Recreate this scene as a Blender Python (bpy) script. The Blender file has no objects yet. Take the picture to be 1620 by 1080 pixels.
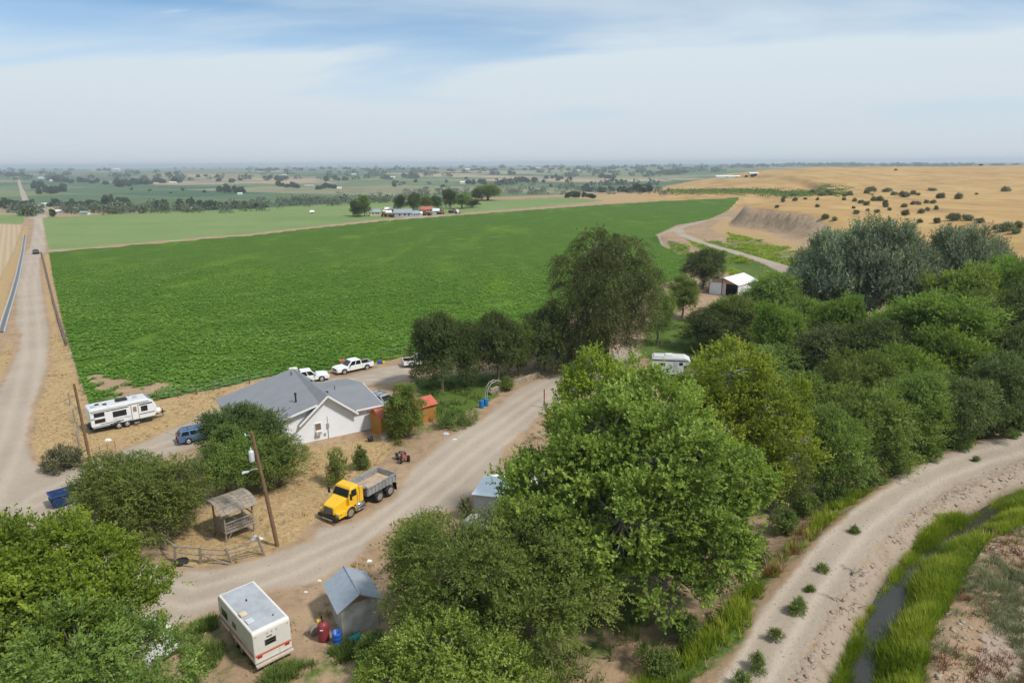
import bpy, math, random, time
import numpy as np
from mathutils import Vector, Matrix, Euler
T0 = time.time()
SC = bpy.context.scene
COL = SC.collection
rad = math.radians

# ------------------------------------------------------------------ camera
FPX, CAM_H, HORIZON, ROLL = 1080.0, 29.0, 260.0, rad(0.4)      # drone camera, sizes in photo pixels
PITCH = math.atan((540 - HORIZON) / FPX)
cr, sr, cp, sp = math.cos(ROLL), math.sin(ROLL), math.cos(PITCH), math.sin(PITCH)
cam_data = bpy.data.cameras.new('camera')
cam = bpy.data.objects.new('camera', cam_data)
COL.objects.link(cam)
SC.camera = cam
cam_data.sensor_width = 36
cam_data.lens = 36 * FPX / 1620
cam_data.clip_start = 0.5
cam_data.clip_end = 60000
right0, up0, fwd = Vector((1, 0, 0)), Vector((0, sp, cp)), Vector((0, cp, -sp))
rgt = right0 * cr - up0 * sr
upv = right0 * sr + up0 * cr
cam.matrix_world = Matrix.Translation((0, 0, CAM_H)) @ Matrix((rgt, upv, -fwd)).transposed().to_4x4()

# ------------------------------------------------------------------ sky, sun, exposure
SUN_DIR = Vector((0.80, -0.42, 0.0)).normalized()               # towards the sun, on the ground
SUN_EL = rad(52)
world = bpy.data.worlds.new('World')
SC.world = world
world.use_nodes = True
wn, wl = world.node_tree.nodes, world.node_tree.links
wn.clear()
w_out = wn.new('ShaderNodeOutputWorld')
w_bg = wn.new('ShaderNodeBackground')
w_bg.inputs['Strength'].default_value = 0.125
sky = wn.new('ShaderNodeTexSky')
sky.sky_type = 'NISHITA'
sky.sun_disc = False
sky.sun_elevation = SUN_EL
sky.sun_rotation = math.atan2(SUN_DIR.x, SUN_DIR.y)
sky.altitude = 800
sky.air_density = 0.75
sky.dust_density = 0.6
sky.ozone_density = 2.0
geo = wn.new('ShaderNodeTexCoord')
def wmath(op, a, b=None, clamp=False):
    n = wn.new('ShaderNodeMath'); n.operation = op; n.use_clamp = clamp
    for k, v in enumerate((a, b)):
        if v is None: continue
        if isinstance(v, (int, float)): n.inputs[k].default_value = v
        else: wl.new(v, n.inputs[k])
    return n.outputs[0]
sep = wn.new('ShaderNodeSeparateXYZ'); wl.new(geo.outputs['Generated'], sep.inputs[0])
zc = wmath('MAXIMUM', sep.outputs['Z'], 0.0)
den = wmath('ADD', zc, 0.16)
comb = wn.new('ShaderNodeCombineXYZ')                           # project the direction onto a flat cloud layer
wl.new(wmath('DIVIDE', sep.outputs['X'], den), comb.inputs[0])
wl.new(wmath('DIVIDE', sep.outputs['Y'], den), comb.inputs[1])
def wnoise(scale, detail, rough, sx, sy, rot, off, dist=0.0):
    mp = wn.new('ShaderNodeMapping')
    mp.inputs['Scale'].default_value = (sx, sy, 1)
    mp.inputs['Rotation'].default_value = (0, 0, rot)
    mp.inputs['Location'].default_value = off
    wl.new(comb.outputs[0], mp.inputs[0])
    nz = wn.new('ShaderNodeTexNoise')
    nz.inputs['Scale'].default_value = scale; nz.inputs['Detail'].default_value = detail
    nz.inputs['Roughness'].default_value = rough; nz.inputs['Distortion'].default_value = dist
    wl.new(mp.outputs[0], nz.inputs['Vector'])
    return nz.outputs['Fac']
def wramp(fac, stops):
    r = wn.new('ShaderNodeValToRGB')
    while len(r.color_ramp.elements) > 1: r.color_ramp.elements.remove(r.color_ramp.elements[-1])
    r.color_ramp.interpolation = 'EASE'
    for k, (p, v) in enumerate(stops):
        e = r.color_ramp.elements[0] if k == 0 else r.color_ramp.elements.new(p)
        e.position = p; e.color = (v, v, v, 1)
    wl.new(fac, r.inputs[0])
    return r.outputs[0]
SKY_OFF = (3.1, 0.4, 0)
veil = wramp(wnoise(0.55, 5, 0.5, 0.8, 1.5, 0.25, SKY_OFF, 0.6), [(0.36, 0.0), (0.62, 1.0)])
wisps = wramp(wnoise(2.2, 9, 0.62, 0.6, 2.2, 0.5, (0.7, 1.9, 0), 1.0), [(0.57, 0.0), (0.72, 0.6)])
low = wramp(zc, [(0.0, 1.0), (0.08, 0.90), (0.12, 0.62), (0.16, 0.30), (0.20, 0.05), (0.34, 0.22), (0.6, 0.34), (1.0, 0.38)])   # haze and cloud thicken to the horizon; unseen overhead cover added for ambient light
cover = wmath('MAXIMUM', wmath('MULTIPLY', wmath('ADD', wmath('MULTIPLY', veil, 0.75), low), 0.90, True), wisps, True)
hz = wn.new('ShaderNodeMixRGB'); hz.inputs[1].default_value = (3.95, 4.30, 4.65, 1); hz.inputs[2].default_value = (4.25, 4.85, 5.25, 1)
wl.new(wramp(zc, [(0.0, 0.0), (0.16, 0.9), (1.0, 1.0)]), hz.inputs[0])
mixc = wn.new('ShaderNodeMixRGB')
tone = wn.new('ShaderNodeMixRGB'); tone.blend_type = 'MULTIPLY'; tone.inputs[0].default_value = 1; tone.inputs[2].default_value = (0.66, 0.84, 0.86, 1)
wl.new(sky.outputs[0], tone.inputs[1])
wl.new(cover, mixc.inputs[0]); wl.new(tone.outputs[0], mixc.inputs[1]); wl.new(hz.outputs[0], mixc.inputs[2])
wl.new(mixc.outputs[0], w_bg.inputs['Color'])
wl.new(w_bg.outputs[0], w_out.inputs['Surface'])

sun_data = bpy.data.lights.new('sun', 'SUN')
sun_data.energy = 2.85
sun_data.angle = rad(6)
sun_data.color = (1.0, 0.955, 0.90)
sun = bpy.data.objects.new('sun', sun_data)
COL.objects.link(sun)
sdir = Vector((SUN_DIR.x * math.cos(SUN_EL), SUN_DIR.y * math.cos(SUN_EL), math.sin(SUN_EL)))
sun.rotation_euler = sdir.to_track_quat('Z', 'Y').to_euler()
sun.location = (0, 0, 200)
SC.view_settings.view_transform = 'Standard'
SC.view_settings.look = 'None'
SC.view_settings.gamma = 1
SC.view_settings.use_curve_mapping = False
SC.view_settings.exposure = 0.4
SC.render.engine = 'CYCLES'
cy = SC.cycles
cy.max_bounces = 6; cy.diffuse_bounces = 3; cy.glossy_bounces = 2; cy.transmission_bounces = 4
cy.transparent_max_bounces = 8; cy.volume_bounces = 0
cy.use_denoising = True

# ------------------------------------------------------------------ terrain
def ray(u, v):
    x = (u - 810) / FPX; y = (540 - v) / FPX
    x, y = x * cr + y * sr, -x * sr + y * cr
    return np.array((x, cp + y * sp, -sp + y * cp))
def flat(u, v, z=0.0):
    d = ray(u, v); t = (z - CAM_H) / d[2]
    return (d[0] * t, d[1] * t)
def sstep(a, b, x):
    t = np.clip((x - a) / (b - a), 0, 1)
    return t * t * (3 - 2 * t)
def seg_dist(px_, py_, pts, closed=False):
    """distance to a polyline, and the cross product sign (positive = right of the line)"""
    best = np.full(px_.shape, 1e18); sgn = np.zeros(px_.shape); rng_ = len(pts) if closed else len(pts) - 1
    along = np.zeros(px_.shape); acc = 0.0
    for i in range(rng_):
        ax, ay = pts[i]; bx_, by_ = pts[(i + 1) % len(pts)]
        dx, dy = bx_ - ax, by_ - ay; L2 = dx * dx + dy * dy
        t = np.clip(((px_ - ax) * dx + (py_ - ay) * dy) / L2, 0, 1)
        ex, ey = px_ - (ax + t * dx), py_ - (ay + t * dy)
        d2 = ex * ex + ey * ey
        m = d2 < best
        best = np.where(m, d2, best)
        sgn = np.where(m, np.sign(dy * ex - dx * ey), sgn)
        along = np.where(m, acc + t * math.sqrt(L2), along); acc += math.sqrt(L2)
    return np.sqrt(best), sgn, along
def poly_sd(px_, py_, pts):
    """signed distance to a polygon, negative inside"""
    d, _, _ = seg_dist(px_, py_, pts, True)
    inside = np.zeros(px_.shape, bool); n = len(pts)
    for i in range(n):
        ax, ay = pts[i]; bx_, by_ = pts[(i + 1) % n]
        if ay == by_: continue
        c = ((ay > py_) != (by_ > py_)) & (px_ < (bx_ - ax) * (py_ - ay) / (by_ - ay) + ax)
        inside ^= c
    return np.where(inside, -d, d)

_rng = np.random.default_rng(7)
_lat = _rng.random((64, 64))
def vnoise(x, y, s):
    x = x / s; y = y / s
    xi = np.floor(x).astype(int); yi = np.floor(y).astype(int); fx = x - xi; fy = y - yi
    fx = fx * fx * (3 - 2 * fx); fy = fy * fy * (3 - 2 * fy)
    g = lambda a, b: _lat[a % 64, b % 64]
    return (g(xi, yi) * (1 - fx) + g(xi + 1, yi) * fx) * (1 - fy) + (g(xi, yi + 1) * (1 - fx) + g(xi + 1, yi + 1) * fx) * fy

ZR = 1.5                                                         # level of the canal road
P15 = lambda pts, z=ZR: [flat(u, v, z) for u, v in pts]
P0 = lambda pts: [flat(u, v, 0) for u, v in pts]
canal_edge = [(2.0, -60), (4.5, 0), (9.0, 20)] + P15([(1130, 1080), (1205, 960), (1300, 850), (1400, 770), (1500, 715), (1640, 672)]) + \
             [(70, 74), (92, 100), (88, 150), (72, 195), (60, 235), (58, 270), (72, 305), (100, 345), (150, 430), (190, 580), (260, 900)]
cliff_line = [(60, -80), (75, 20), (110, 80), (121, 120), (119, 160), (112, 205), (105, 250), (93, 290), (104, 322), (150, 385), (215, 470), (260, 620), (300, 900)]
water_poly = P15([(1316, 1200), (1333, 1085), (1351, 1050), (1368, 1013), (1385, 975), (1402, 939), (1425, 905), (1447, 884), (1474, 862), (1530, 826), (1600, 786), (1680, 762),
                  (1684, 772), (1606, 797), (1538, 838), (1492, 870), (1476, 888), (1460, 908), (1440, 941), (1418, 975), (1400, 1013), (1392, 1050), (1384, 1085), (1372, 1200)], 0.55)
def hgt(x, y):
    x = np.asarray(x, float); y = np.asarray(y, float)
    shp = np.broadcast(x, y).shape
    x = np.broadcast_to(x, shp).ravel(); y = np.broadcast_to(y, shp).ravel()
    d, s, _ = seg_dist(x, y, canal_edge)
    sd = d * s
    w = 4.5 + 1.5 * (vnoise(x, y, 9) - .5)
    near = sstep(700, 300, y)
    h = ZR * sstep(-w, 0.3, sd) * near
    h = h + near * np.where(sd < -0.5, 0.30 * (vnoise(x, y, 6) - .5) + 0.10 * (vnoise(x, y, 1.7) - .5), 0.04 * (vnoise(x, y, 2) - .5))
    wsd = poly_sd(x, y, water_poly)                              # the cut of the canal
    h = h - 1.75 * sstep(1.9, -0.7, wsd) + 0.35 * sstep(1.5, 3.2, wsd) * sstep(7, 3.5, wsd) * (sd > 7)
    dc, scl, _ = seg_dist(x, y, cliff_line)
    D = dc * scl
    rough = 2.2 * (vnoise(x, y, 11) - .5) + 1.2 * (vnoise(x, y, 3.5) - .5)
    hf = sstep(760, 380, y)
    wide = 26 * sstep(262, 215, y)
    foot = 1.6 * sstep(-26, -3, D) * hf
    h = h + foot + (7.4 * sstep(-1.0 + rough - wide * .6, 6.5 + rough + wide, D) + 0.012 * np.clip(D, 0, 200)) * (0.35 + .65 * hf)
    h = h + np.where(D > 0, 2.6 * (vnoise(x, y, 70) - .5) * sstep(0, 40, D), 0)
    q = np.where(y > 1, x / np.maximum(y, 1), 9)
    h2 = 17.5 * sstep(430, 800, y) * sstep(0.17, 0.46, q) * sstep(1700, 1100, y)
    h = h + h2 + 2.0 * (vnoise(x, y, 160) - .5) * sstep(430, 700, y) * sstep(.2, .4, q)
    edge = np.interp(q, [-.8, -.4, -.1, .1, .2, .3, .5, .9], [425, 470, 600, 690, 780, 1150, 1300, 1300])
    val = sstep(0, 190, y - edge)
    r = np.hypot(x, y)
    h = h - 20 * val + val * (3.5 * (vnoise(x, y, 420) - .5)) + val * 22 * sstep(2100, 5200, r) * (0.75 + .5 * vnoise(x, y, 2600))
    return h.reshape(shp)
def at(u, v, dz=0.0):
    """first point of the ground seen through a photo pixel"""
    d = ray(u, v)
    t = np.geomspace(15, 30000, 500)
    zz = CAM_H + d[2] * t - hgt(d[0] * t, d[1] * t) - dz
    k = np.where(zz < 0)[0]
    if len(k) == 0: k = [len(t) - 1]
    a, b = t[max(k[0] - 1, 0)], t[k[0]]
    for _ in range(2):
        t = np.linspace(a, b, 33)
        k = np.where(CAM_H + d[2] * t - hgt(d[0] * t, d[1] * t) - dz < 0)[0]
        k = k[0] if len(k) and k[0] > 0 else len(t) - 1
        a, b = t[k - 1], t[k]
    return (d[0] * b, d[1] * b, float(hgt(d[0] * b, d[1] * b)))
def gz(x, y): return float(hgt(x, y))
# ------------------------------------------------------------------ helpers: tags, meshes, materials
def tag(o, label=None, cat=None, group=None, kind=None):
    if label: o['label'] = label
    if cat: o['category'] = cat
    if group: o['group'] = group
    if kind: o['kind'] = kind
    return o
def empty(name, loc, rz=0.0, label=None, cat=None, group=None, scale=None, tilt=None):
    o = bpy.data.objects.new(name, None)
    COL.objects.link(o)
    o.empty_display_size = 0.5
    o.location = loc; o.rotation_euler = (tilt[0] if tilt else 0, tilt[1] if tilt else 0, rz)
    if scale: o.scale = scale if hasattr(scale, '__len__') else (scale,) * 3
    return tag(o, label, cat, group)
def copy_tree(o, parent=None):
    c = o.copy(); COL.objects.link(c)
    if parent: c.parent = parent
    for ch in list(o.children): copy_tree(ch, c)
    return c

class NB:
    """small node-tree writer"""
    def __init__(s, name):
        s.m = bpy.data.materials.new(name); s.m.use_nodes = True
        s.n = s.m.node_tree.nodes; s.l = s.m.node_tree.links; s.n.clear()
        s.out = s.n.new('ShaderNodeOutputMaterial')
    def put(s, sock, v):
        if v is None: return
        if hasattr(v, 'links') or isinstance(v, bpy.types.NodeSocket): s.l.new(v, sock)
        elif isinstance(v, (tuple, list)) and len(v) == 3 and sock.type == 'RGBA': sock.default_value = (*v, 1)
        else: sock.default_value = v
    def math(s, op, a, b=None, c=None, clamp=False):
        n = s.n.new('ShaderNodeMath'); n.operation = op; n.use_clamp = clamp
        for k, v in enumerate((a, b, c)): s.put(n.inputs[k], v)
        return n.outputs[0]
    def mix(s, f, a, b, mode='MIX'):
        n = s.n.new('ShaderNodeMixRGB'); n.blend_type = mode
        s.put(n.inputs[0], f); s.put(n.inputs[1], a); s.put(n.inputs[2], b)
        return n.outputs[0]
    def pos(s): return s.n.new('ShaderNodeNewGeometry').outputs['Position']
    def obj(s): return s.n.new('ShaderNodeTexCoord').outputs['Object']
    def mapping(s, vec, scale=(1, 1, 1), rot=(0, 0, 0), loc=(0, 0, 0)):
        n = s.n.new('ShaderNodeMapping'); s.l.new(vec, n.inputs[0])
        n.inputs['Scale'].default_value = scale; n.inputs['Rotation'].default_value = rot; n.inputs['Location'].default_value = loc
        return n.outputs[0]
    def noise(s, vec, scale, detail=3, rough=0.55, dist=0.0, color=False):
        n = s.n.new('ShaderNodeTexNoise'); s.l.new(vec, n.inputs['Vector'])
        n.inputs['Scale'].default_value = scale; n.inputs['Detail'].default_value = detail
        n.inputs['Roughness'].default_value = rough; n.inputs['Distortion'].default_value = dist
        return n.outputs['Color' if color else 'Fac']
    def voro(s, vec, scale, out='Distance', feature='F1', metric='EUCLIDEAN'):
        n = s.n.new('ShaderNodeTexVoronoi'); n.feature = feature; n.distance = metric
        s.l.new(vec, n.inputs['Vector']); n.inputs['Scale'].default_value = scale
        return n.outputs[out]
    def attr(s, name, out='Color'):
        n = s.n.new('ShaderNodeAttribute'); n.attribute_name = name
        return n.outputs[out]
    def sepc(s, c):
        n = s.n.new('ShaderNodeSeparateColor'); s.l.new(c, n.inputs[0]); return n.outputs
    def step(s, x, a, b):
        n = s.n.new('ShaderNodeMapRange'); n.interpolation_type = 'SMOOTHSTEP'
        s.put(n.inputs['Value'], x); n.inputs['From Min'].default_value = a; n.inputs['From Max'].default_value = b
        return n.outputs[0]
    def ramp(s, f, stops):
        r = s.n.new('ShaderNodeValToRGB'); s.l.new(f, r.inputs[0])
        while len(r.color_ramp.elements) > 1: r.color_ramp.elements.remove(r.color_ramp.elements[-1])
        for k, (p, c) in enumerate(stops):
            e = r.color_ramp.elements[0] if k == 0 else r.color_ramp.elements.new(p)
            e.position = p; e.color = (*c, 1)
        return r.outputs[0]
    def bump(s, h, strength=0.4, dist=0.05):
        n = s.n.new('ShaderNodeBump'); s.l.new(h, n.inputs['Height'])
        n.inputs['Strength'].default_value = strength; n.inputs['Distance'].default_value = dist
        return n.outputs[0]
    def principled(s, col, rough=0.8, metal=0.0, normal=None, spec=None, alpha=None, coat=None):
        p = s.n.new('ShaderNodeBsdfPrincipled')
        s.put(p.inputs['Base Color'], col); s.put(p.inputs['Roughness'], rough); s.put(p.inputs['Metallic'], metal)
        if normal is not None: s.l.new(normal, p.inputs['Normal'])
        if spec is not None: p.inputs['Specular IOR Level'].default_value = spec
        if coat is not None: p.inputs['Coat Weight'].default_value = coat
        return p.outputs[0]
    def done(s, shader):
        s.l.new(shader, s.out.inputs['Surface']); return s.m

MATS = {}
def solid(name, col, rough=0.6, metal=0.0, wear=0.18, scale=2.5, dust=0.12, bump=0.0, spec=0.35, coat=None):
    """paint, metal, plastic: base colour broken up by grime and dust"""
    if name in MATS: return MATS[name]
    b = NB(name); o = b.obj()
    n = b.noise(o, scale, 5, 0.62)
    n2 = b.noise(b.mapping(o, (6, 6, 1.2)), scale, 4, 0.6)
    c = b.mix(b.step(n, 0.35, 0.75), col, tuple(v * (1 - wear) for v in col))
    c = b.mix(b.math('MULTIPLY', b.step(n2, 0.5, 0.8), dust), c, (0.36, 0.28, 0.19))
    rg = b.math('ADD', b.math('MULTIPLY', n, 0.22), rough - 0.11, clamp=True)
    nm = b.bump(n2, bump, 0.02) if bump else None
    MATS[name] = b.done(b.principled(c, rg, metal, nm, spec, coat=coat))
    return MATS[name]
def wood(name, c1, c2, rough=0.85, scale=(1, 1, 12)):
    if name in MATS: return MATS[name]
    b = NB(name); o = b.obj()
    n = b.noise(b.mapping(o, scale), 2.0, 5, 0.6, 0.4)
    n2 = b.noise(o, 1.3, 4, 0.6)
    c = b.mix(b.step(n, 0.3, 0.72), c1, c2)
    c = b.mix(b.math('MULTIPLY', b.step(n2, 0.45, 0.75), 0.45), c, tuple(v * .55 for v in c1))
    MATS[name] = b.done(b.principled(c, rough, 0, b.bump(n, .5, .01), .2))
    return MATS[name]

# ------------------------------------------------------------------ ground regions (outlines walked on the real ground)
road_l_poly = P0([(-160, 1000), (-120, 860), (-60, 720), (0, 620), (27, 563), (35, 529), (25, 514), (28, 470), (25, 445), (32, 408), (47, 392), (53, 362), (54, 342), (56, 335),
                  (61, 335), (66, 345), (70, 363), (73, 396), (62, 409), (64, 440), (71, 500), (76.5, 521), (74, 578), (62, 618), (47, 650), (42, 699), (47, 728), (64, 746),
                  (80, 770), (60, 830), (0, 900), (-60, 1020)])
yard_poly = P0([(-150, 1010), (-60, 900), (20, 790), (60, 752), (113, 737), (160, 728), (215, 706), (250, 690), (300, 668), (370, 637), (440, 612), (500, 600), (540, 596), (600, 582), (640, 576), (655, 586),
                (640, 600), (610, 606), (560, 612), (520, 625), (440, 655), (380, 672), (350, 690), (310, 706), (250, 724), (190, 745), (150, 765), (130, 800), (140, 840), (190, 870),
                (270, 900), (320, 906), (420, 884), (490, 858), (505, 838), (560, 828), (622, 792), (650, 745), (700, 700), (760, 664), (826, 612), (880, 590), (925, 566), (990, 548),
                (1015, 560), (960, 600), (885, 640), (845, 665), (800, 705), (780, 745), (745, 785), (705, 805), (640, 822), (600, 845), (560, 885), (500, 918), (430, 930),
                (350, 958), (290, 980), (200, 1003), (60, 1040), (-60, 1075)])
canal_road_poly = P15([(1050, 1260), (1130, 1082), (1182, 1020), (1206, 960), (1252, 902), (1300, 852), (1350, 802), (1400, 772), (1440, 742), (1500, 716), (1560, 696), (1700, 662),
                       (1700, 702), (1553, 750), (1487, 778), (1422, 829), (1374, 884), (1337, 930), (1292, 1005), (1264, 1050), (1242, 1086), (1190, 1260)])
canal_track = P15([(1110, 1240), (1180, 1075), (1217, 1010), (1258, 945), (1302, 885), (1352, 828), (1412, 784), (1480, 747), (1560, 720), (1700, 684)])
rock_poly = P15([(1190, 1260), (1242, 1086), (1264, 1050), (1292, 1005), (1337, 930), (1374, 884), (1422, 829), (1487, 778), (1553, 750), (1700, 702), (1700, 735), (1600, 770), (1545, 800), (1490, 812), (1450, 848), (1420, 884), (1394, 921), (1362, 965), (1342, 1013), (1331, 1050), (1316, 1110), (1290, 1260)])
left_track = P0([(-60, 860), (-10, 760), (22, 690), (40, 620), (52, 560), (50, 500), (46, 450), (55, 410), (62, 370), (62, 340)])
crop_poly = P0([(141, 640), (118, 575), (97, 500), (84, 440), (77, 399), (200, 389), (400, 372), (600, 350), (760, 338), (950, 324), (1050, 318.5), (1170, 317.5),
                (1150, 334), (1120, 348), (1070, 356), (1036, 372), (1046, 388), (1092, 410), (1080, 440), (1040, 452), (1000, 475), (880, 500), (790, 528), (700, 552), (640, 563), (590, 574),
                (520, 585), (450, 592), (400, 603), (330, 618), (250, 633), (180, 644)])
pale_poly = P0([(77, 396), (68, 345), (150, 340), (300, 331), (400, 325), (560, 321), (650, 318), (780, 317), (880, 312), (960, 317), (870, 326), (740, 336), (600, 346.5), (400, 369), (200, 386)])
farmyard_poly = P0([(500, 335), (560, 338), (600, 343), (650, 344.5), (700, 340), (745, 332), (800, 326), (760, 322), (700, 324), (640, 326), (580, 334)])
left_field_poly = P0([(-400, 620), (-60, 500), (0, 440), (22, 395), (34, 360), (36, 356), (-60, 352), (-500, 380)])
left_crop_poly = P0([(-400, 352), (37, 354), (39, 346), (34, 336), (-300, 334)])
far_track = [P15([(1092, 411), (1045, 388), (1036, 374), (1045, 368), (1070, 361), (1110, 353), (1150, 346)]),
             P15([(1250, 425), (1200, 410), (1160, 398), (1110, 384), (1078, 370), (1072, 363), (1090, 355), (1125, 350), (1160, 348)])]
green_polys = [
    (P15([(1314, 1110), (1331, 1050), (1343, 1013), (1360, 968), (1392, 924), (1420, 886), (1450, 850), (1487, 816), (1540, 800), (1600, 772), (1680, 742), (1700, 800), (1560, 860), (1530, 900), (1500, 960), (1470, 1010), (1450, 1110)]), 1.0),
    (P15([(1070, 1110), (1120, 1070), (1178, 1018), (1202, 958), (1246, 902), (1296, 852), (1400, 768), (1500, 714), (1640, 672), (1640, 655), (1500, 690), (1400, 742), (1300, 800), (1250, 850), (1180, 920), (1090, 1000), (1000, 1060), (960, 1120)], 1.0), 0.85),
    (P0([(285, 990), (350, 975), (380, 990), (470, 1020), (510, 1010), (600, 1000), (640, 1080), (600, 1180), (300, 1180)]), 0.42),
    (P0([(650, 600), (700, 592), (800, 590), (790, 625), (745, 650), (690, 662), (668, 650)]), 0.9),
    (P0([(1035, 505), (1120, 500), (1150, 540), (1080, 560), (1030, 575), (1000, 555)]), 0.72),
    (P15([(1098, 378), (1150, 385), (1230, 405), (1250, 440), (1180, 440), (1120, 405), (1085, 380), (1070, 366)]), 0.70),
    (P15([(1150, 372), (1215, 385), (1262, 398), (1290, 430), (1260, 440), (1200, 408), (1150, 392)]), 0.55),
    (P15([(1050, 376), (1080, 385), (1130, 410), (1100, 404), (1060, 390)]), 0.62),
    (P0([(600, 690), (660, 668), (705, 655), (745, 655), (700, 680), (640, 712)]), 0.5),
    (P0([(1010, 590), (1060, 620), (1200, 620), (1280, 560), (1190, 500), (1120, 530)]), 0.6),
    (P0([(700, 900), (900, 700), (1250, 620), (1500, 600), (1480, 700), (1250, 780), (1100, 900), (960, 1080), (700, 1100)]), 0.5),
]
straw_polys = [(P0([(78, 398), (66, 409), (67, 440), (75, 500), (80, 521), (78, 578), (68, 618), (55, 650), (48, 699), (54, 728), (75, 742), (130, 735), (250, 688), (380, 630), (480, 596), (640, 566),
                    (640, 558), (590, 572), (480, 590), (330, 618), (180, 646), (141, 642), (118, 580), (97, 505), (85, 445)]), .86),
               (P0([(470, 712), (600, 682), (640, 690), (600, 740), (560, 780), (500, 830), (470, 860), (410, 885), (280, 900), (260, 860), (330, 800)]), .80),
               (P0([(0, 610), (20, 565), (20, 520), (0, 560), (-60, 640)]), .85),
               (P0([(-60, 500), (0, 440), (22, 395), (36, 358), (46, 358), (40, 400), (18, 450), (5, 520), (-30, 580)]), .8),
               (P15([(1150, 345), (1180, 360), (1230, 380), (1290, 395), (1290, 430), (1230, 402), (1165, 382), (1120, 366)]), .66),
               (P0([(600, 690), (750, 650), (830, 600), (760, 610), (640, 670)]), .65),
               (P0([(960, 322), (1050, 316), (1170, 316), (1190, 310), (1000, 305), (900, 312)]), .9)]

def grid_axes():
    r = [6.0]
    while r[-1] < 15500:
        q = r[-1]
        r.append(q + (max(0.17, min(3.6 * q * q / 31320.0, 0.0165 * q)) if q > 24 else 2.0))
    r = np.array(r)
    A = 43.0
    fine = np.linspace(-A, A, 431)
    coarse = np.concatenate([np.arange(A + 1.5, 360 - A - 1, 6.0)])
    ang = np.radians(np.concatenate([fine, coarse]))
    return r, ang
def build_ground():
    r, ang = grid_axes(); nr, na = len(r), len(ang)
    X = (r[:, None] * np.sin(ang)[None, :]).ravel(); Y = (r[:, None] * np.cos(ang)[None, :]).ravel()
    Z = hgt(X, Y)
    # masks
    def m_poly(poly, w): return np.clip(0.5 - poly_sd(X, Y, poly) / w, 0, 1)
    road = np.maximum.reduce([m_poly(road_l_poly, 3.0), m_poly(yard_poly, 3.5), m_poly(canal_road_poly, 2.2)])
    R_ = np.hypot(X, Y)
    # far straight road
    ux, uy = -0.5765, 0.8171
    px0, py0 = flat(62, 345)
    lat_d = (X - px0) * uy - (Y - py0) * ux; along = (X - px0) * ux + (Y - py0) * uy
    road = np.maximum(road, np.clip(1.3 - np.abs(lat_d) / (5 + R_ * 0.0012), 0, 1) * (along > -5))
    for t in far_track:
        d, _, _ = seg_dist(X, Y, t); road = np.maximum(road, np.clip(1.25 - np.abs(d) / 2.6, 0, 1))
    fb, _, _ = seg_dist(X, Y, P0([(80, 398.5), (200, 387.5), (400, 370.5), (600, 348.5), (760, 337), (950, 323)]))
    road = np.maximum(road, np.clip(0.98 - np.abs(fb) / 3.0, 0, 1) * 0.8)
    road = np.maximum(road, 0.9 * m_poly(farmyard_poly, 8))
    crop = m_poly(crop_poly, 1.2)
    for (u_, v_, r_) in [(180, 605, 1.6), (196, 618, 1.8), (160, 602, 1.2), (228, 622, 1.2), (250, 612, 1.6), (172, 612, 1.4), (188, 606, 1.5), (205, 626, 1.5), (257, 618, 1.2), (150, 596, 1.0)]:
        a_, b_ = flat(u_, v_); crop = np.minimum(crop, np.clip(np.hypot((X - a_) * .8, Y - b_) / r_ - .5, 0, 1))
    pale = m_poly(pale_poly, 4); lcrop = m_poly(left_crop_poly, 6)
    green = np.zeros_like(X)
    for p, s in green_polys: green = np.maximum(green, s * m_poly(p, 3.0))
    straw = np.zeros_like(X)
    for p, s in straw_polys: straw = np.maximum(straw, s * m_poly(p, 2.5))
    dc, scl, _ = seg_dist(X, Y, cliff_line); D = dc * scl
    hill = sstep(0, 6, D + 2 * (vnoise(X, Y, 8) - .5)) * (R_ < 2500)
    hill = np.maximum(hill, sstep(420, 470, Y) * sstep(.17, .23, np.where(Y > 1, X / np.maximum(Y, 1), 9)))
    q = np.where(Y > 1, X / np.maximum(Y, 1), 9)
    edge = np.interp(q, [-.8, -.4, -.1, .1, .2, .3, .5, .9], [425, 470, 600, 690, 780, 1150, 1300, 1300])
    far = sstep(-5, 60, Y - edge) * np.where(Y > 100, 1, 0)
    gstrip, _, _ = seg_dist(X, Y, [at(1060, 301)[:2], at(1130, 300)[:2], at(1220, 303)[:2], at(1310, 306)[:2]])
    green = np.maximum(green, .82 * np.clip(1.2 - gstrip / 14, 0, 1))
    wsd = poly_sd(X, Y, water_poly)
    de, se, _ = seg_dist(X, Y, canal_edge); sde = de * se
    rock = m_poly(rock_poly, 1.6)
    rock = np.maximum(rock, 0.85 * sstep(3.5, 5.5, wsd) * (sde > 8) * (Y < 90) * sstep(26, 18, wsd))
    cliff = np.clip(1.2 - np.abs(D - 3) / 5.0, 0, 1) * (Y < 420) * sstep(225, 255, Y)
    t1, _, _ = seg_dist(X, Y, canal_track); t2, _, _ = seg_dist(X, Y, left_track)
    t3, _, _ = seg_dist(X, Y, P0([(-20, 820), (120, 900), (300, 945), (460, 897), (560, 855), (650, 785), (735, 715), (850, 634), (935, 578)]))
    t4, _, _ = seg_dist(X, Y, P0([(60, 790), (130, 755), (230, 716), (330, 682), (430, 640), (560, 602), (650, 586)]))
    track = np.maximum.reduce([np.exp(-((t1 - 0.95) / 0.38) ** 2), 0.6 * np.exp(-((t2 - 1.0) / 0.5) ** 2), 0.8 * np.exp(-((np.abs(t3 + .4 * vnoise(X, Y, 7)) - 1.0) / 0.4) ** 2), 0.6 * np.exp(-((t3 - 2.6) / 0.35) ** 2), 0.7 * np.exp(-((t4 - 1.0) / 0.4) ** 2)])
    field_l = m_poly(left_field_poly, 3)
    # faces
    i = np.arange(nr - 1)[:, None]; j = np.arange(na)[None, :]; jn = (j + 1) % na
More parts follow.
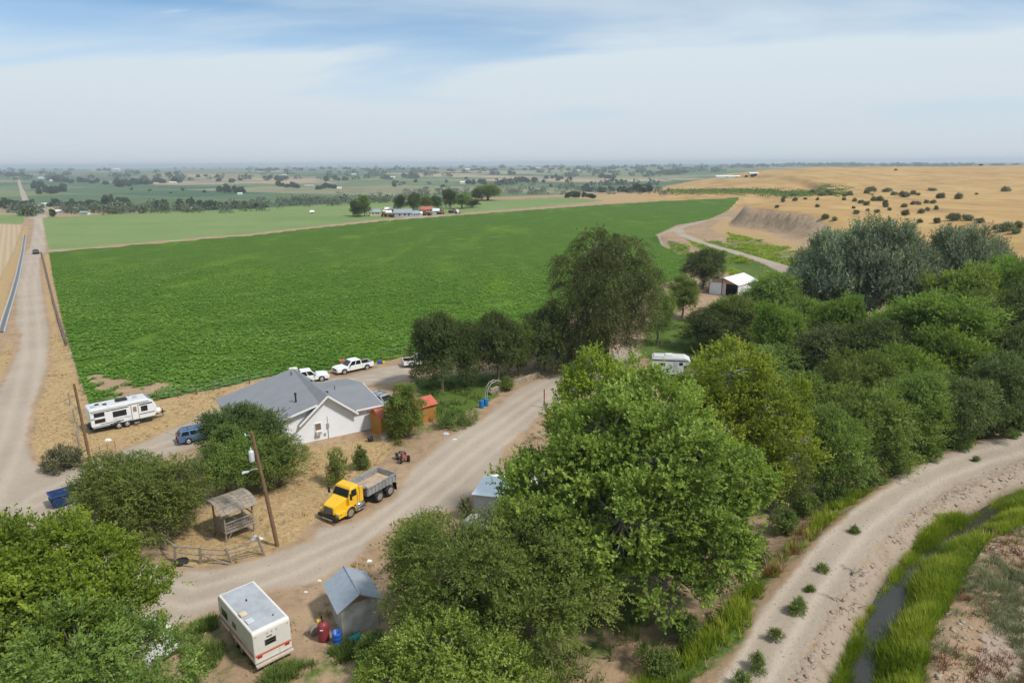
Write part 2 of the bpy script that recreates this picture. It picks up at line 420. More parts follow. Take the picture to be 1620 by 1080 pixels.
    quads = np.stack([(i * na + j), (i * na + jn), ((i + 1) * na + jn), ((i + 1) * na + j)], -1).reshape(-1, 4)
    quads = quads[:, ::-1]
    cen = quads.mean(1).astype(int)
    fx = X[quads].mean(1); fy = Y[quads].mean(1)
    fm = lambda a: a[quads].mean(1)
    # seam-free split of the one relief by what the surface is
    lab = np.zeros(len(quads), int)
    fr, fc, fpale, fhill, ffar = fm(road), fm(crop), np.maximum(fm(pale), fm(lcrop)), fm(hill), fm(far)
    lab[fhill > .5] = 5
    lab[ffar > .5] = 6
    lab[fc > .5] = 3
    lab[fpale > .5] = 4
    lab[fm(field_l) > .5] = 8
    isroad = fr > .55
    lab[isroad & (poly_sd(fx, fy, canal_road_poly) < 2)] = 7
    lab[isroad & (poly_sd(fx, fy, yard_poly) < 2)] = 2
    lab[isroad & ((poly_sd(fx, fy, road_l_poly) < 2) | ((lab == 6) | ((fx < -150) & (fpale < .3))))] = 1
    ft = np.minimum.reduce([seg_dist(fx, fy, t)[0] for t in far_track])
    lab[isroad & (ft < 2.2) & (lab != 3)] = 9
    names = {0: 'ground', 1: 'gravel_road', 2: 'yard_road', 3: 'crop_field', 4: 'pale_crop_field', 5: 'hill', 6: 'valley_ground', 7: 'canal_road', 8: 'ploughed_field', 9: 'hill_track'}
    G = {}
    for k, nm in names.items():
        sel = quads[lab == k]
        if len(sel) == 0: continue
        used, inv = np.unique(sel.ravel(), return_inverse=True)
        me = bpy.data.meshes.new(nm)
        set_mesh(me, np.stack([X[used], Y[used], Z[used]], 1), inv.reshape(-1, 4))
        for an, tri in (('m1', (road, crop, np.maximum(pale, lcrop))), ('m2', (green, straw, rock)), ('m3', (track, hill, far)), ('m4', (cliff, field_l, np.clip(1.2 - wsd / 2.0, 0, 1)))):
            a = me.color_attributes.new(an, 'FLOAT_COLOR', 'POINT')
            buf = np.ones((len(used), 4), np.float32)
            for c_ in range(3): buf[:, c_] = tri[c_][used]
            a.data.foreach_set('color', buf.ravel())
        me.polygons.foreach_set('use_smooth', np.ones(len(sel), bool))
        me.materials.append(ground_material())
        o = bpy.data.objects.new(nm, me); COL.objects.link(o); o['kind'] = 'structure'
        G[nm] = o
    return G
def set_mesh(me, V, Q, tris=None):
    """fast mesh from arrays of vertices and equal-sided faces"""
    V = np.asarray(V, np.float32); Q = np.asarray(Q, np.int32); k = Q.shape[1]
    me.vertices.add(len(V)); me.vertices.foreach_set('co', V.ravel())
    me.loops.add(Q.size); me.loops.foreach_set('vertex_index', Q.ravel())
    me.polygons.add(len(Q)); me.polygons.foreach_set('loop_start', np.arange(0, Q.size, k, dtype=np.int32))
    me.polygons.foreach_set('loop_total', np.full(len(Q), k, np.int32))
    me.update(calc_edges=True)

def ground_material():
    if 'ground' in MATS: return MATS['ground']
    b = NB('ground'); P = b.pos()
    nF = b.noise(P, 5.0, 4, .65); nM = b.noise(P, 0.9, 5, .6); nL = b.noise(P, 0.12, 4, .55); nX = b.noise(P, 0.018, 3, .5)
    nE = b.noise(P, 0.45, 6, .7)
    m1, m2, m3, m4 = (b.sepc(b.attr(n)) for n in ('m1', 'm2', 'm3', 'm4'))
    def thr(mask, nz, amt=0.7, w=0.12):
        return b.step(b.math('ADD', mask, b.math('MULTIPLY', b.math('SUBTRACT', nz, 0.5), amt)), 0.5 - w, 0.5 + w)
    # bare earth with stones and litter
    dirt = b.mix(b.step(nL, .35, .68), (.365, .255, .16), (.30, .20, .12))
    dirt = b.mix(b.step(nM, .42, .72), dirt, (.235, .165, .105))
    dirt = b.mix(b.math('MULTIPLY', b.step(nF, .55, .75), .55), dirt, (.50, .40, .29))
    # dry grass
    st = b.noise(b.mapping(P, (1, 1, 1), (0, 0, .4)), 2.6, 6, .75)
    strawc = b.ramp(st, [(.25, (.155, .10, .055)), (.45, (.35, .235, .11)), (.62, (.45, .33, .17)), (.8, (.52, .41, .25))])
    strawc = b.mix(b.step(nM, .5, .72), strawc, (.33, .205, .105))
    g0 = b.mix(thr(m2[1], nE, 1.0), dirt, strawc)
    # green weeds
    gw = b.noise(P, 3.3, 6, .75)
    grn = b.ramp(gw, [(.25, (.025, .045, .012)), (.5, (.075, .125, .02)), (.7, (.15, .20, .035)), (.85, (.25, .26, .08))])
    g0 = b.mix(thr(m2[0], nE, 1.1, .16), g0, grn)
    # hill pasture
    hs = b.noise(b.mapping(P, (1, .55, 1), (0, 0, -.35)), .05, 6, .65, .6)
    hillc = b.ramp(hs, [(.28, (.25, .155, .078)), (.45, (.37, .232, .092)), (.58, (.44, .288, .118)), (.75, (.50, .355, .170))])
    hillc = b.mix(b.math('MULTIPLY', b.step(b.noise(b.mapping(P, (1, 1, 1)), .35, 6, .8), .5, .75), .5), hillc, (.30, .19, .10))
    hw = b.n.new('ShaderNodeTexWave'); hw.wave_type = 'BANDS'; hw.bands_direction = 'Y'          # faint cattle terraces and mowing lines
    b.l.new(b.mapping(P, (1, 1, 1), (0, 0, .55)), hw.inputs['Vector'])
    hw.inputs['Scale'].default_value = .055; hw.inputs['Distortion'].default_value = 7; hw.inputs['Detail'].default_value = 3; hw.inputs['Detail Scale'].default_value = .5
    hillc = b.mix(b.math('MULTIPLY', b.step(hw.outputs['Fac'], .80, 1.0), .14), hillc, (.25, .17, .095))
    g0 = b.mix(b.math('MULTIPLY', m3[1], b.math('SUBTRACT', 1.0, thr(m2[0], nE, 1.1, .16))), g0, hillc)
    # cut bank
    cl = b.noise(b.mapping(P, (1, 1, .3)), .9, 6, .7)
    clc = b.ramp(cl, [(.28, (.20, .145, .10)), (.52, (.34, .245, .16)), (.75, (.46, .34, .22))])
    g0 = b.mix(thr(m4[0], nM, .5), g0, clc)
    # rubble beside the canal
    vr = b.voro(P, 2.6, 'Color'); vd = b.voro(P, 2.6, 'Distance')
    rk = b.mix(b.sepc(vr)[0], (.28, .22, .165), (.32, .25, .19))
    rk = b.mix(b.step(vd, .22, .45), rk, (.27, .205, .145))
    rk = b.mix(b.step(nM, .36, .52), rk, (.32, .25, .19))
    g0 = b.mix(thr(m2[2], nM, .9), g0, rk)
    # gravel roads
    rs = b.noise(P, 1.4, 6, .7)
    rd = b.mix(b.step(nL, .3, .7), (.385, .318, .250), (.322, .262, .205))
    rd = b.mix(b.math('MULTIPLY', b.step(rs, .45, .75), .45), rd, (.33, .265, .205))
    rd = b.mix(b.math('MULTIPLY', m3[0], .8), rd, (.47, .39, .31))
    rd = b.mix(b.math('MULTIPLY', b.step(b.noise(P, 6.5, 3, .8), .52, .66), .45), rd, (.25, .205, .16))
    rd = b.mix(b.math('MULTIPLY', b.step(nF, .60, .72), .3), rd, (.45, .38, .31))
    g0 = b.mix(thr(m1[0], nE, .75), g0, rd)
    # left bare field with furrows
    wv = b.n.new('ShaderNodeTexWave'); wv.wave_type = 'BANDS'; wv.bands_direction = 'X'
    b.l.new(b.mapping(P, (1, 1, 1), (0, 0, -.615 + math.pi)), wv.inputs['Vector'])
    wv.inputs['Scale'].default_value = .16; wv.inputs['Distortion'].default_value = 1.5; wv.inputs['Detail'].default_value = 3
    fl = b.mix(wv.outputs['Fac'], (.44, .335, .215), (.37, .275, .17))
    g0 = b.mix(thr(m4[1], nM, .4), g0, fl)
    # crop canopy
    warp = b.mapping(P, (1, 1, 0))
    cv = b.voro(warp, 2.1, 'Distance'); cc = b.sepc(b.voro(warp, 2.1, 'Color'))
    cn = b.noise(b.mapping(P, (1, .35, 1), (0, 0, .9)), .05, 5, .6, .5)
    lf = b.mix(cc[0], (.085, .170, .008), (.130, .225, .014))
    lf = b.mix(b.step(cv, .18, .55), lf, (.045, .098, .006))
    lf = b.mix(b.step(cn, .50, .75), lf, b.mix(.5, lf, (.165, .265, .016)))
    lf = b.mix(b.math('MULTIPLY', b.step(b.noise(P, .11, 4, .6), .52, .72), .55), lf, (.13, .205, .03))
    yl = b.math('MULTIPLY', b.step(b.noise(P, .32, 2, .5), .745, .79), .6)
    lf = b.mix(yl, lf, (.25, .27, .05))
    rw = b.n.new('ShaderNodeTexWave'); rw.wave_type = 'BANDS'; rw.bands_direction = 'X'
    b.l.new(b.mapping(P, (1, 1, 1), (0, 0, .615)), rw.inputs['Vector']); rw.inputs['Scale'].default_value = .21; rw.inputs['Distortion'].default_value = .6; rw.inputs['Detail'].default_value = 2
    lf = b.mix(b.math('MULTIPLY', rw.outputs['Fac'], .30), lf, (.060, .125, .008))
    tw = b.n.new('ShaderNodeTexWave'); tw.wave_type = 'BANDS'; tw.bands_direction = 'X'
    b.l.new(b.mapping(P, (1, 1, 1), (0, 0, .615)), tw.inputs['Vector']); tw.inputs['Scale'].default_value = .0125; tw.inputs['Distortion'].default_value = .25
    lf = b.mix(b.math('MULTIPLY', b.step(tw.outputs['Fac'], .985, .999), .35), lf, (.05, .085, .012))
    g0 = b.mix(thr(m1[1], nE, .8), g0, lf)
    # pale second field with rows
    wp = b.n.new('ShaderNodeTexWave'); wp.wave_type = 'BANDS'; wp.bands_direction = 'X'
    b.l.new(b.mapping(P, (1, 1, 1), (0, 0, .615)), wp.inputs['Vector'])
    wp.inputs['Scale'].default_value = .30; wp.inputs['Distortion'].default_value = .8; wp.inputs['Detail'].default_value = 2
    pc = b.mix(b.noise(b.mapping(P, (1, .3, 1), (0, 0, .3)), .03, 5, .65), (.085, .165, .035), (.19, .255, .085))
    pc = b.mix(b.math('MULTIPLY', wp.outputs['Fac'], .55), pc, (.27, .29, .14))
    pc = b.mix(b.math('MULTIPLY', b.step(b.noise(b.mapping(P, (.25, 1, 1), (0, 0, .2)), .035, 6, .75), .45, .7), .55), pc, (.105, .185, .05))
    pc = b.mix(b.math('MULTIPLY', b.step(b.noise(P, .4, 5, .8), .5, .8), .5), pc, (.075, .13, .03))
    g0 = b.mix(thr(m1[2], nM, .4), g0, pc)
    # valley: a patchwork of fields squared with the road
    rot = b.mapping(P, (1, 1, 0), (0, 0, .615))
    br = b.n.new('ShaderNodeTexBrick'); b.l.new(rot, br.inputs['Vector'])
    br.inputs['Color1'].default_value = (0, 0, 0, 1); br.inputs['Color2'].default_value = (1, 1, 1, 1); br.inputs['Mortar'].default_value = (.5, .5, .5, 1)
    br.inputs['Scale'].default_value = 1.0; br.inputs['Brick Width'].default_value = 620; br.inputs['Row Height'].default_value = 210
    br.inputs['Mortar Size'].default_value = 5; br.inputs['Mortar Smooth'].default_value = .4; br.offset = .37; br.offset_frequency = 2; br.squash = .6; br.squash_frequency = 3
    fr = b.ramp(br.outputs['Color'], [(0, (.05, .105, .045)), (.22, (.075, .13, .05)), (.36, (.17, .20, .075)), (.48, (.055, .10, .04)), (.60, (.24, .22, .12)), (.72, (.10, .15, .06)), (.84, (.40, .29, .18)), (.93, (.13, .17, .08)), (1, (.34, .27, .17))])
    fr.node.color_ramp.interpolation = 'CONSTANT'
    fr = b.mix(b.math('MULTIPLY', b.step(b.noise(b.mapping(P, (1, .25, 1), (0, 0, .615)), .008, 6, .7), .4, .7), .5), fr, (.13, .15, .075))
    fr = b.mix(b.math('MULTIPLY', br.outputs['Fac'], .6), fr, (.30, .25, .17))
    fr = b.mix(b.math('MULTIPLY', b.step(b.noise(P, .02, 5, .75), .52, .68), .6), fr, (.055, .085, .045))
    farm = b.math('MULTIPLY', m3[2], b.math('SUBTRACT', 1.0, b.step(m1[0], .5, .8)))
    g0 = b.mix(thr(farm, nX, .3), g0, fr)
    # wet margin of the canal
    g0 = b.mix(b.math('MULTIPLY', b.step(m4[2], .7, 1.1), .8), g0, (.055, .050, .032))
    hgt_ = b.math('ADD', b.math('MULTIPLY', nF, .5), b.math('ADD', b.math('MULTIPLY', nM, 1.0), b.math('MULTIPLY', cv, b.math('MULTIPLY', m1[1], -2.5))))
    hgt_ = b.math('ADD', hgt_, b.math('MULTIPLY', b.math('MULTIPLY', vd, m2[2]), -1.6))
    hgt_ = b.math('ADD', hgt_, b.math('MULTIPLY', m3[0], -.5))
    rough_amt = b.bump(hgt_, .55, .14)
    MATS['ground'] = b.done(b.principled(g0, .95, 0, rough_amt, .15))
    return MATS['ground']
GROUND = build_ground()
# ------------------------------------------------------------------ foliage
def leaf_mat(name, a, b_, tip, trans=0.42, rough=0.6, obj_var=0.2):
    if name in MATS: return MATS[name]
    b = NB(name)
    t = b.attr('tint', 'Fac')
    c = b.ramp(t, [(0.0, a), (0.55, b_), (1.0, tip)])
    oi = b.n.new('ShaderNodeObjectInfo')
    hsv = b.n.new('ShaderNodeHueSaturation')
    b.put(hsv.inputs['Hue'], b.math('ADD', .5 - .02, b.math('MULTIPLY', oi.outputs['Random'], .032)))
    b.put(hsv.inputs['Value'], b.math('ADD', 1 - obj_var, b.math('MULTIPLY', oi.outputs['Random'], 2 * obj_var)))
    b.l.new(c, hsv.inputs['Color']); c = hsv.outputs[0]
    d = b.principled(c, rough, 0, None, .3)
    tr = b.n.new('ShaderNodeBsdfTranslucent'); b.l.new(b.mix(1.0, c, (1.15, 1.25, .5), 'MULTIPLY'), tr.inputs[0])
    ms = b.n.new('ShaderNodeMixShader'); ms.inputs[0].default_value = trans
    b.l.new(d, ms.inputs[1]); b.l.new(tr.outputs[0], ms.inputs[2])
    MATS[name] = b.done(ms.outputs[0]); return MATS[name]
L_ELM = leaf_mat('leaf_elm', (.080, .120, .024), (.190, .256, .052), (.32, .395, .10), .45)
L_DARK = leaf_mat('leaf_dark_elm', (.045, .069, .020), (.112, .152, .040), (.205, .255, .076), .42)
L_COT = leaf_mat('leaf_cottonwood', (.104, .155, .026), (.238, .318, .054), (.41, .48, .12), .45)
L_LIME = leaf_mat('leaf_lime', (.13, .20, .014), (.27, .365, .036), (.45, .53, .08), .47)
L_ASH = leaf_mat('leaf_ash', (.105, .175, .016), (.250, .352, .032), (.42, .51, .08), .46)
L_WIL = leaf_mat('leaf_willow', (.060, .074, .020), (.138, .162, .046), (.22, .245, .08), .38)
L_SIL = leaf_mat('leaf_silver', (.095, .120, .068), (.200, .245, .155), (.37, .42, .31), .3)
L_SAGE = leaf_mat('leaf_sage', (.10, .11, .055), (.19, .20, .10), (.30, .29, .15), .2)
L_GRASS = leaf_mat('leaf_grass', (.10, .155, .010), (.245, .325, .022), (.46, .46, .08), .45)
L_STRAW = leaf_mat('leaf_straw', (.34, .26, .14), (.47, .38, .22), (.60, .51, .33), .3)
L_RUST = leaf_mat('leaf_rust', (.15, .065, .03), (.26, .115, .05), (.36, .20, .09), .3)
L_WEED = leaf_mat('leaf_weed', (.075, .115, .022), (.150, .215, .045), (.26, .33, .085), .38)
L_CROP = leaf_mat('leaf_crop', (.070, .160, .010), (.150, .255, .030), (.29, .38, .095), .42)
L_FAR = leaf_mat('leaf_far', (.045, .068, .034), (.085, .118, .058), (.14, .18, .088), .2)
def bark_mat(name, c1, c2):
    b = NB(name); o = b.obj()
    n = b.noise(b.mapping(o, (3, 3, .7)), 2.2, 5, .7)
    return b.done(b.principled(b.mix(b.step(n, .35, .7), c1, c2), .95, 0, b.bump(n, .8, .05), .1))
L_OLIVE = leaf_mat('leaf_olive', (.062, .088, .028), (.150, .192, .060), (.26, .30, .11), .42)
L_FRESH = leaf_mat('leaf_fresh', (.085, .155, .020), (.200, .330, .048), (.36, .49, .10), .46)
BARK = bark_mat('bark', (.10, .078, .058), (.25, .20, .16))
BARK_PALE = bark_mat('bark_pale', (.22, .19, .16), (.44, .40, .35))

def unit(v): return v / np.maximum(np.linalg.norm(v, axis=-1, keepdims=True), 1e-9)
def rnd_dir(g, n): return unit(g.normal(size=(n, 3)))

def crown_geo(g, lobes, clump_r=0.75, clumps_per=1.0, twigs=34, leaves=9, twig_len=0.55, leaf=(0.16, 0.075), droop=0.0, up=0.35, shell=0.55, flat_bottom=0.25, tint_bias=0.0, spread=0.55):
    """leaves of a crown: lobes carry clumps, clumps carry twigs, twigs carry leaves"""
    cc, cl, ct = [], [], []
    for (c, r) in lobes:
        c = np.array(c, float); r = np.array(r, float)
        area = 4 * math.pi * ((r[0] * r[1]) ** 1.6 + (r[0] * r[2]) ** 1.6 + (r[1] * r[2]) ** 1.6) ** (1 / 1.6) / 3 ** (1 / 1.6)
        n = max(4, int(clumps_per * area / (math.pi * clump_r ** 2) * 1.5))
        d = rnd_dir(g, n * 2); d = d[(d[:, 2] > -flat_bottom - .75 * g.random(len(d)) ** 2)][:n]
        rr = shell + (1.06 - shell) * np.sqrt(g.random(len(d))); rr = np.where(g.random(len(d)) < .13, rr * (1.12 + .22 * g.random(len(d))), rr)
        cc.append(c + d * r * rr[:, None]); cl.append(np.repeat(c[None], len(d), 0)); ct.append(np.full(len(d), g.normal() * .05))
    cc = np.concatenate(cc); cl = np.concatenate(cl); ct = np.concatenate(ct)
    nc = len(cc); cr_ = clump_r * (.6 + .8 * g.random(nc))
    ctint = np.clip(.42 + ct + .16 * g.normal(size=nc), .05, .95)
    k = np.repeat(np.arange(nc), twigs)
    out = unit(cc - cl)[k]
    d = unit(rnd_dir(g, len(k)) + out * .55 + np.array((0, 0, .25)))
    org = cc[k] + d * (cr_[k] * (.25 + .75 * g.random(len(k))))[:, None] * np.array((1, 1, .8))
    tdir = unit(d * .8 + out * .5 + rnd_dir(g, len(k)) * spread + np.array((0, 0, up)))
    tl = twig_len * (.6 + .8 * g.random(len(k)))
    # leaves along the twig
    kk = np.repeat(np.arange(len(k)), leaves); t = np.clip(np.tile((np.arange(leaves) + .5) / leaves, len(k)) + g.normal(size=len(kk)) * .04, 0, 1)
    pos = org[kk] + tdir[kk] * (tl[kk] * t)[:, None]
    pos[:, 2] -= droop * (tl[kk] * t) ** 1.6
    sag = np.array((0, 0, -1.0)) * (droop * 1.1 * t)[:, None]
    base = unit(tdir[kk] + sag)
    side = unit(np.cross(base, rnd_dir(g, len(kk))))
    ld = unit(base * .65 + side * .8 + np.array((0, 0, .10)))
    nrm = unit(rnd_dir(g, len(kk)) * .62 + np.array((0, 0, .8)) + out[kk] * .6)
    wd = unit(np.cross(ld, nrm))
    s = (.7 + .6 * g.random(len(kk)))[:, None]
    L, W = leaf
    a = pos; tip = pos + ld * L * s; m1 = pos + ld * L * .45 * s + wd * W * s * .5; m2 = pos + ld * L * .45 * s - wd * W * s * .5
    V = np.stack([a, m1, tip, m2], 1).reshape(-1, 3)
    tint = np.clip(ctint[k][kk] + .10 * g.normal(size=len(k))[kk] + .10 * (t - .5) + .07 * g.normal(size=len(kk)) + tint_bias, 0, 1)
    return V, tint, cc, cl
def leaves_mesh(name, V, tint, mat, k=4):
    me = bpy.data.meshes.new(name)
    n = len(V) // k
    set_mesh(me, V, np.arange(n * k, dtype=np.int32).reshape(n, k))
    a = me.attributes.new('tint', 'FLOAT', 'FACE'); a.data.foreach_set('value', tint.astype(np.float32))
    me.materials.append(mat)
    return me

class MB:
    """collects shapes and links them as one mesh object"""
    def __init__(s): s.v = []; s.f = []; s.sm = []; s.mi = []; s.cur = 0
    def add(s, V, F, smooth=False):
        o = len(s.v); s.v += [tuple(p) for p in V]; s.f += [tuple(i + o for i in f) for f in F]
        s.sm += [smooth] * len(F); s.mi += [s.cur] * len(F); return s
    def box(s, c, d, rz=0.0, rot=None):
        hx, hy, hz = d[0] / 2, d[1] / 2, d[2] / 2
        M = rot if rot is not None else Matrix.Rotation(rz, 3, 'Z')
        P = [M @ Vector((x, y, z)) + Vector(c) for x in (-hx, hx) for y in (-hy, hy) for z in (-hz, hz)]
        return s.add(P, [(0, 1, 3, 2), (4, 6, 7, 5), (0, 4, 5, 1), (2, 3, 7, 6), (0, 2, 6, 4), (1, 5, 7, 3)])
    def bb(s, a, b): return s.box([(a[i] + b[i]) / 2 for i in range(3)], [abs(b[i] - a[i]) for i in range(3)])
    def beam(s, p, q, w, h=None):
        p, q = Vector(p), Vector(q); d = q - p
        z = Vector((0, 0, 1)) if abs(d.normalized().z) < .97 else Vector((0, 1, 0))
        y = z.cross(d).normalized(); zz = d.normalized().cross(y)
        M = Matrix((d.normalized(), y, zz)).transposed()
        return s.box((p + q) / 2, (d.length, w, h or w), rot=M)
    def tube(s, pts, rr, n=8, caps=True):
        pts = [Vector(p) for p in pts]
        if not hasattr(rr, '__len__'): rr = [rr] * len(pts)
        V = []; F = []
        ref = Vector((0, 0, 1)) if abs((pts[1] - pts[0]).normalized().z) < .9 else Vector((1, 0, 0))
        for i, p in enumerate(pts):
            d = (pts[min(i + 1, len(pts) - 1)] - pts[max(i - 1, 0)]).normalized()
            x = ref.cross(d).normalized(); y = d.cross(x)
            for k in range(n):
                a = 2 * math.pi * k / n
                V.append(p + (x * math.cos(a) + y * math.sin(a)) * rr[i])
        for i in range(len(pts) - 1):
            for k in range(n):
                k2 = (k + 1) % n
                F.append((i * n + k, i * n + k2, (i + 1) * n + k2, (i + 1) * n + k))
        s.add(V, F, True)
        if caps: s.add(V, [tuple(range(n))[::-1], tuple((len(pts) - 1) * n + k for k in range(n))])
        return s
    def lathe(s, prof, c=(0, 0, 0), n=20, axis='Z', smooth=True):
        V = []; F = []
        for r, z in prof:
            for k in range(n):
                a = 2 * math.pi * k / n; p = (r * math.cos(a), r * math.sin(a), z)
                if axis == 'Y': p = (p[0], p[2], p[1])
                if axis == 'X': p = (p[2], p[0], p[1])
                V.append((p[0] + c[0], p[1] + c[1], p[2] + c[2]))
        for i in range(len(prof) - 1):
            for k in range(n):
                k2 = (k + 1) % n; q = (i * n + k, i * n + k2, (i + 1) * n + k2, (i + 1) * n + k)
                F.append(q[::-1] if axis == 'Y' else q)
        s.add(V, F, smooth)
        s.add(V, [tuple(range(n))[::-1], tuple((len(prof) - 1) * n + k for k in range(n))])
        return s
    def prism(s, prof, y0, y1, top_in=None):
        """side outline (x, z) pushed from y0 to y1"""
        n = len(prof); V = [(x, y0, z) for x, z in prof] + [(x, y1, z) for x, z in prof]
        F = [tuple(range(n)), tuple(range(2 * n - 1, n - 1, -1))] + [((i + 1) % n, i, n + i, n + (i + 1) % n) for i in range(n)]
        return s.add(V, F)
    def hull(s, sections):
        """loft through sections, each a list of points with the same count"""
        n = len(sections[0]); V = [p for sec in sections for p in sec]; F = []
        for i in range(len(sections) - 1):
            for k in range(n):
                k2 = (k + 1) % n; F.append((i * n + k, i * n + k2, (i + 1) * n + k2, (i + 1) * n + k))
        F.append(tuple(range(n))[::-1]); F.append(tuple((len(sections) - 1) * n + k for k in range(n)))
        return s.add(V, F)
    def quad(s, a, b, c, d, th=0.0):
        if not th: return s.add([a, b, c, d], [(0, 1, 2, 3)])
        a, b, c, d = map(Vector, (a, b, c, d)); nn = (b - a).cross(d - a).normalized() * th
        return s.add([a, b, c, d, a - nn, b - nn, c - nn, d - nn], [(0, 1, 2, 3), (7, 6, 5, 4), (0, 4, 5, 1), (1, 5, 6, 2), (2, 6, 7, 3), (3, 7, 4, 0)])
    def mesh(s, name, mats):
        me = bpy.data.meshes.new(name); me.from_pydata(s.v, [], s.f)
        me.polygons.foreach_set('use_smooth', s.sm); me.polygons.foreach_set('material_index', s.mi)
        for m in (mats if isinstance(mats, (list, tuple)) else [mats]): me.materials.append(m)
        import bmesh
        bm = bmesh.new(); bm.from_mesh(me); bmesh.ops.recalc_face_normals(bm, faces=bm.faces); bm.to_mesh(me); bm.free()
        me.update(); return me
    def build(s, name, mats, parent=None, bevel=0.0, loc=None):
        o = bpy.data.objects.new(name, s.mesh(name, mats)); COL.objects.link(o)
        if parent: o.parent = parent
        if loc: o.location = loc
        if bevel:
            m = o.modifiers.new('bevel', 'BEVEL'); m.width = bevel; m.segments = 2; m.limit_method = 'ANGLE'; m.angle_limit = rad(35)
        return o

def limbs(mb, g, cc, cl, base_z, trunk_r, trunks=1, twig_share=.35, lean=(0, 0)):
    lob = np.unique(cl, axis=0)
    tops = []
    zc_ = max(1.0, lob[:, 2].mean() * .55)
    for t in range(trunks):
        a = g.random() * 6.28; off = (.35 if trunks > 1 else 0) * trunk_r * 3
        p0 = Vector((math.cos(a) * off, math.sin(a) * off, base_z)); p2 = Vector((math.cos(a) * off * 2.5 + lean[0], math.sin(a) * off * 2.5 + lean[1], zc_))
        mid = (p0 + p2) / 2 + Vector(g.normal(size=3) * .15)
        mb.tube([p0 - Vector((0, 0, .4)), p0 + Vector((0, 0, .3)), mid, p2], [trunk_r * 1.5, trunk_r * 1.1, trunk_r * .9, trunk_r * .72], 8)
        tops.append(p2)
    for l in lob:
        p = min(tops, key=lambda q: (q.xy - Vector(l[:2])).length); e = Vector(l)
        m = p.lerp(e, .5) + Vector(g.normal(size=3) * .25) + Vector((0, 0, -.15))
        mb.tube([p, m, e], [trunk_r * .5, trunk_r * .34, trunk_r * .2], 6)
        idx = np.where((cl == l).all(1))[0]
        for i in idx:
            if g.random() < twig_share:
                c = Vector(cc[i]); mm = e.lerp(c, .5) + Vector(g.normal(size=3) * .2)
                mb.tube([e, mm, c], [trunk_r * .17, trunk_r * .1, .012], 4, False)

def dome_lobes(g, R, H, zb, n=9, sq=1.0, rl=(.34, .5)):
    """lobes filling a dome of radius R between zb and H"""
    out = []; hz_ = (H - zb)
    for i in range(n):
        a = i * 2.399963 + g.random() * .7; t = (i + .5) / n
        z = zb + hz_ * (.22 + .62 * t) + g.normal() * .04 * hz_
        rad_ = R * .62 * math.sqrt(max(.05, 1 - ((z - zb) / hz_ - .15) ** 2)) * (1 - .35 * t) * (.75 + .4 * g.random())
        lr = R * (rl[0] + (rl[1] - rl[0]) * g.random())
        out.append(((rad_ * math.cos(a), rad_ * math.sin(a) * sq, z), (lr, lr * sq, min(lr * .85, hz_ * .32))))
    out.append(((0, 0, zb + hz_ * .5), (R * .55, R * .55 * sq, hz_ * .38)))
    return out

TREE_PROTO = {}
def extent(V): return float(np.percentile(np.hypot(V[:, 0], V[:, 1]), 96)), float(np.percentile(V[:, 2], 99.3))
def tree_proto(key, seed, R, H, zb, mat, bark=None, nl=9, trunk_r=.22, trunks=1, lobes=None, twig_share=.35, **kw):
    g = np.random.default_rng(seed)
    lb = lobes or dome_lobes(g, R, H, zb, nl)
    V, tint, cc, cl = crown_geo(g, lb, **kw)
    crown = leaves_mesh(key + '_crown', V, tint, mat)
    mb = MB(); limbs(mb, g, cc, cl, 0, trunk_r, trunks, twig_share)
    TREE_PROTO[key] = (crown, mb.mesh(key + '_trunk', bark or BARK), *extent(V))
    return len(tint)
NTRI = 0
NTRI += tree_proto('elm_a', 11, 4.2, 8.0, 1.2, L_ELM, nl=10, trunks=2, twigs=22, leaves=8, clump_r=.8, twig_len=.75, leaf=(.20, .09), droop=.35)
NTRI += tree_proto('elm_b', 12, 4.0, 7.4, .8, L_ELM, nl=8, trunks=3, twigs=22, leaves=8, clump_r=.85, twig_len=.8, leaf=(.20, .09), droop=.45, tint_bias=.05)
NTRI += tree_proto('elm_c', 13, 4.4, 9.0, .9, L_DARK, nl=12, trunks=1, twigs=22, leaves=8, clump_r=.8, twig_len=.65, leaf=(.20, .092), droop=.2)
NTRI += tree_proto('upright', 14, 3.2, 9.0, .8, L_ELM, nl=11, trunks=1, twigs=22, leaves=8, clump_r=.7, twig_len=.6, leaf=(.20, .09), up=.9, tint_bias=.12)
NTRI += tree_proto('silver_a', 15, 5.0, 10.0, 1.0, L_SIL, nl=12, trunks=3, twigs=20, leaves=8, clump_r=.85, twig_len=1.05, leaf=(.28, .12), up=1.1, spread=.3, bark=BARK_PALE)
NTRI += tree_proto('silver_b', 16, 4.4, 8.6, .8, L_SIL, nl=9, trunks=2, twigs=20, leaves=8, clump_r=.85, twig_len=1.0, leaf=(.28, .12), up=1.0, spread=.3, tint_bias=-.08, bark=BARK_PALE)
NTRI += tree_proto('bright', 17, 3.8, 7.6, 1.0, L_COT, nl=9, trunks=1, twigs=30, leaves=8, clump_r=.75, twig_len=.5, leaf=(.19, .11), up=.5)
NTRI += tree_proto('elm_d', 18, 3.6, 10.0, .8, L_ELM, nl=15, trunks=2, twigs=22, leaves=8, clump_r=.7, twig_len=.85, leaf=(.20, .09), droop=.15, up=.7, clumps_per=.8, twig_share=.6)
print('leaf quads in shared trees', NTRI, round(time.time() - T0, 1))

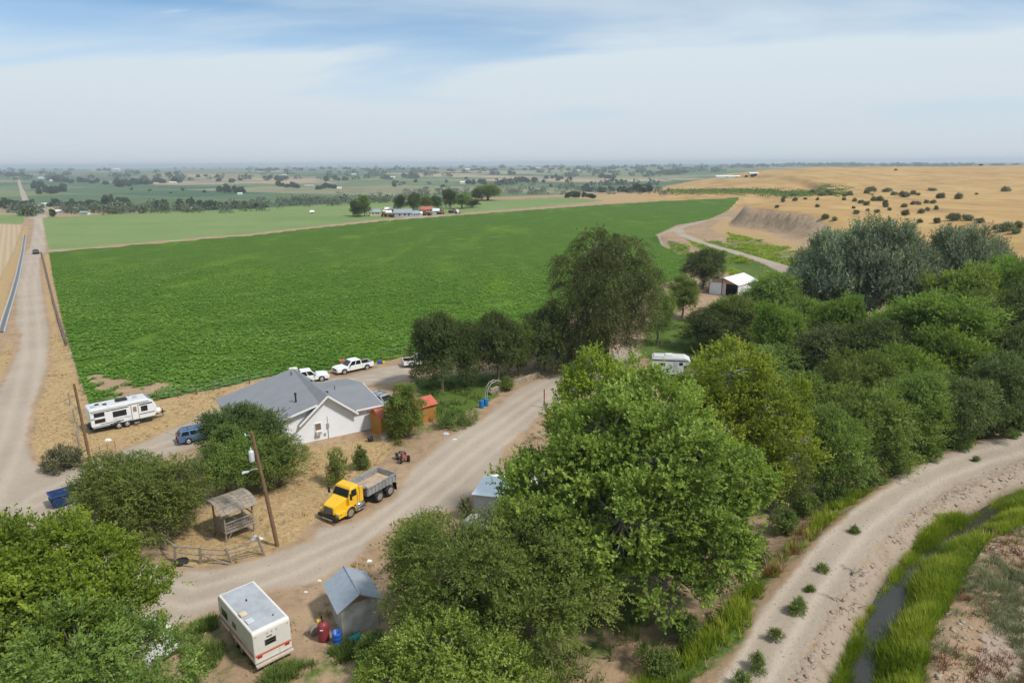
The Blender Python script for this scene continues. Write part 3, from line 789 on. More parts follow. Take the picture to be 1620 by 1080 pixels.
# far trees: few large leaf clumps
NF = 0
for i_, (R_, H_, zb_, sq_) in enumerate([(5.5, 9, .5, 1), (4.2, 12, .8, 1), (7.0, 8, .3, 1)]):
    g_ = np.random.default_rng(40 + i_)
    V_, t_, cc_, cl_ = crown_geo(g_, dome_lobes(g_, R_, H_, zb_, 6), clump_r=1.5, twigs=12, leaves=5, twig_len=1.2, leaf=(1.0, .65), flat_bottom=.7)
    mb_ = MB(); limbs(mb_, g_, cc_, cl_, 0, .3, 1, .05)
    TREE_PROTO['far%d' % i_] = (leaves_mesh('far_crown', V_, t_, L_FAR), mb_.mesh('far_trunk', BARK), *extent(V_)); NF += len(t_)
def place_tree(key, x, y, R, H, rz, label, cat='tree', group=None, name=None, mat=None, z=None, stretch=1.0):
    crown, trunk, R0, H0 = TREE_PROTO[key]
    z = gz(x, y) if z is None else z
    t = empty(name or 'leafy_tree', (x, y, z), rz, label, cat, group, (R / R0, R / R0 * stretch, H / H0))
    c = bpy.data.objects.new('crown', crown); COL.objects.link(c); c.parent = t
    k = bpy.data.objects.new('trunk', trunk); COL.objects.link(k); k.parent = t
    if mat:
        c.material_slots[0].link = 'OBJECT'; c.material_slots[0].material = mat
    return t
def tree_px(key, u, vb, vt, wpx, rz, label, z0=None, **kw):
    """a tree whose foot stands where photo pixel (u, vb) meets the ground, as tall and wide as it shows"""
    x, y, z = at(u, vb)
    dist = math.hypot(x, y)
    d = ray(u, vt); t = math.hypot(x, y) / math.hypot(d[0], d[1])
    H = (CAM_H + d[2] * t - z) * .99
    depth = y * cp + (CAM_H - z) * sp
    R = wpx / 2 / FPX * depth * 1.03
    return place_tree(key, x, y, R, H, rz, label, z=z, **kw)
def hero(name, key, x, y, H, lobes, mat, seed, label, trunk_r=.4, bark=None, z=None, trunks=1, twig_share=.35, **kw):
    g = np.random.default_rng(seed)
    V, tint, cc, cl = crown_geo(g, lobes, **kw)
    z = gz(x, y) if z is None else z
    t = empty(name, (x, y, z), 0, label, 'tree')
    c = bpy.data.objects.new('crown', leaves_mesh('crown', V, tint, mat)); COL.objects.link(c); c.parent = t
    mb = MB(); limbs(mb, g, cc, cl, 0, trunk_r, trunks, twig_share)
    mb.build('trunk', bark or BARK, t)
    global NTRI
    NTRI += len(tint); print(name, len(tint)); return t
# ------------------------------------------------------------------ the big trees near the camera
EL = dict(clump_r=.85, twigs=26, leaves=9, twig_len=.8, leaf=(.18, .08), droop=.35)
hero('cottonwood_tree', 'k1', 6.2, 41.0, 15, [((-3.9, 0, 7.9), (2.7, 3.0, 2.4)), ((-4.4, -1, 6.2), (2.0, 2.4, 2.0)), ((.2, .5, 11.5), (2.9, 3.3, 2.5)), ((-1.9, -.4, 9.7), (2.2, 2.4, 1.8)), ((3.2, -1, 10.4), (3.7, 3.7, 3.0)),
     ((.6, -3, 7.8), (3.8, 3.2, 2.8)), ((5.4, -2, 6.6), (3.2, 3.2, 2.8)), ((-3.0, -3, 5.2), (2.9, 2.6, 2.3)), ((5.8, -1.8, 3.9), (2.0, 2.0, 1.9)), ((3.0, -4.0, 4.0), (2.2, 2.4, 2.2)),
     ((3.4, 3, 12.2), (3.2, 3.2, 2.6)), ((-.2, 3.2, 10.4), (2.6, 2.8, 2.2)), ((7.6, 0, 8.6), (2.6, 2.8, 2.4)), ((-2.8, -3.4, 7.0), (2.0, 2.0, 1.8))], L_COT, 101,
     'huge spreading mid green cottonwood in the centre foreground beside the canal road', .55, BARK_PALE, clump_r=.85, twigs=29, leaves=8, twig_len=.6, leaf=(.205, .15), up=.45, clumps_per=.92, twig_share=.75)
k2_ = hero('cottonwood_tree', 'k2', 15.6, 49.5, 15, [((-1.2, 0, 11.0), (2.1, 2.2, 1.6)), ((1.2, .5, 13.4), (2.2, 2.4, 2.1)), ((3.6, -.5, 10.8), (2.6, 2.6, 2.2)), ((.2, -1.5, 9.6), (2.6, 2.4, 2.3)),
     ((5.0, -1, 7.6), (2.2, 2.2, 1.7)), ((-3.4, -.8, 8.8), (2.1, 2.2, 1.8)), ((2.4, -2.0, 6.4), (2.2, 2.0, 1.9)), ((-1.6, -2, 6.6), (2.2, 2.0, 2.0))], L_LIME, 102,
     'yellow-green cottonwood with bare pale limbs showing, behind and right of the huge cottonwood', .34, BARK_PALE, clump_r=.8, twigs=30, leaves=8, twig_len=.6, leaf=(.19, .13), up=.6, clumps_per=.72, twig_share=.5)
g_ = np.random.default_rng(71)
for q in range(5):                                                # bare pale limbs sticking out of the right side
    p0 = Vector((3.2 + .5 * g_.random(), -1.6, 5.2 + q * .75)); dr = Vector((1, -.25 + .3 * g_.random(), .15 + .5 * (g_.random() - .4))).normalized(); m_ = MB()
    p1 = p0 + dr * 1.9 + Vector((0, 0, .2)); p2 = p1 + (dr + Vector((0, g_.normal() * .25, g_.normal() * .3))).normalized() * 1.5
    m_.tube([p0, p1, p2], [.10, .06, .025], 6)
    for w in range(9):
        s_ = p0.lerp(p2, .35 + .6 * g_.random()); e_ = s_ + (dr + Vector(g_.normal(size=3)) * .75).normalized() * (.5 + .7 * g_.random())
        m_.tube([s_, s_.lerp(e_, .5) + Vector(g_.normal(size=3)) * .08, e_], [.03, .02, .007], 4, False)
    m_.build('bare_limb', BARK_PALE, k2_)
hero('cottonwood_tree', 'k3', 6.0, 50.0, 13, [((-.5, 0, 11.2), (1.7, 2.2, 1.8)), ((.6, 0, 12.8), (1.7, 1.8, 1.6)), ((2.3, .3, 11.6), (1.6, 1.8, 1.5)), ((-1.4, -.5, 8.6), (1.9, 2.0, 1.9)), ((1.4, -.5, 8.2), (2.8, 2.4, 2.2))], L_LIME, 103,
     'lime green treetop rising behind the left half of the huge cottonwood', .28, BARK_PALE, clump_r=.75, twigs=30, leaves=8, twig_len=.6, leaf=(.185, .125), up=.7, clumps_per=.75, tint_bias=-.08)
hero('elm_tree', 'l', -.9, 36.2, 11, [((.7, .3, 6.7), (2.7, 2.7, 1.9)), ((-3.1, .6, 6.0), (2.5, 2.4, 1.9)), ((2.6, 0, 6.5), (2.5, 2.5, 1.9)), ((-1.4, -1.6, 5.8), (2.8, 2.4, 2.2)), ((3.8, -1.4, 4.6), (2.5, 2.3, 2.2)),
     ((-4.0, 0, 4.2), (2.0, 2.0, 1.7)), ((1.6, -2.8, 3.8), (2.6, 2.2, 2.2)), ((-4.2, 3.6, 4.6), (2.3, 2.2, 1.6)), ((-3.0, -2.4, 3.2), (2.6, 2.2, 2.0))], L_ELM, 104,
     'feathery green elm in the lower centre foreground, left of the huge cottonwood trunk', .3, None, trunks=2, twig_share=.45, tint_bias=.06, **EL)
hero('honey_locust_tree', 'l2', -3.6, 31.0, 6, [((0, .2, 3.6), (2.5, 2.0, 1.7)), ((-2.3, 0, 2.6), (1.9, 1.7, 1.4)), ((2.4, -.2, 2.8), (2.0, 1.8, 1.5)), ((.2, -1.2, 2.0), (2.6, 1.6, 1.5)), ((3.6, -.5, 1.7), (1.6, 1.5, 1.2))], L_COT, 105,
     'low bright green bushy tree at the bottom edge, in front of the feathery elm', .16, None, trunks=2, clump_r=.62, twigs=22, leaves=8, twig_len=.5, leaf=(.145, .09), up=.5, tint_bias=.10)
hero('ash_tree', 't1', -27.2, 32.6, 11, [((-1, 0, 7.6), (3.5, 3.5, 2.2)), ((3.0, .6, 6.6), (2.8, 2.7, 2.0)), ((-5, .2, 6.6), (3.2, 3.0, 2.1)), ((1.6, -1.4, 6.0), (3.4, 2.6, 2.3)), ((5.2, -.4, 4.8), (1.9, 2.0, 1.7)),
     ((-3.4, -2, 5.6), (3.2, 2.6, 2.4)), ((-7.4, -.5, 5.4), (2.8, 2.8, 2.4)), ((4.2, -2.4, 3.6), (2.6, 2.2, 2.0)), ((.6, 2.2, 7.4), (2.6, 2.4, 1.8)), ((5.4, .8, 5.8), (1.6, 1.6, 1.4))], L_ASH, 106,
     'bright green broad-leaved tree filling the bottom left corner beside the gravel road', .3, None, clump_r=.8, twigs=26, leaves=8, twig_len=.55, leaf=(.19, .115), up=.5, clumps_per=1.0)
hero('elm_tree', 't1b', -21.6, 28.4, 8, [((0, .4, 5.6), (2.8, 2.5, 2.0)), ((-2.8, 0, 4.8), (2.6, 2.2, 2.0)), ((2.6, .2, 4.6), (2.4, 2.2, 1.8)), ((-.6, -1.6, 3.6), (3.0, 2.0, 1.9)), ((-4.6, -.4, 3.6), (2.4, 2.2, 1.8)), ((3.6, -1.0, 3.0), (2.0, 2.0, 1.6))], L_ELM, 107,
     'darker feathery elm in front of the bright green tree in the bottom left corner', .22, None, trunks=2, twig_share=.45, tint_bias=.02, **EL)
hero('young_ash_tree', 't1c', -17.6, 27.2, 4, [((0, 0, 2.6), (1.5, 1.3, 1.2)), ((-1.6, 0, 2.1), (1.4, 1.2, 1.0)), ((1.4, .2, 1.8), (1.2, 1.1, .9)), ((.2, -.8, 1.2), (1.6, 1.0, .9))], L_LIME, 108,
     'low yellow-green bush at the bottom edge, left of the old camper', .1, None, trunks=2, clump_r=.5, twigs=26, leaves=8, twig_len=.45, leaf=(.12, .07), up=.5, tint_bias=-.12)
# the old willow at the end of the yard road
hero('willow_tree', 'g', 13.2, 96.5, 19.5, [((-1.23, 0, 17.2), (2.92, 3.4, 2.4)), ((2.46, .5, 16.2), (3.10, 3.4, 2.3)), ((-4.40, -.4, 13.6), (2.75, 3.2, 2.8)), ((4.75, 0, 13.2), (2.32, 2.9, 2.6)), ((0.00, -2, 13.2), (3.78, 3.6, 3.0)),
     ((-4.93, -1, 9.6), (2.41, 3.0, 2.9)), ((3.87, -1.5, 9.4), (2.75, 3.0, 2.9)), ((-0.70, -2.6, 9.0), (3.27, 3.0, 3.0)), ((-3.70, -1, 6.2), (2.06, 2.6, 2.4)), ((3.17, -1.8, 6.0), (2.24, 2.6, 2.4)), ((5.81, 0, 16.4 - 6), (1.38, 2.0, 3.0)), ((-1.06, -2.2, 5.6), (2.06, 2.2, 2.2)), ((1.41, -2.4, 7.4), (2.24, 2.4, 2.4))], L_WIL, 109,
     'very tall dark olive willow at the end of the yard road', .62, None, trunks=3, clump_r=1.1, twigs=22, leaves=12, twig_len=1.5, leaf=(.28, .09), droop=.85, up=.2, spread=.7, twig_share=.3)

# row of elms between the two yard roads, left of the house
TREES = [
    ('elm_b', 186, 842, 722, 124, 'feathery elm next to the blue dumpster, leftmost of the row across from the camper'),
    ('elm_b', 262, 852, 733, 150, 'feathery elm in front of the lookout platform, right beside its steps'),
    ('elm_a', 215, 800, 722, 100, 'elm in the back of the row facing the travel trailer'),
    ('elm_a', 358, 788, 700, 74, 'rounded green elm between the blue car and the lookout platform'),
    ('elm_c', 392, 752, 640, 128, 'dark elm covering the left corner of the white house'),
    ('elm_b', 442, 768, 690, 95, 'low elm right of the lookout platform behind the transformer pole'),
    ('elm_a', 384, 775, 672, 84, 'elm directly behind the roof of the lookout platform'),
    # dark elms along the yard, right of the pickups
    ('elm_c', 700, 616, 496, 92, 'dark elm hiding the front half of the third white pickup'),
    ('elm_c', 738, 610, 512, 62, 'narrow dark elm left of the white tank van'),
    ('elm_c', 788, 604, 498, 84, 'dark elm right of the white tank van above the low stone wall'),
    ('elm_a', 822, 594, 510, 56, 'smaller elm in the middle of the dark row above the stone wall'),
    ('elm_c', 862, 586, 488, 88, 'dark elm hiding the workshop wall, left of the tall willow'),
    ('elm_b', 1040, 546, 455, 46, 'drooping elm immediately right of the tall willow'),
    ('upright', 1079, 503, 436, 48, 'small upright tree between the willow and the open white barn'),
    ('elm_c', 1112, 456, 395, 66, 'round dark tree standing left of the open white barn'),
    # right mass
    ('elm_c', 1122, 556, 492, 84, 'dark bushy tree below the dirt yard of the open white barn'),
    ('elm_c', 1160, 548, 468, 92, 'dark tree just below the open white barn'),
    ('elm_a', 1218, 536, 440, 104, 'olive tree right of the open white barn under the silver poplars'),
    ('elm_a', 1272, 560, 462, 96, 'green tree below the left edge of the silver poplars'),
    ('bright', 1230, 600, 482, 84, 'bright green tree above the yellow-green cottonwood'),
    ('bright', 1318, 590, 466, 84, 'bright green tree under the middle of the silver poplars'),
    ('upright', 1402, 600, 486, 90, 'upright bright tree in the middle of the right-hand wood'),
    ('elm_a', 1200, 640, 548, 112, 'green elm directly behind the yellow-green cottonwood'),
    ('elm_a', 1300, 640, 512, 130, 'broad elm in the left half of the right-hand wood'),
    ('elm_c', 1385, 652, 520, 128, 'broad dark elm in the centre of the right-hand wood'),
    ('elm_a', 1452, 640, 476, 150, 'large round elm in the right half of the right-hand wood'),
    ('elm_a', 1545, 622, 462, 150, 'large elm near the right edge above the canal road bend'),
    ('elm_c', 1632, 628, 455, 150, 'dark elm cut by the right edge of the wood above the canal road'),
    ('elm_c', 1262, 702, 580, 112, 'dark elm right of the bare limbs of the yellow-green cottonwood'),
    ('elm_b', 1345, 700, 566, 128, 'olive elm with bare twigs in the lower middle of the right-hand wood'),
    ('elm_a', 1428, 694, 560, 130, 'elm behind the front row over the canal road, middle of the wood'),
    ('bright', 1506, 680, 522, 130, 'brighter elm behind the front row near the canal road bend'),
    ('elm_c', 1592, 662, 520, 120, 'dark elm behind the front row at the canal road bend'),
    ('elm_c', 1302, 786, 640, 116, 'dark green elm nearest the canal road, leftmost of the front row'),
    ('elm_b', 1372, 752, 622, 120, 'drooping elm of the front row over the straight of the canal road'),
    ('elm_a', 1440, 728, 606, 108, 'third elm of the front row along the canal road'),
    ('elm_b', 1506, 706, 588, 104, 'fourth elm of the front row along the canal road'),
    ('elm_c', 1568, 688, 560, 96, 'dark gap-filling elm of the front row at the canal road bend'),
    ('elm_c', 1630, 672, 540, 110, 'front row elm cut by the right edge beside the canal road'),
    ('elm_b', 1232, 806, 700, 92, 'low elm between the cottonwood and the canal road'),
    ('silver_b', 1272, 520, 398, 76, 'silver poplar at the left end of the silver clump below the dry hill'),
    ('silver_a', 1312, 528, 366, 120, 'tall silver poplar in the left half of the silver clump'),
    ('silver_a', 1372, 534, 350, 130, 'tallest silver poplar in the middle of the silver clump'),
    ('silver_b', 1432, 528, 374, 104, 'silver poplar right of the tallest one below the dry hill'),
    ('silver_a', 1498, 522, 360, 120, 'silver poplar in the right half of the silver clump'),
    ('silver_b', 1554, 516, 380, 84, 'silver poplar at the right end of the silver clump'),
    ('bright', 1334, 520, 432, 50, 'small light green tree in front of the silver poplars'),
    ('bright', 1500, 552, 418, 112, 'bright green tree in front of the right-hand silver poplars'),
    ('bright', 1568, 548, 412, 96, 'bright green tree below the right end of the silver poplars'),
    ('elm_a', 1630, 556, 396, 120, 'tree at the right edge level with the foot of the dry hill'),
]
for i, (k, u, vb, vt, w, lab) in enumerate(TREES):
    if 17 <= i < 40 and k in ('elm_a', 'elm_c', 'elm_b'):
        vt += (-14, 5, -4, 8, -10)[i % 5]; w *= (1.0, 1.12, .92)[i % 3]
        if k == 'elm_a' and i % 2: k = 'elm_d'
    tree_px(k, u, vb, vt, w, (i * 2.1) % 6.28, lab, name={'elm_a': 'elm_tree', 'elm_d': 'elm_tree', 'elm_b': 'elm_tree', 'elm_c': 'dark_elm_tree', 'upright': 'upright_tree', 'bright': 'green_tree', 'silver_a': 'silver_poplar_tree', 'silver_b': 'silver_poplar_tree'}[k],
            mat=({'elm_a': [None, L_FRESH, L_OLIVE], 'elm_d': [None, L_FRESH, L_OLIVE], 'elm_b': [L_OLIVE, None], 'elm_c': [None, L_ELM, L_OLIVE, None], 'bright': [L_FRESH, None], 'upright': [L_FRESH]}.get(k, [None])[(i * 7 // 3) % len({'elm_a': [0] * 3, 'elm_d': [0] * 3, 'elm_b': [0] * 2, 'elm_c': [0] * 4, 'bright': [0] * 2, 'upright': [0]}.get(k, [0]))] if i >= 15 else None),
            group={'silver_a': 'silver poplars below the dry hill', 'silver_b': 'silver poplars below the dry hill'}.get(k))

# shrubs
def shrub(name, u, v, wpx, hpx, mat, seed, label, n=5, cat='shrub', group=None, **kw):
    x, y, z = at(u, v); dep = y * cp + (CAM_H - z) * sp
    R = wpx / 2 / FPX * dep; R = max(R - .22, R * .5); H = max(.15, hpx / FPX * dep * 1.0 - .12)
    g = np.random.default_rng(seed)
    lb = []
    for a in np.arange(n) * 6.28 / n + g.random() * 3:
        q_ = .35 + .3 * g.random(); s_ = .6 + .5 * g.random()
        lb.append(((R * q_ * math.cos(a), R * q_ * math.sin(a), H * (.22 + .4 * g.random())), (R * .52 * s_, R * .52 * s_, H * .36 * s_)))
    lb.append(((R * .15, 0, H * .6), (R * .42, R * .42, H * .36)))
    p = dict(clump_r=max(.2, R * .28), twigs=18, leaves=6, twig_len=.36, leaf=(.145, .07), flat_bottom=.6); p.update(kw)
    V, tint, cc, cl = crown_geo(g, lb, **p)
    t = empty(name, (x, y, z), 0, label, cat, group)
    c = bpy.data.objects.new('foliage', leaves_mesh('foliage', V, tint, mat)); COL.objects.link(c); c.parent = t
    mb = MB()
    if hpx > 30: limbs(mb, g, cc, cl, 0, .05, 2, .3)
    else: mb.tube([(0, 0, -.1), (0, .01, H * .4)], [.02, .01], 5)
    mb.build('stem', BARK, t)
    return t
shrub('sapling', 534, 766, 40, 64, L_ELM, 1, 'green sapling standing just behind the cab of the yellow dump truck', tint_bias=.14, clumps_per=.42, twigs=12, up=1.0, twig_len=.4)
shrub('sapling', 571, 742, 30, 40, L_WEED, 2, 'thin pale sapling behind the bed of the yellow dump truck', clumps_per=.4, twigs=12, up=1.0)
shrub('shrub', 639, 690, 66, 92, L_ELM, 3, 'large round green shrub growing against the red-roofed shed', twigs=34, tint_bias=.08, droop=.3)
shrub('shrub', 100, 742, 54, 40, L_SAGE, 4, 'dry grey-green shrub beside the gravel road near the left utility pole', clumps_per=.8, tint_bias=-.1)
shrub('shrub', 799, 617, 28, 18, L_ELM, 5, 'low round green shrub at the foot of the stone wall')
shrub('shrub', 720, 672, 60, 24, L_WEED, 6, 'low weedy bush left of the blue drums along the yard road')
shrub('shrub', 672, 858, 84, 48, L_ELM, 7, 'loose shrub on the yard road side of the white storage shed', clumps_per=.7, up=.9, twig_len=.6)
shrub('shrub', 590, 1060, 60, 66, L_WEED, 8, 'thin weedy shrub with pale stems right of the blue tarp')
shrub('shrub', 736, 818, 22, 34, L_SAGE, 9, 'straggly dry shrub at the left corner of the white storage shed', clumps_per=.4, twigs=12, up=1.0)
for i, (u, v, w, h, m_, lab) in enumerate([(1240, 842, 46, 40, L_WEED, 'bushy undergrowth at the cottonwood side of the canal road, nearest of the row'), (1272, 818, 44, 46, L_ELM, 'second undergrowth bush below the dark green elms'), (1318, 796, 50, 34, L_WEED, 'low undergrowth bush under the first front elm'),
                                       (1362, 772, 54, 36, L_OLIVE, 'olive undergrowth bush under the second front elm'), (1412, 748, 50, 30, L_WEED, 'undergrowth bush between second and third front elms'), (1460, 726, 52, 30, L_ELM, 'undergrowth bush under the third front elm'),
                                       (1510, 708, 48, 26, L_WEED, 'undergrowth bush under the fourth front elm'), (1560, 690, 50, 26, L_OLIVE, 'olive undergrowth bush at the canal road bend'), (1610, 676, 50, 24, L_WEED, 'undergrowth bush at the right edge beside the canal road'),
                                       (1080, 1010, 60, 40, L_WEED, 'weedy bush below the cottonwood left of the pallet'), (1195, 890, 50, 44, L_ELM, 'green bush at the right foot of the cottonwood'), (1040, 1060, 60, 34, L_WEED, 'weedy bush at the bottom edge under the cottonwood')]):
    shrub('shrub', u, v, w, h, m_, 50 + i, lab, 4, 'shrub', None, clump_r=.35, twigs=20, leaves=7, twig_len=.35, leaf=(.12, .06))
for i, (u, v, w, h, lab) in enumerate([(1352, 842, 16, 11, 'small weed tuft, farthest one on the canal road'), (1301, 903, 19, 10, 'small weed tuft between the ruts of the canal road'),
                                       (1282, 935, 7, 7, 'tiniest weed sprig on the canal road'), (1261, 968, 32, 26, 'round weed clump in the middle of the canal road'), (1226, 1012, 26, 20, 'weed clump between the ruts, second from the bottom edge group'),
                                       (1196, 1058, 32, 30, 'weed clump nearest the bottom edge on the canal road'), (1174, 1086, 34, 26, 'weed clump cut by the bottom edge on the canal road'),
                                       (1394, 766, 22, 12, 'weed clump at the wood side of the canal road'), (1600, 692, 26, 12, 'weed clump at the far bend of the canal road'), (1544, 729, 8, 5, 'tiny weed at the far bend of the canal road')]):
    shrub('weed_clump', u, v, w, h, L_WEED, 20 + i, lab, 4, 'weed', 'weed clumps on the canal road', clump_r=.17, twigs=12, leaves=6, twig_len=.24, leaf=(.10, .035), tint_bias=.12, up=.8)

# sagebrush on the dry hill, each its own plant
g_ = np.random.default_rng(77)
SB = []
for i in range(5):
    lb = [((g_.uniform(-.75, .75), g_.uniform(-.6, .6), g_.uniform(.22, .5)), (g_.uniform(.25, .48),) * 2 + (g_.uniform(.2, .36),)) for a in range(8)]
    V, tint, _, _ = crown_geo(g_, lb, clump_r=.26, twigs=11, leaves=5, twig_len=.42, leaf=(.20, .08), flat_bottom=.7, up=.8)
    SB.append(leaves_mesh('sagebrush', V, tint, L_SAGE))
SAGE = [(1305, 346, 14, 8), (1320, 349, 12, 6), (1351, 319, 10, 6), (1355, 339, 13, 7), (1362, 322, 11, 6), (1371, 325, 12, 7), (1383, 318, 13, 7), (1393, 318, 14, 8), (1400, 328, 14, 12), (1387, 337, 10, 6), (1407, 333, 9, 5),
        (1431, 341, 15, 9), (1430, 328, 12, 6), (1443, 324, 10, 6), (1452, 324, 12, 6), (1457, 338, 14, 8), (1467, 334, 9, 6), (1480, 332, 9, 7), (1466, 322, 10, 6), (1476, 322, 11, 6), (1488, 314, 16, 9), (1517, 315, 18, 9),
        (1456, 352, 12, 6), (1481, 353, 15, 9), (1508, 349, 22, 12), (1530, 349, 22, 10), (1548, 353, 18, 8), (1590, 365, 30, 14), (1608, 362, 26, 12), (1606, 369, 18, 9), (1575, 363, 14, 8), (1430, 312, 22, 9), (1444, 308, 12, 7), (1415, 309, 14, 6),
        (1403, 304, 18, 7), (1378, 303, 20, 8), (1372, 306, 14, 6), (1345, 309, 14, 7), (1335, 311, 10, 5), (1316, 309, 14, 6), (1474, 302, 16, 5), (1238, 320, 8, 8), (1257, 318, 10, 6), (1293, 317, 8, 5), (1274, 316, 7, 4), (1229, 329, 10, 5),
        (1293, 328, 9, 5), (1335, 317, 8, 5), (1592, 303, 20, 8), (1310, 304, 12, 5), (1300, 310, 16, 7), (1285, 306, 12, 6), (1255, 310, 10, 5), (1240, 314, 9, 5), (1417, 270, 6, 3), (1350, 330, 7, 4), (1372, 334, 8, 4), (1452, 309, 8, 4), (1545, 308, 8, 3)]
for i, (u, v, w, h) in enumerate(SAGE):
    x, y, z = at(u, v); dep = y * cp + (CAM_H - z) * sp
    o = bpy.data.objects.new('sagebrush', SB[i % 5]); COL.objects.link(o)
    R = w / 2 / FPX * dep * .64
    o.location = (x, y, z - .05 * R); o.scale = (R, R, max(.5, h / FPX * dep * .8)); o.rotation_euler = (0, 0, i * 1.7)
    zu = 'left' if u < 1345 else 'middle' if u < 1470 else 'right'; zv = 'upper slope' if v < 312 else 'middle slope' if v < 335 else 'lower slope'
    sz_ = 'small' if w < 12 else 'large' if w > 19 else 'medium'
    tag(o, '%s grey-green sagebrush on the %s at the %s of the dry hill' % (sz_, zv, zu), 'sagebrush', '%s sagebrush on the %s, %s of the hill' % (sz_, zv, zu))

# ------------------------------------------------------------------ far trees of the valley
FAR = []   # (u, v foot, width px, height px)
g_ = np.random.default_rng(5)
def belt(u0, v0, u1, v1, n, w, h, jv=1.0):
    for k in range(n):
        t = (k + .5) / n
        FAR.append((u0 + (u1 - u0) * t + g_.normal() * (u1 - u0) / n * .4, v0 + (v1 - v0) * t + g_.normal() * jv, w * (.7 + .6 * g_.random()), h * (.7 + .6 * g_.random())))
for a in [(0, 277, 42, 279, 8, 9, 7), (52, 300, 68, 292, 4, 12, 10), (60, 308, 103, 303, 6, 13, 12), (84, 289, 240, 291, 16, 12, 8), (180, 296, 236, 291, 7, 12, 9), (248, 288, 290, 288, 4, 14, 8),
          (262, 276, 282, 276, 3, 8, 7), (312, 280, 330, 281, 2, 10, 5), (346, 306, 360, 306, 2, 16, 15), (371, 306, 382, 306, 2, 13, 13), (342, 288, 382, 288, 4, 10, 6), (425, 284, 455, 286, 4, 12, 7), (437, 295, 478, 297, 6, 12, 8),
          (505, 298, 532, 298, 4, 11, 8), (517, 286, 552, 287, 4, 10, 8), (596, 283, 612, 283, 2, 8, 6), (632, 281, 660, 281, 4, 8, 7), (735, 292, 765, 290, 5, 10, 8), (777, 276, 793, 276, 3, 8, 5), (805, 277, 815, 277, 2, 9, 6),
          (815, 288, 846, 288, 5, 12, 8), (862, 282, 900, 282, 6, 9, 6), (950, 282, 975, 282, 5, 9, 7), (935, 273, 972, 273, 5, 8, 5), (1000, 272, 1090, 273, 10, 8, 4), (1060, 275, 1090, 275, 4, 9, 5), (1150, 262.5, 1620, 261.5, 40, 10, 3.5, .4),
          (870, 296, 905, 297, 5, 7, 5), (920, 303, 1035, 304, 14, 14, 10), (890, 311, 940, 313, 7, 12, 8), (1012, 296, 1030, 295, 3, 9, 6), (0, 330, 52, 330, 9, 16, 15), (75, 326, 160, 328, 12, 14, 12), (165, 325, 200, 326, 5, 16, 13),
          (285, 330, 350, 331, 9, 12, 14), (350, 331, 420, 327, 10, 13, 10), (400, 270, 700, 268, 26, 9, 3.5, .7), (700, 270, 1100, 268, 30, 9, 3.5, .9), (1178, 279, 1200, 279, 3, 7, 3), (150, 271, 175, 270, 3, 6, 5), (600, 293, 900, 284, 12, 8, 5, 3), (200, 306, 330, 300, 5, 6, 4, 3)]:
    belt(*a)
FARSP = [(255, 333, 30, 18), (124 * 0 + 46, 341, 22, 16), (84, 343, 10, 14), (1005, 297, 12, 8), (195, 327, 18, 16)]
FAR += FARSP
print('far trees', len(FAR))
for i, (u, v, w, h) in enumerate(FAR[:]):
    x, y, z = at(u, v); dep = y * cp + (CAM_H - z) * sp
    key = 'far%d' % (i % 3); crown, trunk, R0, H0 = TREE_PROTO[key]
    R = max(2.0, w / 2 / FPX * dep * .85); H = max(3.0, h / FPX * dep * .85)
    o = bpy.data.objects.new('valley_tree', crown); COL.objects.link(o)
    o.location = (x, y, z); o.scale = (R / R0, R / R0, H / H0); o.rotation_euler = (0, 0, i * 1.3)
    zu = ['far left', 'left of centre', 'centre', 'right of centre', 'far right'][min(4, int(u / 324))]
    zv = 'on the hazy horizon' if v < 274 else 'in the far valley' if v < 287 else 'in the middle valley' if v < 306 else 'at the near edge of the valley'
    tag(o, 'small dark tree %s, %s' % (zv, zu), 'tree', 'valley trees %s %s' % (zv, zu))
# riverside wood: a belt that reads as one mass
pts = []
for (u0, v0, u1, v1, n, hh) in [(95, 336, 300, 334, 85, 7.5), (400, 326, 640, 317, 85, 7), (640, 308, 900, 304, 90, 5), (300, 334, 420, 329, 40, 6), (20, 336, 60, 336, 20, 9), (880, 300, 1060, 306, 60, 4)]:
    for k in range(n):
        t = g_.random(); x, y, z = at(u0 + (u1 - u0) * t, v0 + (v1 - v0) * t + g_.normal() * 2.2)
        dep = y * cp + (CAM_H - z) * sp; pts.append((x, y, z, hh * (.6 + .7 * g_.random()) / FPX * dep))
VV, TT = [], []
for (x, y, z, h) in pts:
    V, t, _, _ = crown_geo(g_, [((0, 0, h * .5), (h * .8, h * .8, h * .5))], clump_r=h * .5, twigs=4, leaves=3, twig_len=h * .3, leaf=(h * .30, h * .22), flat_bottom=.8)
    VV.append(V + np.array((x, y, z))); TT.append(np.clip(t + .25, 0, 1))
L_RIP = leaf_mat('leaf_riverside', (.060, .078, .050), (.110, .138, .088), (.18, .21, .14), .2)
o = bpy.data.objects.new('riverside_wood', leaves_mesh('riverside_wood', np.concatenate(VV), np.concatenate(TT), L_RIP)); COL.objects.link(o)
tag(o, 'grey-green belt of riverside wood along the near edge of the valley', None, None, 'stuff')
pts = []
for k in range(650):                                              # the far plain is sprinkled with trees too small to pick apart
    u = g_.uniform(0, 1620); v = 264 + 30 * g_.random() ** 1.7
    if u > 1060: v = 262 + (min(1.0, max(0.0, (1250 - u) / 200)) * 14 + 1.5) * g_.random()
    x, y, z = at(u, v); r_ = math.hypot(x, y)
    if r_ < 800 or r_ > 14000 or vnoise(np.array([x]), np.array([y]), 700)[0] < .38: continue
    for q in range(int(1 + 5 * g_.random() ** 2)):
        x2, y2 = x + g_.normal() * 5 + q * 9 * .8, y - q * 9 * .57 + g_.normal() * 5
        pts.append((x2, y2, gz(x2, y2), g_.uniform(5, 11) * (1 + r_ / 9000)))
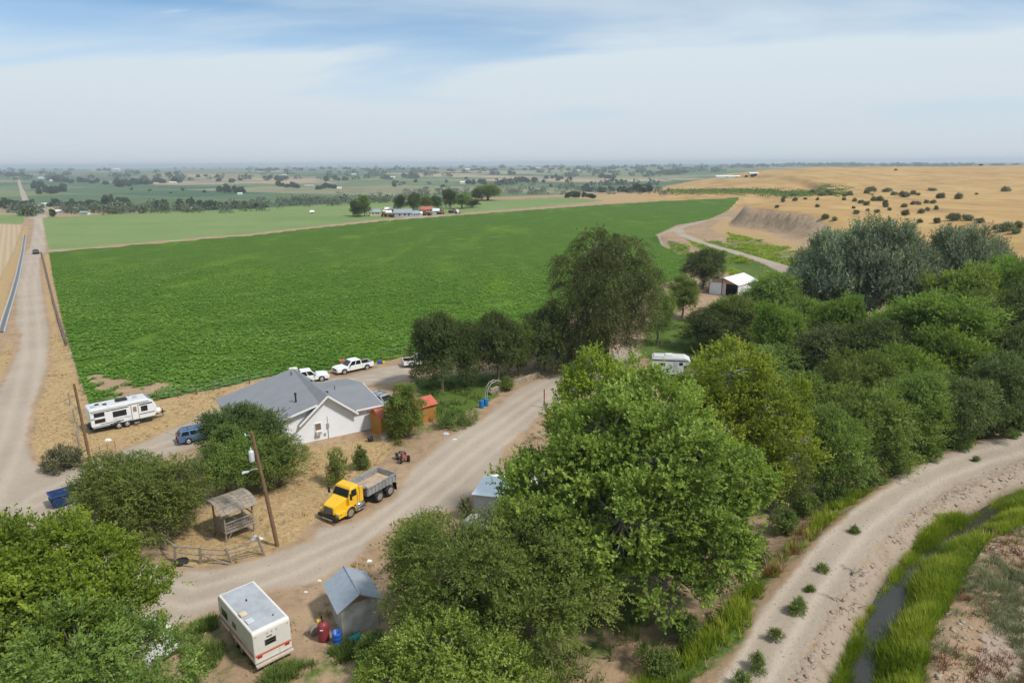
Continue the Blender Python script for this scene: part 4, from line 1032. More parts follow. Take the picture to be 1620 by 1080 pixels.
VV, TT = [], []
for (x, y, z, h) in pts:
    V, t, _, _ = crown_geo(g_, [((0, 0, h * .45), (h * .55, h * .55, h * .45))], clump_r=h * .4, twigs=3, leaves=3, twig_len=h * .25, leaf=(h * .4, h * .3), flat_bottom=.8)
    VV.append(V + np.array((x, y, z))); TT.append(t)
o = bpy.data.objects.new('distant_woodland', leaves_mesh('distant_woodland', np.concatenate(VV), np.concatenate(TT), L_FAR)); COL.objects.link(o)
tag(o, 'scattered woodland specks of the far hazy plain', None, None, 'stuff'); print('specks', len(pts), len(np.concatenate(TT)))
print('trees done', NTRI, round(time.time() - T0, 1))
# ------------------------------------------------------------------ water, grasses, crop leaves, rubble
half = len(water_poly) // 2
A_, B_ = water_poly[:half], water_poly[half:][::-1]
cl_ = [((a[0] + b[0]) / 2, (a[1] + b[1]) / 2, math.dist(a, b) / 2 + .5) for a, b in zip(A_, B_)]
Vw, Fw = [], []
for i, (x, y, w) in enumerate(cl_):
    j = min(i, len(cl_) - 2); d = Vector((cl_[j + 1][0] - cl_[j][0], cl_[j + 1][1] - cl_[j][1])).normalized(); n = Vector((-d.y, d.x))
    for k in range(5): Vw.append((x + n.x * w * (1 - k / 2), y + n.y * w * (1 - k / 2), .50))
for i in range(len(cl_) - 1):
    for k in range(4): Fw.append((i * 5 + k, i * 5 + k + 1, (i + 1) * 5 + k + 1, (i + 1) * 5 + k))
b = NB('canal_water'); P = b.pos()
wn1 = b.noise(P, 1.2, 4, .6); wn2 = b.noise(P, .35, 3, .5)
wm = b.done(b.principled(b.mix(wn2, (.030, .029, .021), (.052, .049, .036)), .10, 0, b.bump(wn1, .25, .05), .5))
MB().add(Vw, Fw).build('canal_water', wm)['kind'] = 'structure'

def blades(P_, h, nb, w=.05, lean=.45, tint=.5, seed=0, tj=.18, rad_=.18):
    g = np.random.default_rng(seed); n = len(P_)
    if n == 0: return np.zeros((0, 3)), np.zeros(0)
    k = np.repeat(np.arange(n), nb); m = len(k)
    a = g.random(m) * 6.283; d = np.stack([np.cos(a), np.sin(a), np.zeros(m)], 1)
    hh = np.asarray(h)[k] * (.55 + .65 * g.random(m))
    base = P_[k] + d * (g.random(m) * rad_)[:, None]; base[:, 2] -= .03
    tip = base + d * (hh * lean * g.random(m))[:, None] + np.stack([np.zeros(m), np.zeros(m), hh], 1)
    s = np.stack([-d[:, 1], d[:, 0], np.zeros(m)], 1) * (w * (.6 + .8 * g.random(m)))[:, None]
    V = np.stack([base - s, base + s, tip], 1).reshape(-1, 3)
    T = np.clip((tint + tj * g.normal(size=n))[k] + .10 * g.normal(size=m), 0, 1)
    return V, T
def scatter_poly(polys, n, seed, jit=None, keep=None, ymax=1e9):
    g = np.random.default_rng(seed); out = []
    bb_ = lambda p: (np.max(p, 0)[0] - np.min(p, 0)[0]) * (min(ymax, np.max(p, 0)[1]) - min(ymax, np.min(p, 0)[1]))
    A_all = sum(bb_(np.array(p)) for p in polys)
    for p in polys:
        p = np.array(p); x0, y0 = p.min(0); x1, y1 = p.max(0); y1 = min(y1, ymax)
        if y1 <= y0: continue
        N = int(n * 6 * max(.02, (x1 - x0) * (y1 - y0) / A_all))
        x = x0 + (x1 - x0) * g.random(N); y = y0 + (y1 - y0) * g.random(N)
        m = (poly_sd(x, y, [tuple(q) for q in p]) < 0) & (y < ymax)
        # nearer plants are more numerous in view
        out.append(np.stack([x[m], y[m]], 1))
    q = np.concatenate(out)
    if keep is not None: q = q[keep(q[:, 0], q[:, 1])]
    g.shuffle(q); q = q[:n]
    return np.stack([q[:, 0], q[:, 1], hgt(q[:, 0], q[:, 1])], 1)
def stuff(name, V, T, mat, label):
    o = bpy.data.objects.new(name, leaves_mesh(name, V, T, mat, len(V) // len(T))); COL.objects.link(o)
    return tag(o, label, None, None, 'stuff')
off_road = lambda x, y: (poly_sd(x, y, yard_poly) > .3) & (poly_sd(x, y, road_l_poly) > .3) & (poly_sd(x, y, canal_road_poly) > .2)
_q = np.random.default_rng(123)
def maybe(x, y, s, lo, hi, ox=0.0): return _q.random(len(x)) < sstep(lo, hi, .7 * vnoise(x + ox, y, s) + .3 * vnoise(x + ox, y, s * .31))
wet = lambda x, y: poly_sd(x, y, water_poly) > -.20 - .5 * (vnoise(x, y, 1.3) - .5)
# dry grass
pd = scatter_poly([p for p, _ in straw_polys[:5]], 15000, 1, keep=lambda x, y: off_road(x, y) & maybe(x, y, 2.6, .35, .75), ymax=130)
V, T = blades(pd, .10 + .18 * np.random.default_rng(3).random(len(pd)), 6, .035, .9, .5, 2)
stuff('dry_grass', V, T, L_STRAW, 'yellow dry grass growing in tufts along the gravel road and around the house')
pr = scatter_poly([straw_polys[0][0], straw_polys[1][0], straw_polys[5][0]], 420, 11, keep=lambda x, y: off_road(x, y) & (vnoise(x + 40, y, 4.5) > .66), ymax=110)
V, T = blades(pr, np.full(len(pr), .28), 20, .02, 1.1, .5, 12, rad_=.3)
stuff('rusty_weeds', V, T, L_RUST, 'rust-brown dead weeds in patches along the fence and the yard road')
# canal banks
gb = scatter_poly([green_polys[0][0]], 15000, 4, keep=lambda x, y: wet(x, y) & off_road(x, y) & maybe(x, y, 1.9, .10, .5))
hb = .35 + .7 * vnoise(gb[:, 0], gb[:, 1], 2.0)
V, T = blades(gb, hb, 12, .034, .8, .15 + .65 * vnoise(gb[:, 0], gb[:, 1], 1.7), 5, tj=.18)
stuff('canal_bank_grass', V, T, L_GRASS, 'tall bright green grass growing on both banks of the water canal')
gl = scatter_poly([green_polys[1][0]], 12000, 6, keep=lambda x, y: off_road(x, y) & maybe(x, y, 2.2, .12, .55) & (_q.random(len(x)) < np.clip(-poly_sd(x, y, green_polys[1][0]) / 1.8, .05, 1)))
V, T = blades(gl, .35 + .65 * vnoise(gl[:, 0], gl[:, 1], 2.2), 12, .034, .8, .15 + .7 * vnoise(gl[:, 0], gl[:, 1], 2.1), 7, tj=.18)
stuff('roadside_grass', V, T, L_GRASS, 'tall green and yellow grass between the wood and the canal road')
gr = scatter_poly([green_polys[1][0]], 520, 8, keep=lambda x, y: off_road(x, y) & (vnoise(x + 9, y, 3.2) > .58))
V, T = blades(gr, np.full(len(gr), .85), 22, .022, .8, .45, 9, rad_=.3)
stuff('rusty_weeds', V, T, L_RUST, 'rust-coloured dock weeds among the green grass beside the canal road')
gs_ = scatter_poly([green_polys[0][0], green_polys[1][0]], 1500, 88, keep=lambda x, y: wet(x, y) & off_road(x, y) & maybe(x, y, 2.0, .4, .8, 17))
V, T = blades(gs_, np.full(len(gs_), .6), 12, .022, .8, .6, 89, rad_=.3)
stuff('dry_grass', V, T, L_STRAW, 'dry seed stalks standing among the green grass beside canal and road')
# brown far bank
fb_poly = P15([(1700, 800), (1560, 862), (1528, 902), (1500, 960), (1470, 1012), (1448, 1130), (1900, 1130), (1900, 800)], 1.6)
pf = scatter_poly([fb_poly], 2000, 13, keep=lambda x, y: maybe(x, y, 3.4, .42, .72))
V, T = blades(pf, .2 + .3 * vnoise(pf[:, 0], pf[:, 1], 1.5), 26, .018, 1.1, .5, 14, tj=.25, rad_=.3)
stuff('bank_scrub', V, T, L_SAGE, 'grey-green scrub on the stony bank beyond the canal in the right corner')
pf = scatter_poly([fb_poly], 500, 15, keep=lambda x, y: vnoise(x + 31, y + 7, 3.0) > .60)
V, T = blades(pf, np.full(len(pf), .33), 24, .02, 1.1, .5, 16, rad_=.3)
stuff('rusty_weeds', V, T, L_RUST, 'russet dead weeds on the stony bank beyond the canal')
# weeds round the camper, the shed and under the trees
kw_ = lambda x, y: off_road(x, y) & maybe(x, y, 2.6, .45, .75)
pw = scatter_poly([green_polys[2][0]], 1100, 17, keep=lambda x, y: off_road(x, y) & maybe(x, y, 1.7, .52, .72))
V, T = blades(pw, .28 + .35 * vnoise(pw[:, 0], pw[:, 1], 1.1), 20, .034, 1.0, .5, 18, tj=.25, rad_=.3)
stuff('green_weeds', V, T, L_WEED, 'dark green weeds in clumps round the old camper and the grey shed')
pw = scatter_poly([green_polys[10][0], green_polys[9][0], green_polys[8][0], green_polys[4][0], green_polys[3][0]], 5000, 19, keep=kw_)
V, T = blades(pw, .3 + .4 * vnoise(pw[:, 0], pw[:, 1], 1.3), 14, .04, 1.0, .5, 20, tj=.25, rad_=.35)
stuff('green_weeds', V, T, L_WEED, 'green weeds and low grass under the trees and along the yard road')
pw = scatter_poly([P0([(260, 900), (640, 840), (760, 700), (900, 640), (900, 690), (760, 840), (640, 1080), (240, 1100)])], 1800, 33, keep=lambda x, y: off_road(x, y) & (vnoise(x, y, 1.9) > .6))
V, T = blades(pw, np.full(len(pw), .22), 9, .05, .9, .5, 34)
stuff('dry_weeds', V, T, L_STRAW, 'pale dry weeds scattered on the bare earth beside the camper and shed')
# far canal verge and pasture strip
pw = scatter_poly([green_polys[5][0], green_polys[6][0], green_polys[7][0]], 1500, 21, keep=lambda x, y: (vnoise(x, y, 5) > .5) & (np.minimum.reduce([seg_dist(x, y, t)[0] for t in far_track]) > 2.4))
V, T = blades(pw, .4 + .5 * vnoise(pw[:, 0], pw[:, 1], 4), 9, .14, .9, .6, 22, rad_=.6)
stuff('verge_grass', V, T, L_GRASS, 'green and yellow verge grass along the curving hill track')
gs = [at(1060 + t * 4, 301 + (t % 9) * .6 + (0 if t < 40 else 3)) for t in range(0, 66)]
gs = np.array([(p[0] + q_, p[1] + r_, p[2]) for p in gs for q_, r_ in np.random.default_rng(2).normal(size=(22, 2)) * 9])
gs[:, 2] = hgt(gs[:, 0], gs[:, 1])
V, T = blades(gs, np.full(len(gs), 1.2), 8, .35, .9, .5, 24, rad_=1.2)
stuff('hill_scrub', V, T, L_WEED, 'dark green scrub in a strip across the dry hill')
# crop plants that can be told apart near the fence
_r = np.random.default_rng(99)
cp_ = scatter_poly([crop_poly], 30000, 25, ymax=215, keep=lambda x, y: ((vnoise(x, y, 4) > .16) & (_r.random(len(x)) > (y - 85) / 130) & (np.minimum.reduce([np.hypot(x - px_, (y - py_)) for px_, py_ in [flat(*q) for q in [(180, 605), (196, 618), (160, 602), (228, 622), (250, 612), (172, 612), (188, 606), (205, 626), (224, 617), (150, 596)]]]) > 1.3)))
g_ = np.random.default_rng(26)
n_ = len(cp_); k_ = np.repeat(np.arange(n_), 6); m_ = len(k_)
a_ = g_.random(m_) * 6.283; d_ = np.stack([np.cos(a_), np.sin(a_), .35 + .5 * g_.random(m_)], 1); s_ = np.stack([-np.sin(a_), np.cos(a_), np.zeros(m_)], 1)
base_ = cp_[k_] + np.stack([np.cos(a_) * .05, np.sin(a_) * .05, .06 + .14 * g_.random(m_)], 1)
L_ = (.20 + .20 * g_.random(m_))[:, None]
V = np.stack([base_, base_ + d_ * L_ * .5 + s_ * L_ * .38, base_ + d_ * np.array((1, 1, .55)) * L_, base_ + d_ * L_ * .5 - s_ * L_ * .38], 1).reshape(-1, 3)
T = np.clip(.5 + .35 * (vnoise(cp_[:, 0], cp_[:, 1], 9) - .5)[k_] + .16 * g_.normal(size=n_)[k_] + .1 * g_.normal(size=m_), 0, 1)
stuff('crop_plants', V, T, L_CROP, 'leafy green bean plants covering the near part of the large field')
# rubble along the canal road
g_ = np.random.default_rng(31)
rp = rock_poly
st_ = scatter_poly([rp], 1800, 32, keep=lambda x, y: poly_sd(x, y, water_poly) > .9)
st2 = scatter_poly([fb_poly], 1500, 35, keep=lambda x, y: vnoise(x, y, 3.4) < .5)
st_ = np.concatenate([st_, st2])
oct_ = np.array([(1, 0, 0), (0, 1, 0), (-1, 0, 0), (0, -1, 0), (0, 0, 1), (0, 0, -1)], float)
tri_ = np.array([(0, 1, 4), (1, 2, 4), (2, 3, 4), (3, 0, 4), (1, 0, 5), (2, 1, 5), (3, 2, 5), (0, 3, 5)])
n_ = len(st_); sz = (.05 + .16 * g_.random(n_) ** 2.5)
V = st_[:, None, :] + (oct_[None] * (1 + .35 * g_.normal(size=(n_, 6, 3)))) * sz[:, None, None] * np.array((1.3, 1, .6))
F_ = (tri_[None] + (np.arange(n_) * 6)[:, None, None]).reshape(-1, 3)
me = bpy.data.meshes.new('rubble'); set_mesh(me, V.reshape(-1, 3), F_)
me.materials.append(solid('rubble', (.36, .29, .22), .95, wear=.45, scale=1.2, dust=.2))
o = bpy.data.objects.new('rubble', me); COL.objects.link(o); tag(o, 'pale broken stones and clods along both sides of the canal', None, None, 'stuff')
# pebbles and clods on the bare earth
cb = scatter_poly([P0([(260, 1080), (240, 880), (500, 700), (640, 690), (800, 640), (900, 600), (940, 640), (700, 900), (640, 1080)]), straw_polys[1][0]], 2600, 41, keep=off_road)
n_ = len(cb); sz = (.03 + .07 * g_.random(n_) ** 3)
V = cb[:, None, :] + (oct_[None] * (1 + .35 * g_.normal(size=(n_, 6, 3)))) * sz[:, None, None] * np.array((1.2, 1, .6))
F_ = (tri_[None] + (np.arange(n_) * 6)[:, None, None]).reshape(-1, 3)
me = bpy.data.meshes.new('pebbles'); set_mesh(me, V.reshape(-1, 3), F_); me.materials.append(MATS['rubble'])
o = bpy.data.objects.new('pebbles', me); COL.objects.link(o); tag(o, 'small pebbles and clods scattered on the bare yard earth', None, None, 'stuff')
rdp = scatter_poly([canal_road_poly], 2600, 61, keep=lambda x, y: poly_sd(x, y, canal_road_poly) < .3)
rd2 = scatter_poly([yard_poly], 1500, 62, ymax=80)
rdp = np.concatenate([rdp, rd2]); n_ = len(rdp); sz = (.015 + .055 * g_.random(n_) ** 3)
V = rdp[:, None, :] + (oct_[None] * (1 + .35 * g_.normal(size=(n_, 6, 3)))) * sz[:, None, None] * np.array((1.2, 1, .6))
F_ = (tri_[None] + (np.arange(n_) * 6)[:, None, None]).reshape(-1, 3)
me = bpy.data.meshes.new('road_stones'); set_mesh(me, V.reshape(-1, 3), F_); me.materials.append(solid('road_stone', (.40, .335, .27), .95, wear=.5, scale=1.0))
o = bpy.data.objects.new('road_stones', me); COL.objects.link(o); tag(o, 'loose small stones lying on the dirt roads', None, None, 'stuff')
# air: pale haze that builds up over kilometres
hzb = MB().bb((-16500, -16500, -60), (16500, 16500, 62)).build('haze', [])
hm = bpy.data.materials.new('haze'); hm.use_nodes = True; hm.node_tree.nodes.clear()
ho = hm.node_tree.nodes.new('ShaderNodeOutputMaterial'); hv = hm.node_tree.nodes.new('ShaderNodeVolumePrincipled')
hv.inputs['Color'].default_value = (.84, .93, 1.0, 1); hv.inputs['Density'].default_value = 1.5e-4; hv.inputs['Anisotropy'].default_value = .2
hm.node_tree.links.new(hv.outputs[0], ho.inputs['Volume'])
hzb.data.materials.append(hm); hzb['kind'] = 'stuff'; hzb['label'] = 'pale blue haze lying over the valley and far fields'
hzb.display_type = 'WIRE'
print('cover done', round(time.time() - T0, 1))
# ------------------------------------------------------------------ buildings
M_WHITE = solid('white_wall', (.78, .80, .82), .75, wear=.06, scale=.6, dust=.05)
M_WTRIM = solid('white_trim', (.80, .80, .78), .6, wear=.08)
M_ROOF = solid('grey_roof', (.215, .22, .232), .55, wear=.10, scale=.7, dust=.10)
M_GLASS = solid('dark_glass', (.012, .014, .016), .12, wear=.1, dust=.05, spec=.6)
M_BLACK = solid('black', (.018, .018, .018), .55, dust=.12)
M_STEEL = solid('steel', (.42, .43, .44), .42, .7, wear=.2)
M_GALV = solid('galvanised', (.48, .51, .55), .45, .55, wear=.2, scale=1.5)
M_OCHRE = wood('ochre_boards', (.50, .235, .055), (.34, .15, .035))
M_RED = solid('red_roof', (.52, .115, .075), .6, wear=.2, dust=.15)
M_GREYWOOD = wood('grey_wood', (.33, .28, .225), (.20, .165, .13))
M_GREYWOODX = wood('grey_wood_rail', (.36, .31, .25), (.20, .165, .13), scale=(12, 1, 1))
M_BROWNWOOD = wood('brown_wood', (.20, .12, .07), (.11, .07, .045))
M_POLE = wood('pole_wood', (.24, .14, .075), (.13, .08, .05))
M_CONC = solid('stained_concrete', (.52, .50, .46), .95, wear=.5, scale=1.0, dust=.4, bump=.4)
M_DARKIN = solid('dark_interior', (.03, .027, .024), .9)
M_TAN = solid('tan_wall', (.46, .40, .32), .85)
M_FARW = solid('far_white', (.70, .70, .68), .8)

def house():
    H_ = empty('white_house', (-23.4, 68.2, gz(-23.4, 68.2)), math.atan2(.559, .829), 'white house with crossing grey gable roofs beside the yard road', 'house')
    zb = -.3
    w = MB(); w.prism([(-5, zb), (9.6, zb), (9.6, 2.55), (6.55, 2.55), (3.8, 4.88), (2.72, 3.98), (-5, 2.18)], 0, .2)     # street gable wall
    w.bb((-5, .2, zb), (-4.8, 11, 2.2)); w.bb((9.4, .2, zb), (9.6, 11, 2.55)); w.bb((-4.8, 10.8, zb), (9.4, 11, 2.3))
    w.prism([(3.3, 2.3), (9.4, 2.3), (9.4, 2.4), (3.3, 2.4)], .2, 10.8)
    o = w.build('wall', M_WHITE, H_)
    gw = MB(); gw.add([(9.45, .2, 2.55), (9.45, 11, 2.55), (9.45, 5.7, 3.62)], [(0, 1, 2)]); gw.build('gable', M_WHITE, H_)
    T = .14
    def lp(x, y): return 3.47 + .235 * (x + 1) + .052 * (y + .6)
    def vx(y): return 2.85 + (3.8 - 2.85) * max(0, min(1, (y + .6) / 12.2)) * .85
    r = MB(); L = [(-5.4, -.55), (vx(-.55), -.55), (vx(11.5), 11.5), (-5.4, 11.5)]
    r.quad(*[(x, y, lp(x, y)) for x, y in L], th=T); r.build('roof_slope', M_ROOF, H_)
    # steep front gable: left slope, right slope
    zg = lambda x: 5.12 - .83 * abs(x - 3.8)
    r = MB(); r.quad((vx(-.6) - .02, -.6, zg(vx(-.6))), (3.8, -.6, 5.12), (3.8, 11.5, 5.12), (vx(11.5), 11.5, 5.0), th=T)
    r.quad((.55, -.6, zg(.55)), (3.0, -.6, zg(3.0)), (3.0, -.12, zg(3.0)), (.55, -.12, zg(.55)), th=T); r.build('roof_slope', M_ROOF, H_)
    wing = lambda y: 2.72 + (y + .6) * .158
    def ix(y): return 3.8 + (5.12 - wing(y)) / .83
    r = MB(); r.quad((3.8, -.6, 5.12), (7.05, -.6, zg(7.05)), (7.05, -.12, zg(7.05)), (3.8, -.12, 5.12), th=T)
    r.quad((3.8, -.12, 5.12), (ix(-.12) + .12, -.12, zg(ix(-.12) + .12)), (ix(5.7) + .1, 5.7, zg(ix(5.7) + .1)), (3.8, 11.5, 5.12), th=T)
    r.quad((3.8, 11.5, 5.12), (ix(5.7) + .1, 5.7, zg(ix(5.7) + .1)), (ix(5.7) + 1.2, 11.5, 2.8), (ix(5.7) + 1.1, 11.45, 2.8), th=T); r.build('roof_slope', M_ROOF, H_)
    r = MB(); r.quad((ix(-.35) - .1, -.45, wing(-.45)), (10.2, -.45, wing(-.45)), (10.2, 5.7, wing(5.7)), (ix(5.7) - .2, 5.7, wing(5.7)), th=T); r.build('roof_slope', M_ROOF, H_)
    r = MB(); r.quad((5.0, 5.7, wing(5.7)), (10.2, 5.7, wing(5.7)), (10.2, 11.4, 2.75), (5.0, 11.4, 2.75), th=T); r.build('roof_slope', M_ROOF, H_)
    f = MB(); f.beam((3.8, -.66, 5.02), (.5, -.66, 2.30), .05, .2); f.beam((3.8, -.66, 5.02), (7.1, -.66, 2.30), .05, .2); f.build('fascia', M_WTRIM, H_)
    f = MB(); f.beam((-5.4, -.6, lp(-5.4, -.55) - .1), (2.6, -.6, lp(2.6, -.55) - .1), .05, .2); f.build('fascia', M_WTRIM, H_)
    f = MB(); f.beam((6.9, -.5, wing(-.45) - .1), (10.2, -.5, wing(-.45) - .1), .05, .18); f.beam((10.23, -.5, wing(-.45) - .1), (10.23, 5.7, wing(5.7) - .1), .05, .18); f.build('fascia', M_WTRIM, H_)
    so = MB(); so.quad((.7, -.58, 2.38), (3.8, -.58, 4.93), (3.8, 0, 4.93), (.7, 0, 2.38)); so.quad((3.8, -.58, 4.93), (6.9, -.58, 2.38), (6.9, 0, 2.38), (3.8, 0, 4.93)); so.build('soffit', M_WTRIM, H_)
    wf = MB(); wf.bb((2.25, -.06, .72), (3.05, 0, .80)); wf.bb((2.25, -.06, 1.95), (3.05, 0, 2.03)); wf.bb((2.25, -.06, .8), (2.33, 0, 1.95)); wf.bb((2.97, -.06, .8), (3.05, 0, 1.95))
    win = wf.build('window', M_WTRIM, H_)
    MB().bb((2.33, -.03, 1.2), (2.97, .0, 1.95)).build('blind', solid('brown_blind', (.20, .13, .09), .7), win)
    ac = MB(); ac.bb((2.36, -.42, .80), (2.94, 0, 1.18)); ac = ac.build('air_conditioner', M_WTRIM, H_)
    MB().bb((2.42, -.44, .86), (2.88, -.42, 1.12)).build('grille', M_GALV, ac)
    mb = MB(); mb.bb((3.62, -.14, 1.25), (3.86, 0, 1.75)); mb.tube([(3.74, -.07, .0), (3.74, -.07, 1.3)], .03, 6); mb.tube([(3.74, -.07, 1.7), (3.74, -.07, 2.6)], .02, 6); mb.build('meter_box', M_GALV, H_)
    MB().bb((3.25, -.09, .42), (3.47, 0, .7)).build('junction_box', M_GALV, H_)
    x, y = 1.15, 2.2; z = lp(x, y)
    st = MB(); st.tube([(x, y, z - .1), (x, y, z + .85)], .09, 10); st.lathe([(.13, z + .8), (.15, z + .98), (.05, z + 1.05)], (x, y, 0), 10); st.lathe([(.2, z - .03), (.1, z + .06)], (x, y, 0), 10); st.build('flue_pipe', M_BLACK, H_)
    for (x, y) in [(2.95, 9.6), (3.05, 10.1)]:
        MB().tube([(x, y, 4.2), (x, y, 5.25)], .045, 8).build('vent_pipe', M_BLACK, H_)
    for (x, y) in [(4.5, 7.2), (5.1, 3.6)]:
        MB().bb((x - .14, y - .14, zg(x) - .05), (x + .14, y + .14, zg(x) + .12)).build('roof_vent', M_BLACK, H_)
    MB().tube([(6.6, 5.2, 3.4), (6.6, 5.2, 4.1)], .04, 8).build('vent_pipe', M_BLACK, H_)
    return H_
house()

def gable_box(t, w, d, ze, zr, wall, roof, over=.25, th=.08, zb=-.3, boards=0, gable=None):
    """walls and a gable roof: ridge along y, origin at the middle of the front wall"""
    h = w / 2
    m = MB(); m.bb((-h, 0, zb), (-h + .1, d, ze)); m.bb((h - .1, 0, zb), (h, d, ze)); m.bb((-h + .1, 0, zb), (h - .1, .1, ze)); m.bb((-h + .1, d - .1, zb), (h - .1, d, ze)); m.build('wall', wall, t)
    g = MB(); g.prism([(-h, ze), (h, ze), (0, zr - .04)], .005, .09); g.build('gable', gable or wall, t)
    g = MB(); g.prism([(-h, ze), (h, ze), (0, zr - .04)], d - .09, d - .005); g.build('gable', gable or wall, t)
    k = (zr - ze) / h; e = h + over
    for s in (-1, 1):
        P = [(0, -over, zr + .05), (0, d + over, zr + .05), (s * e, d + over, zr + .05 - k * e), (s * e, -over, zr + .05 - k * e)]
        if s > 0: P = P[::-1]
        MB().quad(*P, th=-th if False else th).build('roof_slope', roof, t)
# grey shed with the blue roof
t = empty('concrete_shed', (-9.85, 37.9, gz(-9.85, 37.9)), math.atan2(.49, .87), 'small stained concrete shed with blue-grey metal roof beside the old camper', 'shed')
gable_box(t, 2.35, 2.9, 2.15, 2.85, M_CONC, solid('blue_grey_roof', (.36, .40, .45), .5, .25, wear=.15, scale=3), over=.34, gable=wood('shed_gable_wood', (.42, .22, .10), (.28, .14, .07)))
MB().tube([(0, -.36, 2.93), (0, 3.26, 2.93)], .05, 6).build('ridge_cap', M_GALV, t)
# ochre shed with the red roof
cx, cy_ = -23.4 + .829 * 8.75 + .559 * 3.0, 68.2 + .559 * 8.75 - .829 * 3.0
t = empty('ochre_shed', (cx, cy_, gz(cx, cy_)), math.atan2(.559, .829) + .12, 'ochre-stained board shed with red metal roof at the right corner of the white house', 'shed')
for k in range(30):                                                # boards of the long front
    x0 = .02 + k * .24
    MB().bb((x0, -.02 - .012 * (k % 3), -.2), (x0 + .225, .03, 2.12 + .02 * (k % 2))).build('board', M_OCHRE, t)
for k in range(9):
    y0 = .06 + k * .26
    MB().bb((7.18, y0, -.2), (7.24 + .01 * (k % 2), y0 + .245, 2.1)).build('board', M_OCHRE, t)
    MB().bb((-.03 - .01 * (k % 2), y0, -.2), (.03, y0 + .245, 2.1)).build('board', M_OCHRE, t)
MB().bb((.05, 2.35, -.2), (7.2, 2.42, 2.1)).build('back_wall', M_OCHRE, t)
MB().quad((-.2, -.3, 2.12), (7.45, -.3, 2.12), (7.45, 1.2, 2.85), (-.2, 1.2, 2.85), th=.06).build('roof_slope', M_RED, t)
MB().quad((-.2, 1.2, 2.85), (7.45, 1.2, 2.85), (7.45, 2.7, 2.12), (-.2, 2.7, 2.12), th=.06).build('roof_slope', M_RED, t)
for x in (7.2, .02):
    MB().add([(x, .02, 2.05), (x, 2.4, 2.05), (x, 1.2, 2.76)], [(0, 1, 2)]).build('gable', M_OCHRE, t)
MB().bb((1.5, -.06, -.1), (1.62, 0, 2.1)).build('corner_post', M_BROWNWOOD, t)
# lookout platform
t = empty('lookout_platform', (-22.75, 50.2, gz(-22.75, 50.2)), rad(46), 'weathered wooden lookout platform on stilts with curved plank roof', 'shelter')
for sx in (-1, 1):
    for sy in (-1, 1):
        MB().beam((sx * 1.15, sy * 1.0, -.3), (sx * 1.15, sy * 1.0, 2.7 + (.15 if sy > 0 else 0)), .11).build('post', M_GREYWOOD, t)
    MB().beam((sx * 1.12, -1.02, .05), (sx * .55, -1.02, .85), .06).build('brace', M_GREYWOOD, t)
for k in range(12):
    MB().bb((-1.25 + k * .21, -1.08, .88 + .008 * (k % 3)), (-1.25 + k * .21 + .19, 1.08, .93 + .008 * (k % 3))).build('deck_board', M_GREYWOOD, t)
for (p, q) in [((-1.22, -1.1, .80), (1.22, -1.1, .80)), ((-1.22, 1.1, .80), (1.22, 1.1, .80)), ((-1.18, -1.05, .80), (-1.18, 1.05, .80)), ((1.18, -1.05, .80), (1.18, 1.05, .80))]:
    MB().beam(p, q, .05, .14).build('joist', M_GREYWOODX, t)
for z_ in (1.08, 1.62):
    MB().beam((-1.15, -1.07, z_), (1.15, -1.07, z_), .06, .08).build('rail', M_GREYWOODX, t)
    MB().beam((1.18, -1.0, z_), (1.18, 1.0, z_), .06, .08).build('rail', M_GREYWOODX, t)
for k in range(17):
    MB().beam((-1.06 + k * .132, -1.07, 1.10), (-1.06 + k * .132, -1.07, 1.60), .035).build('baluster', M_GREYWOOD, t)
for k in range(10):
    MB().bb((-1.21, -1.0 + k * .2, .9), (-1.17, -1.0 + k * .2 + .18, 1.75 + .03 * (k % 3))).build('side_board', M_GREYWOOD, t)
g_ = random.Random(3)
for k in range(8):                                                # plank courses follow the arched roof
    for j in range(9):
        a0, a1 = -1.5 + j * .335, -1.5 + (j + 1) * .335 + .05
        zf = lambda y: 3.12 - .17 * (y - .2) ** 2 * (1.15 if y < .2 else .8)
        x0 = -1.52 + k * .382 + g_.uniform(-.02, .02)
        dz = .012 * (k % 2) + g_.uniform(0, .012)
        MB().quad((x0, a0, zf(a0) + dz), (x0 + .36, a0, zf(a0) + dz), (x0 + .36, a1, zf(a1) + dz - .02), (x0, a1, zf(a1) + dz - .02), th=.03).build('roof_board', M_GREYWOOD, t)
MB().beam((-1.2, -1.02, 2.72), (1.2, -1.02, 2.72), .08).build('beam', M_GREYWOODX, t)
MB().beam((-1.2, 1.02, 2.86), (1.2, 1.02, 2.86), .08).build('beam', M_GREYWOODX, t)
MB().beam((-1.35, .9, .0), (-2.1, .5, 0), .3).build('step', M_GREYWOOD, t)
# white storage shed under the cottonwood
t = empty('storage_shed', (-3.3, 52.45, gz(-3.3, 52.45)), rad(-17), 'white metal storage shed half hidden under the left side of the cottonwood', 'shed')
M_SHEDW = solid('cream_panel', (.58, .56, .52), .6, wear=.08)
MB().bb((0, 0, 0), (2.5, 3.0, 2.25)).build('wall', M_SHEDW, t)
for k in range(8):
    MB().bb((.02 + k * .31, -.025, .02), (.30 + k * .31, 0, 2.24)).build('panel', M_SHEDW, t)
for k in range(9):
    MB().bb((-.025, .03 + k * .33, .02), (0, .33 + k * .33, 2.24)).build('panel', M_SHEDW, t)
MB().quad((-.15, -.2, 2.25), (2.65, -.2, 2.32), (2.65, 3.2, 2.5), (-.15, 3.2, 2.4), th=.07).build('roof', solid('white_roof', (.78, .83, .86), .5, .1, wear=.08), t)
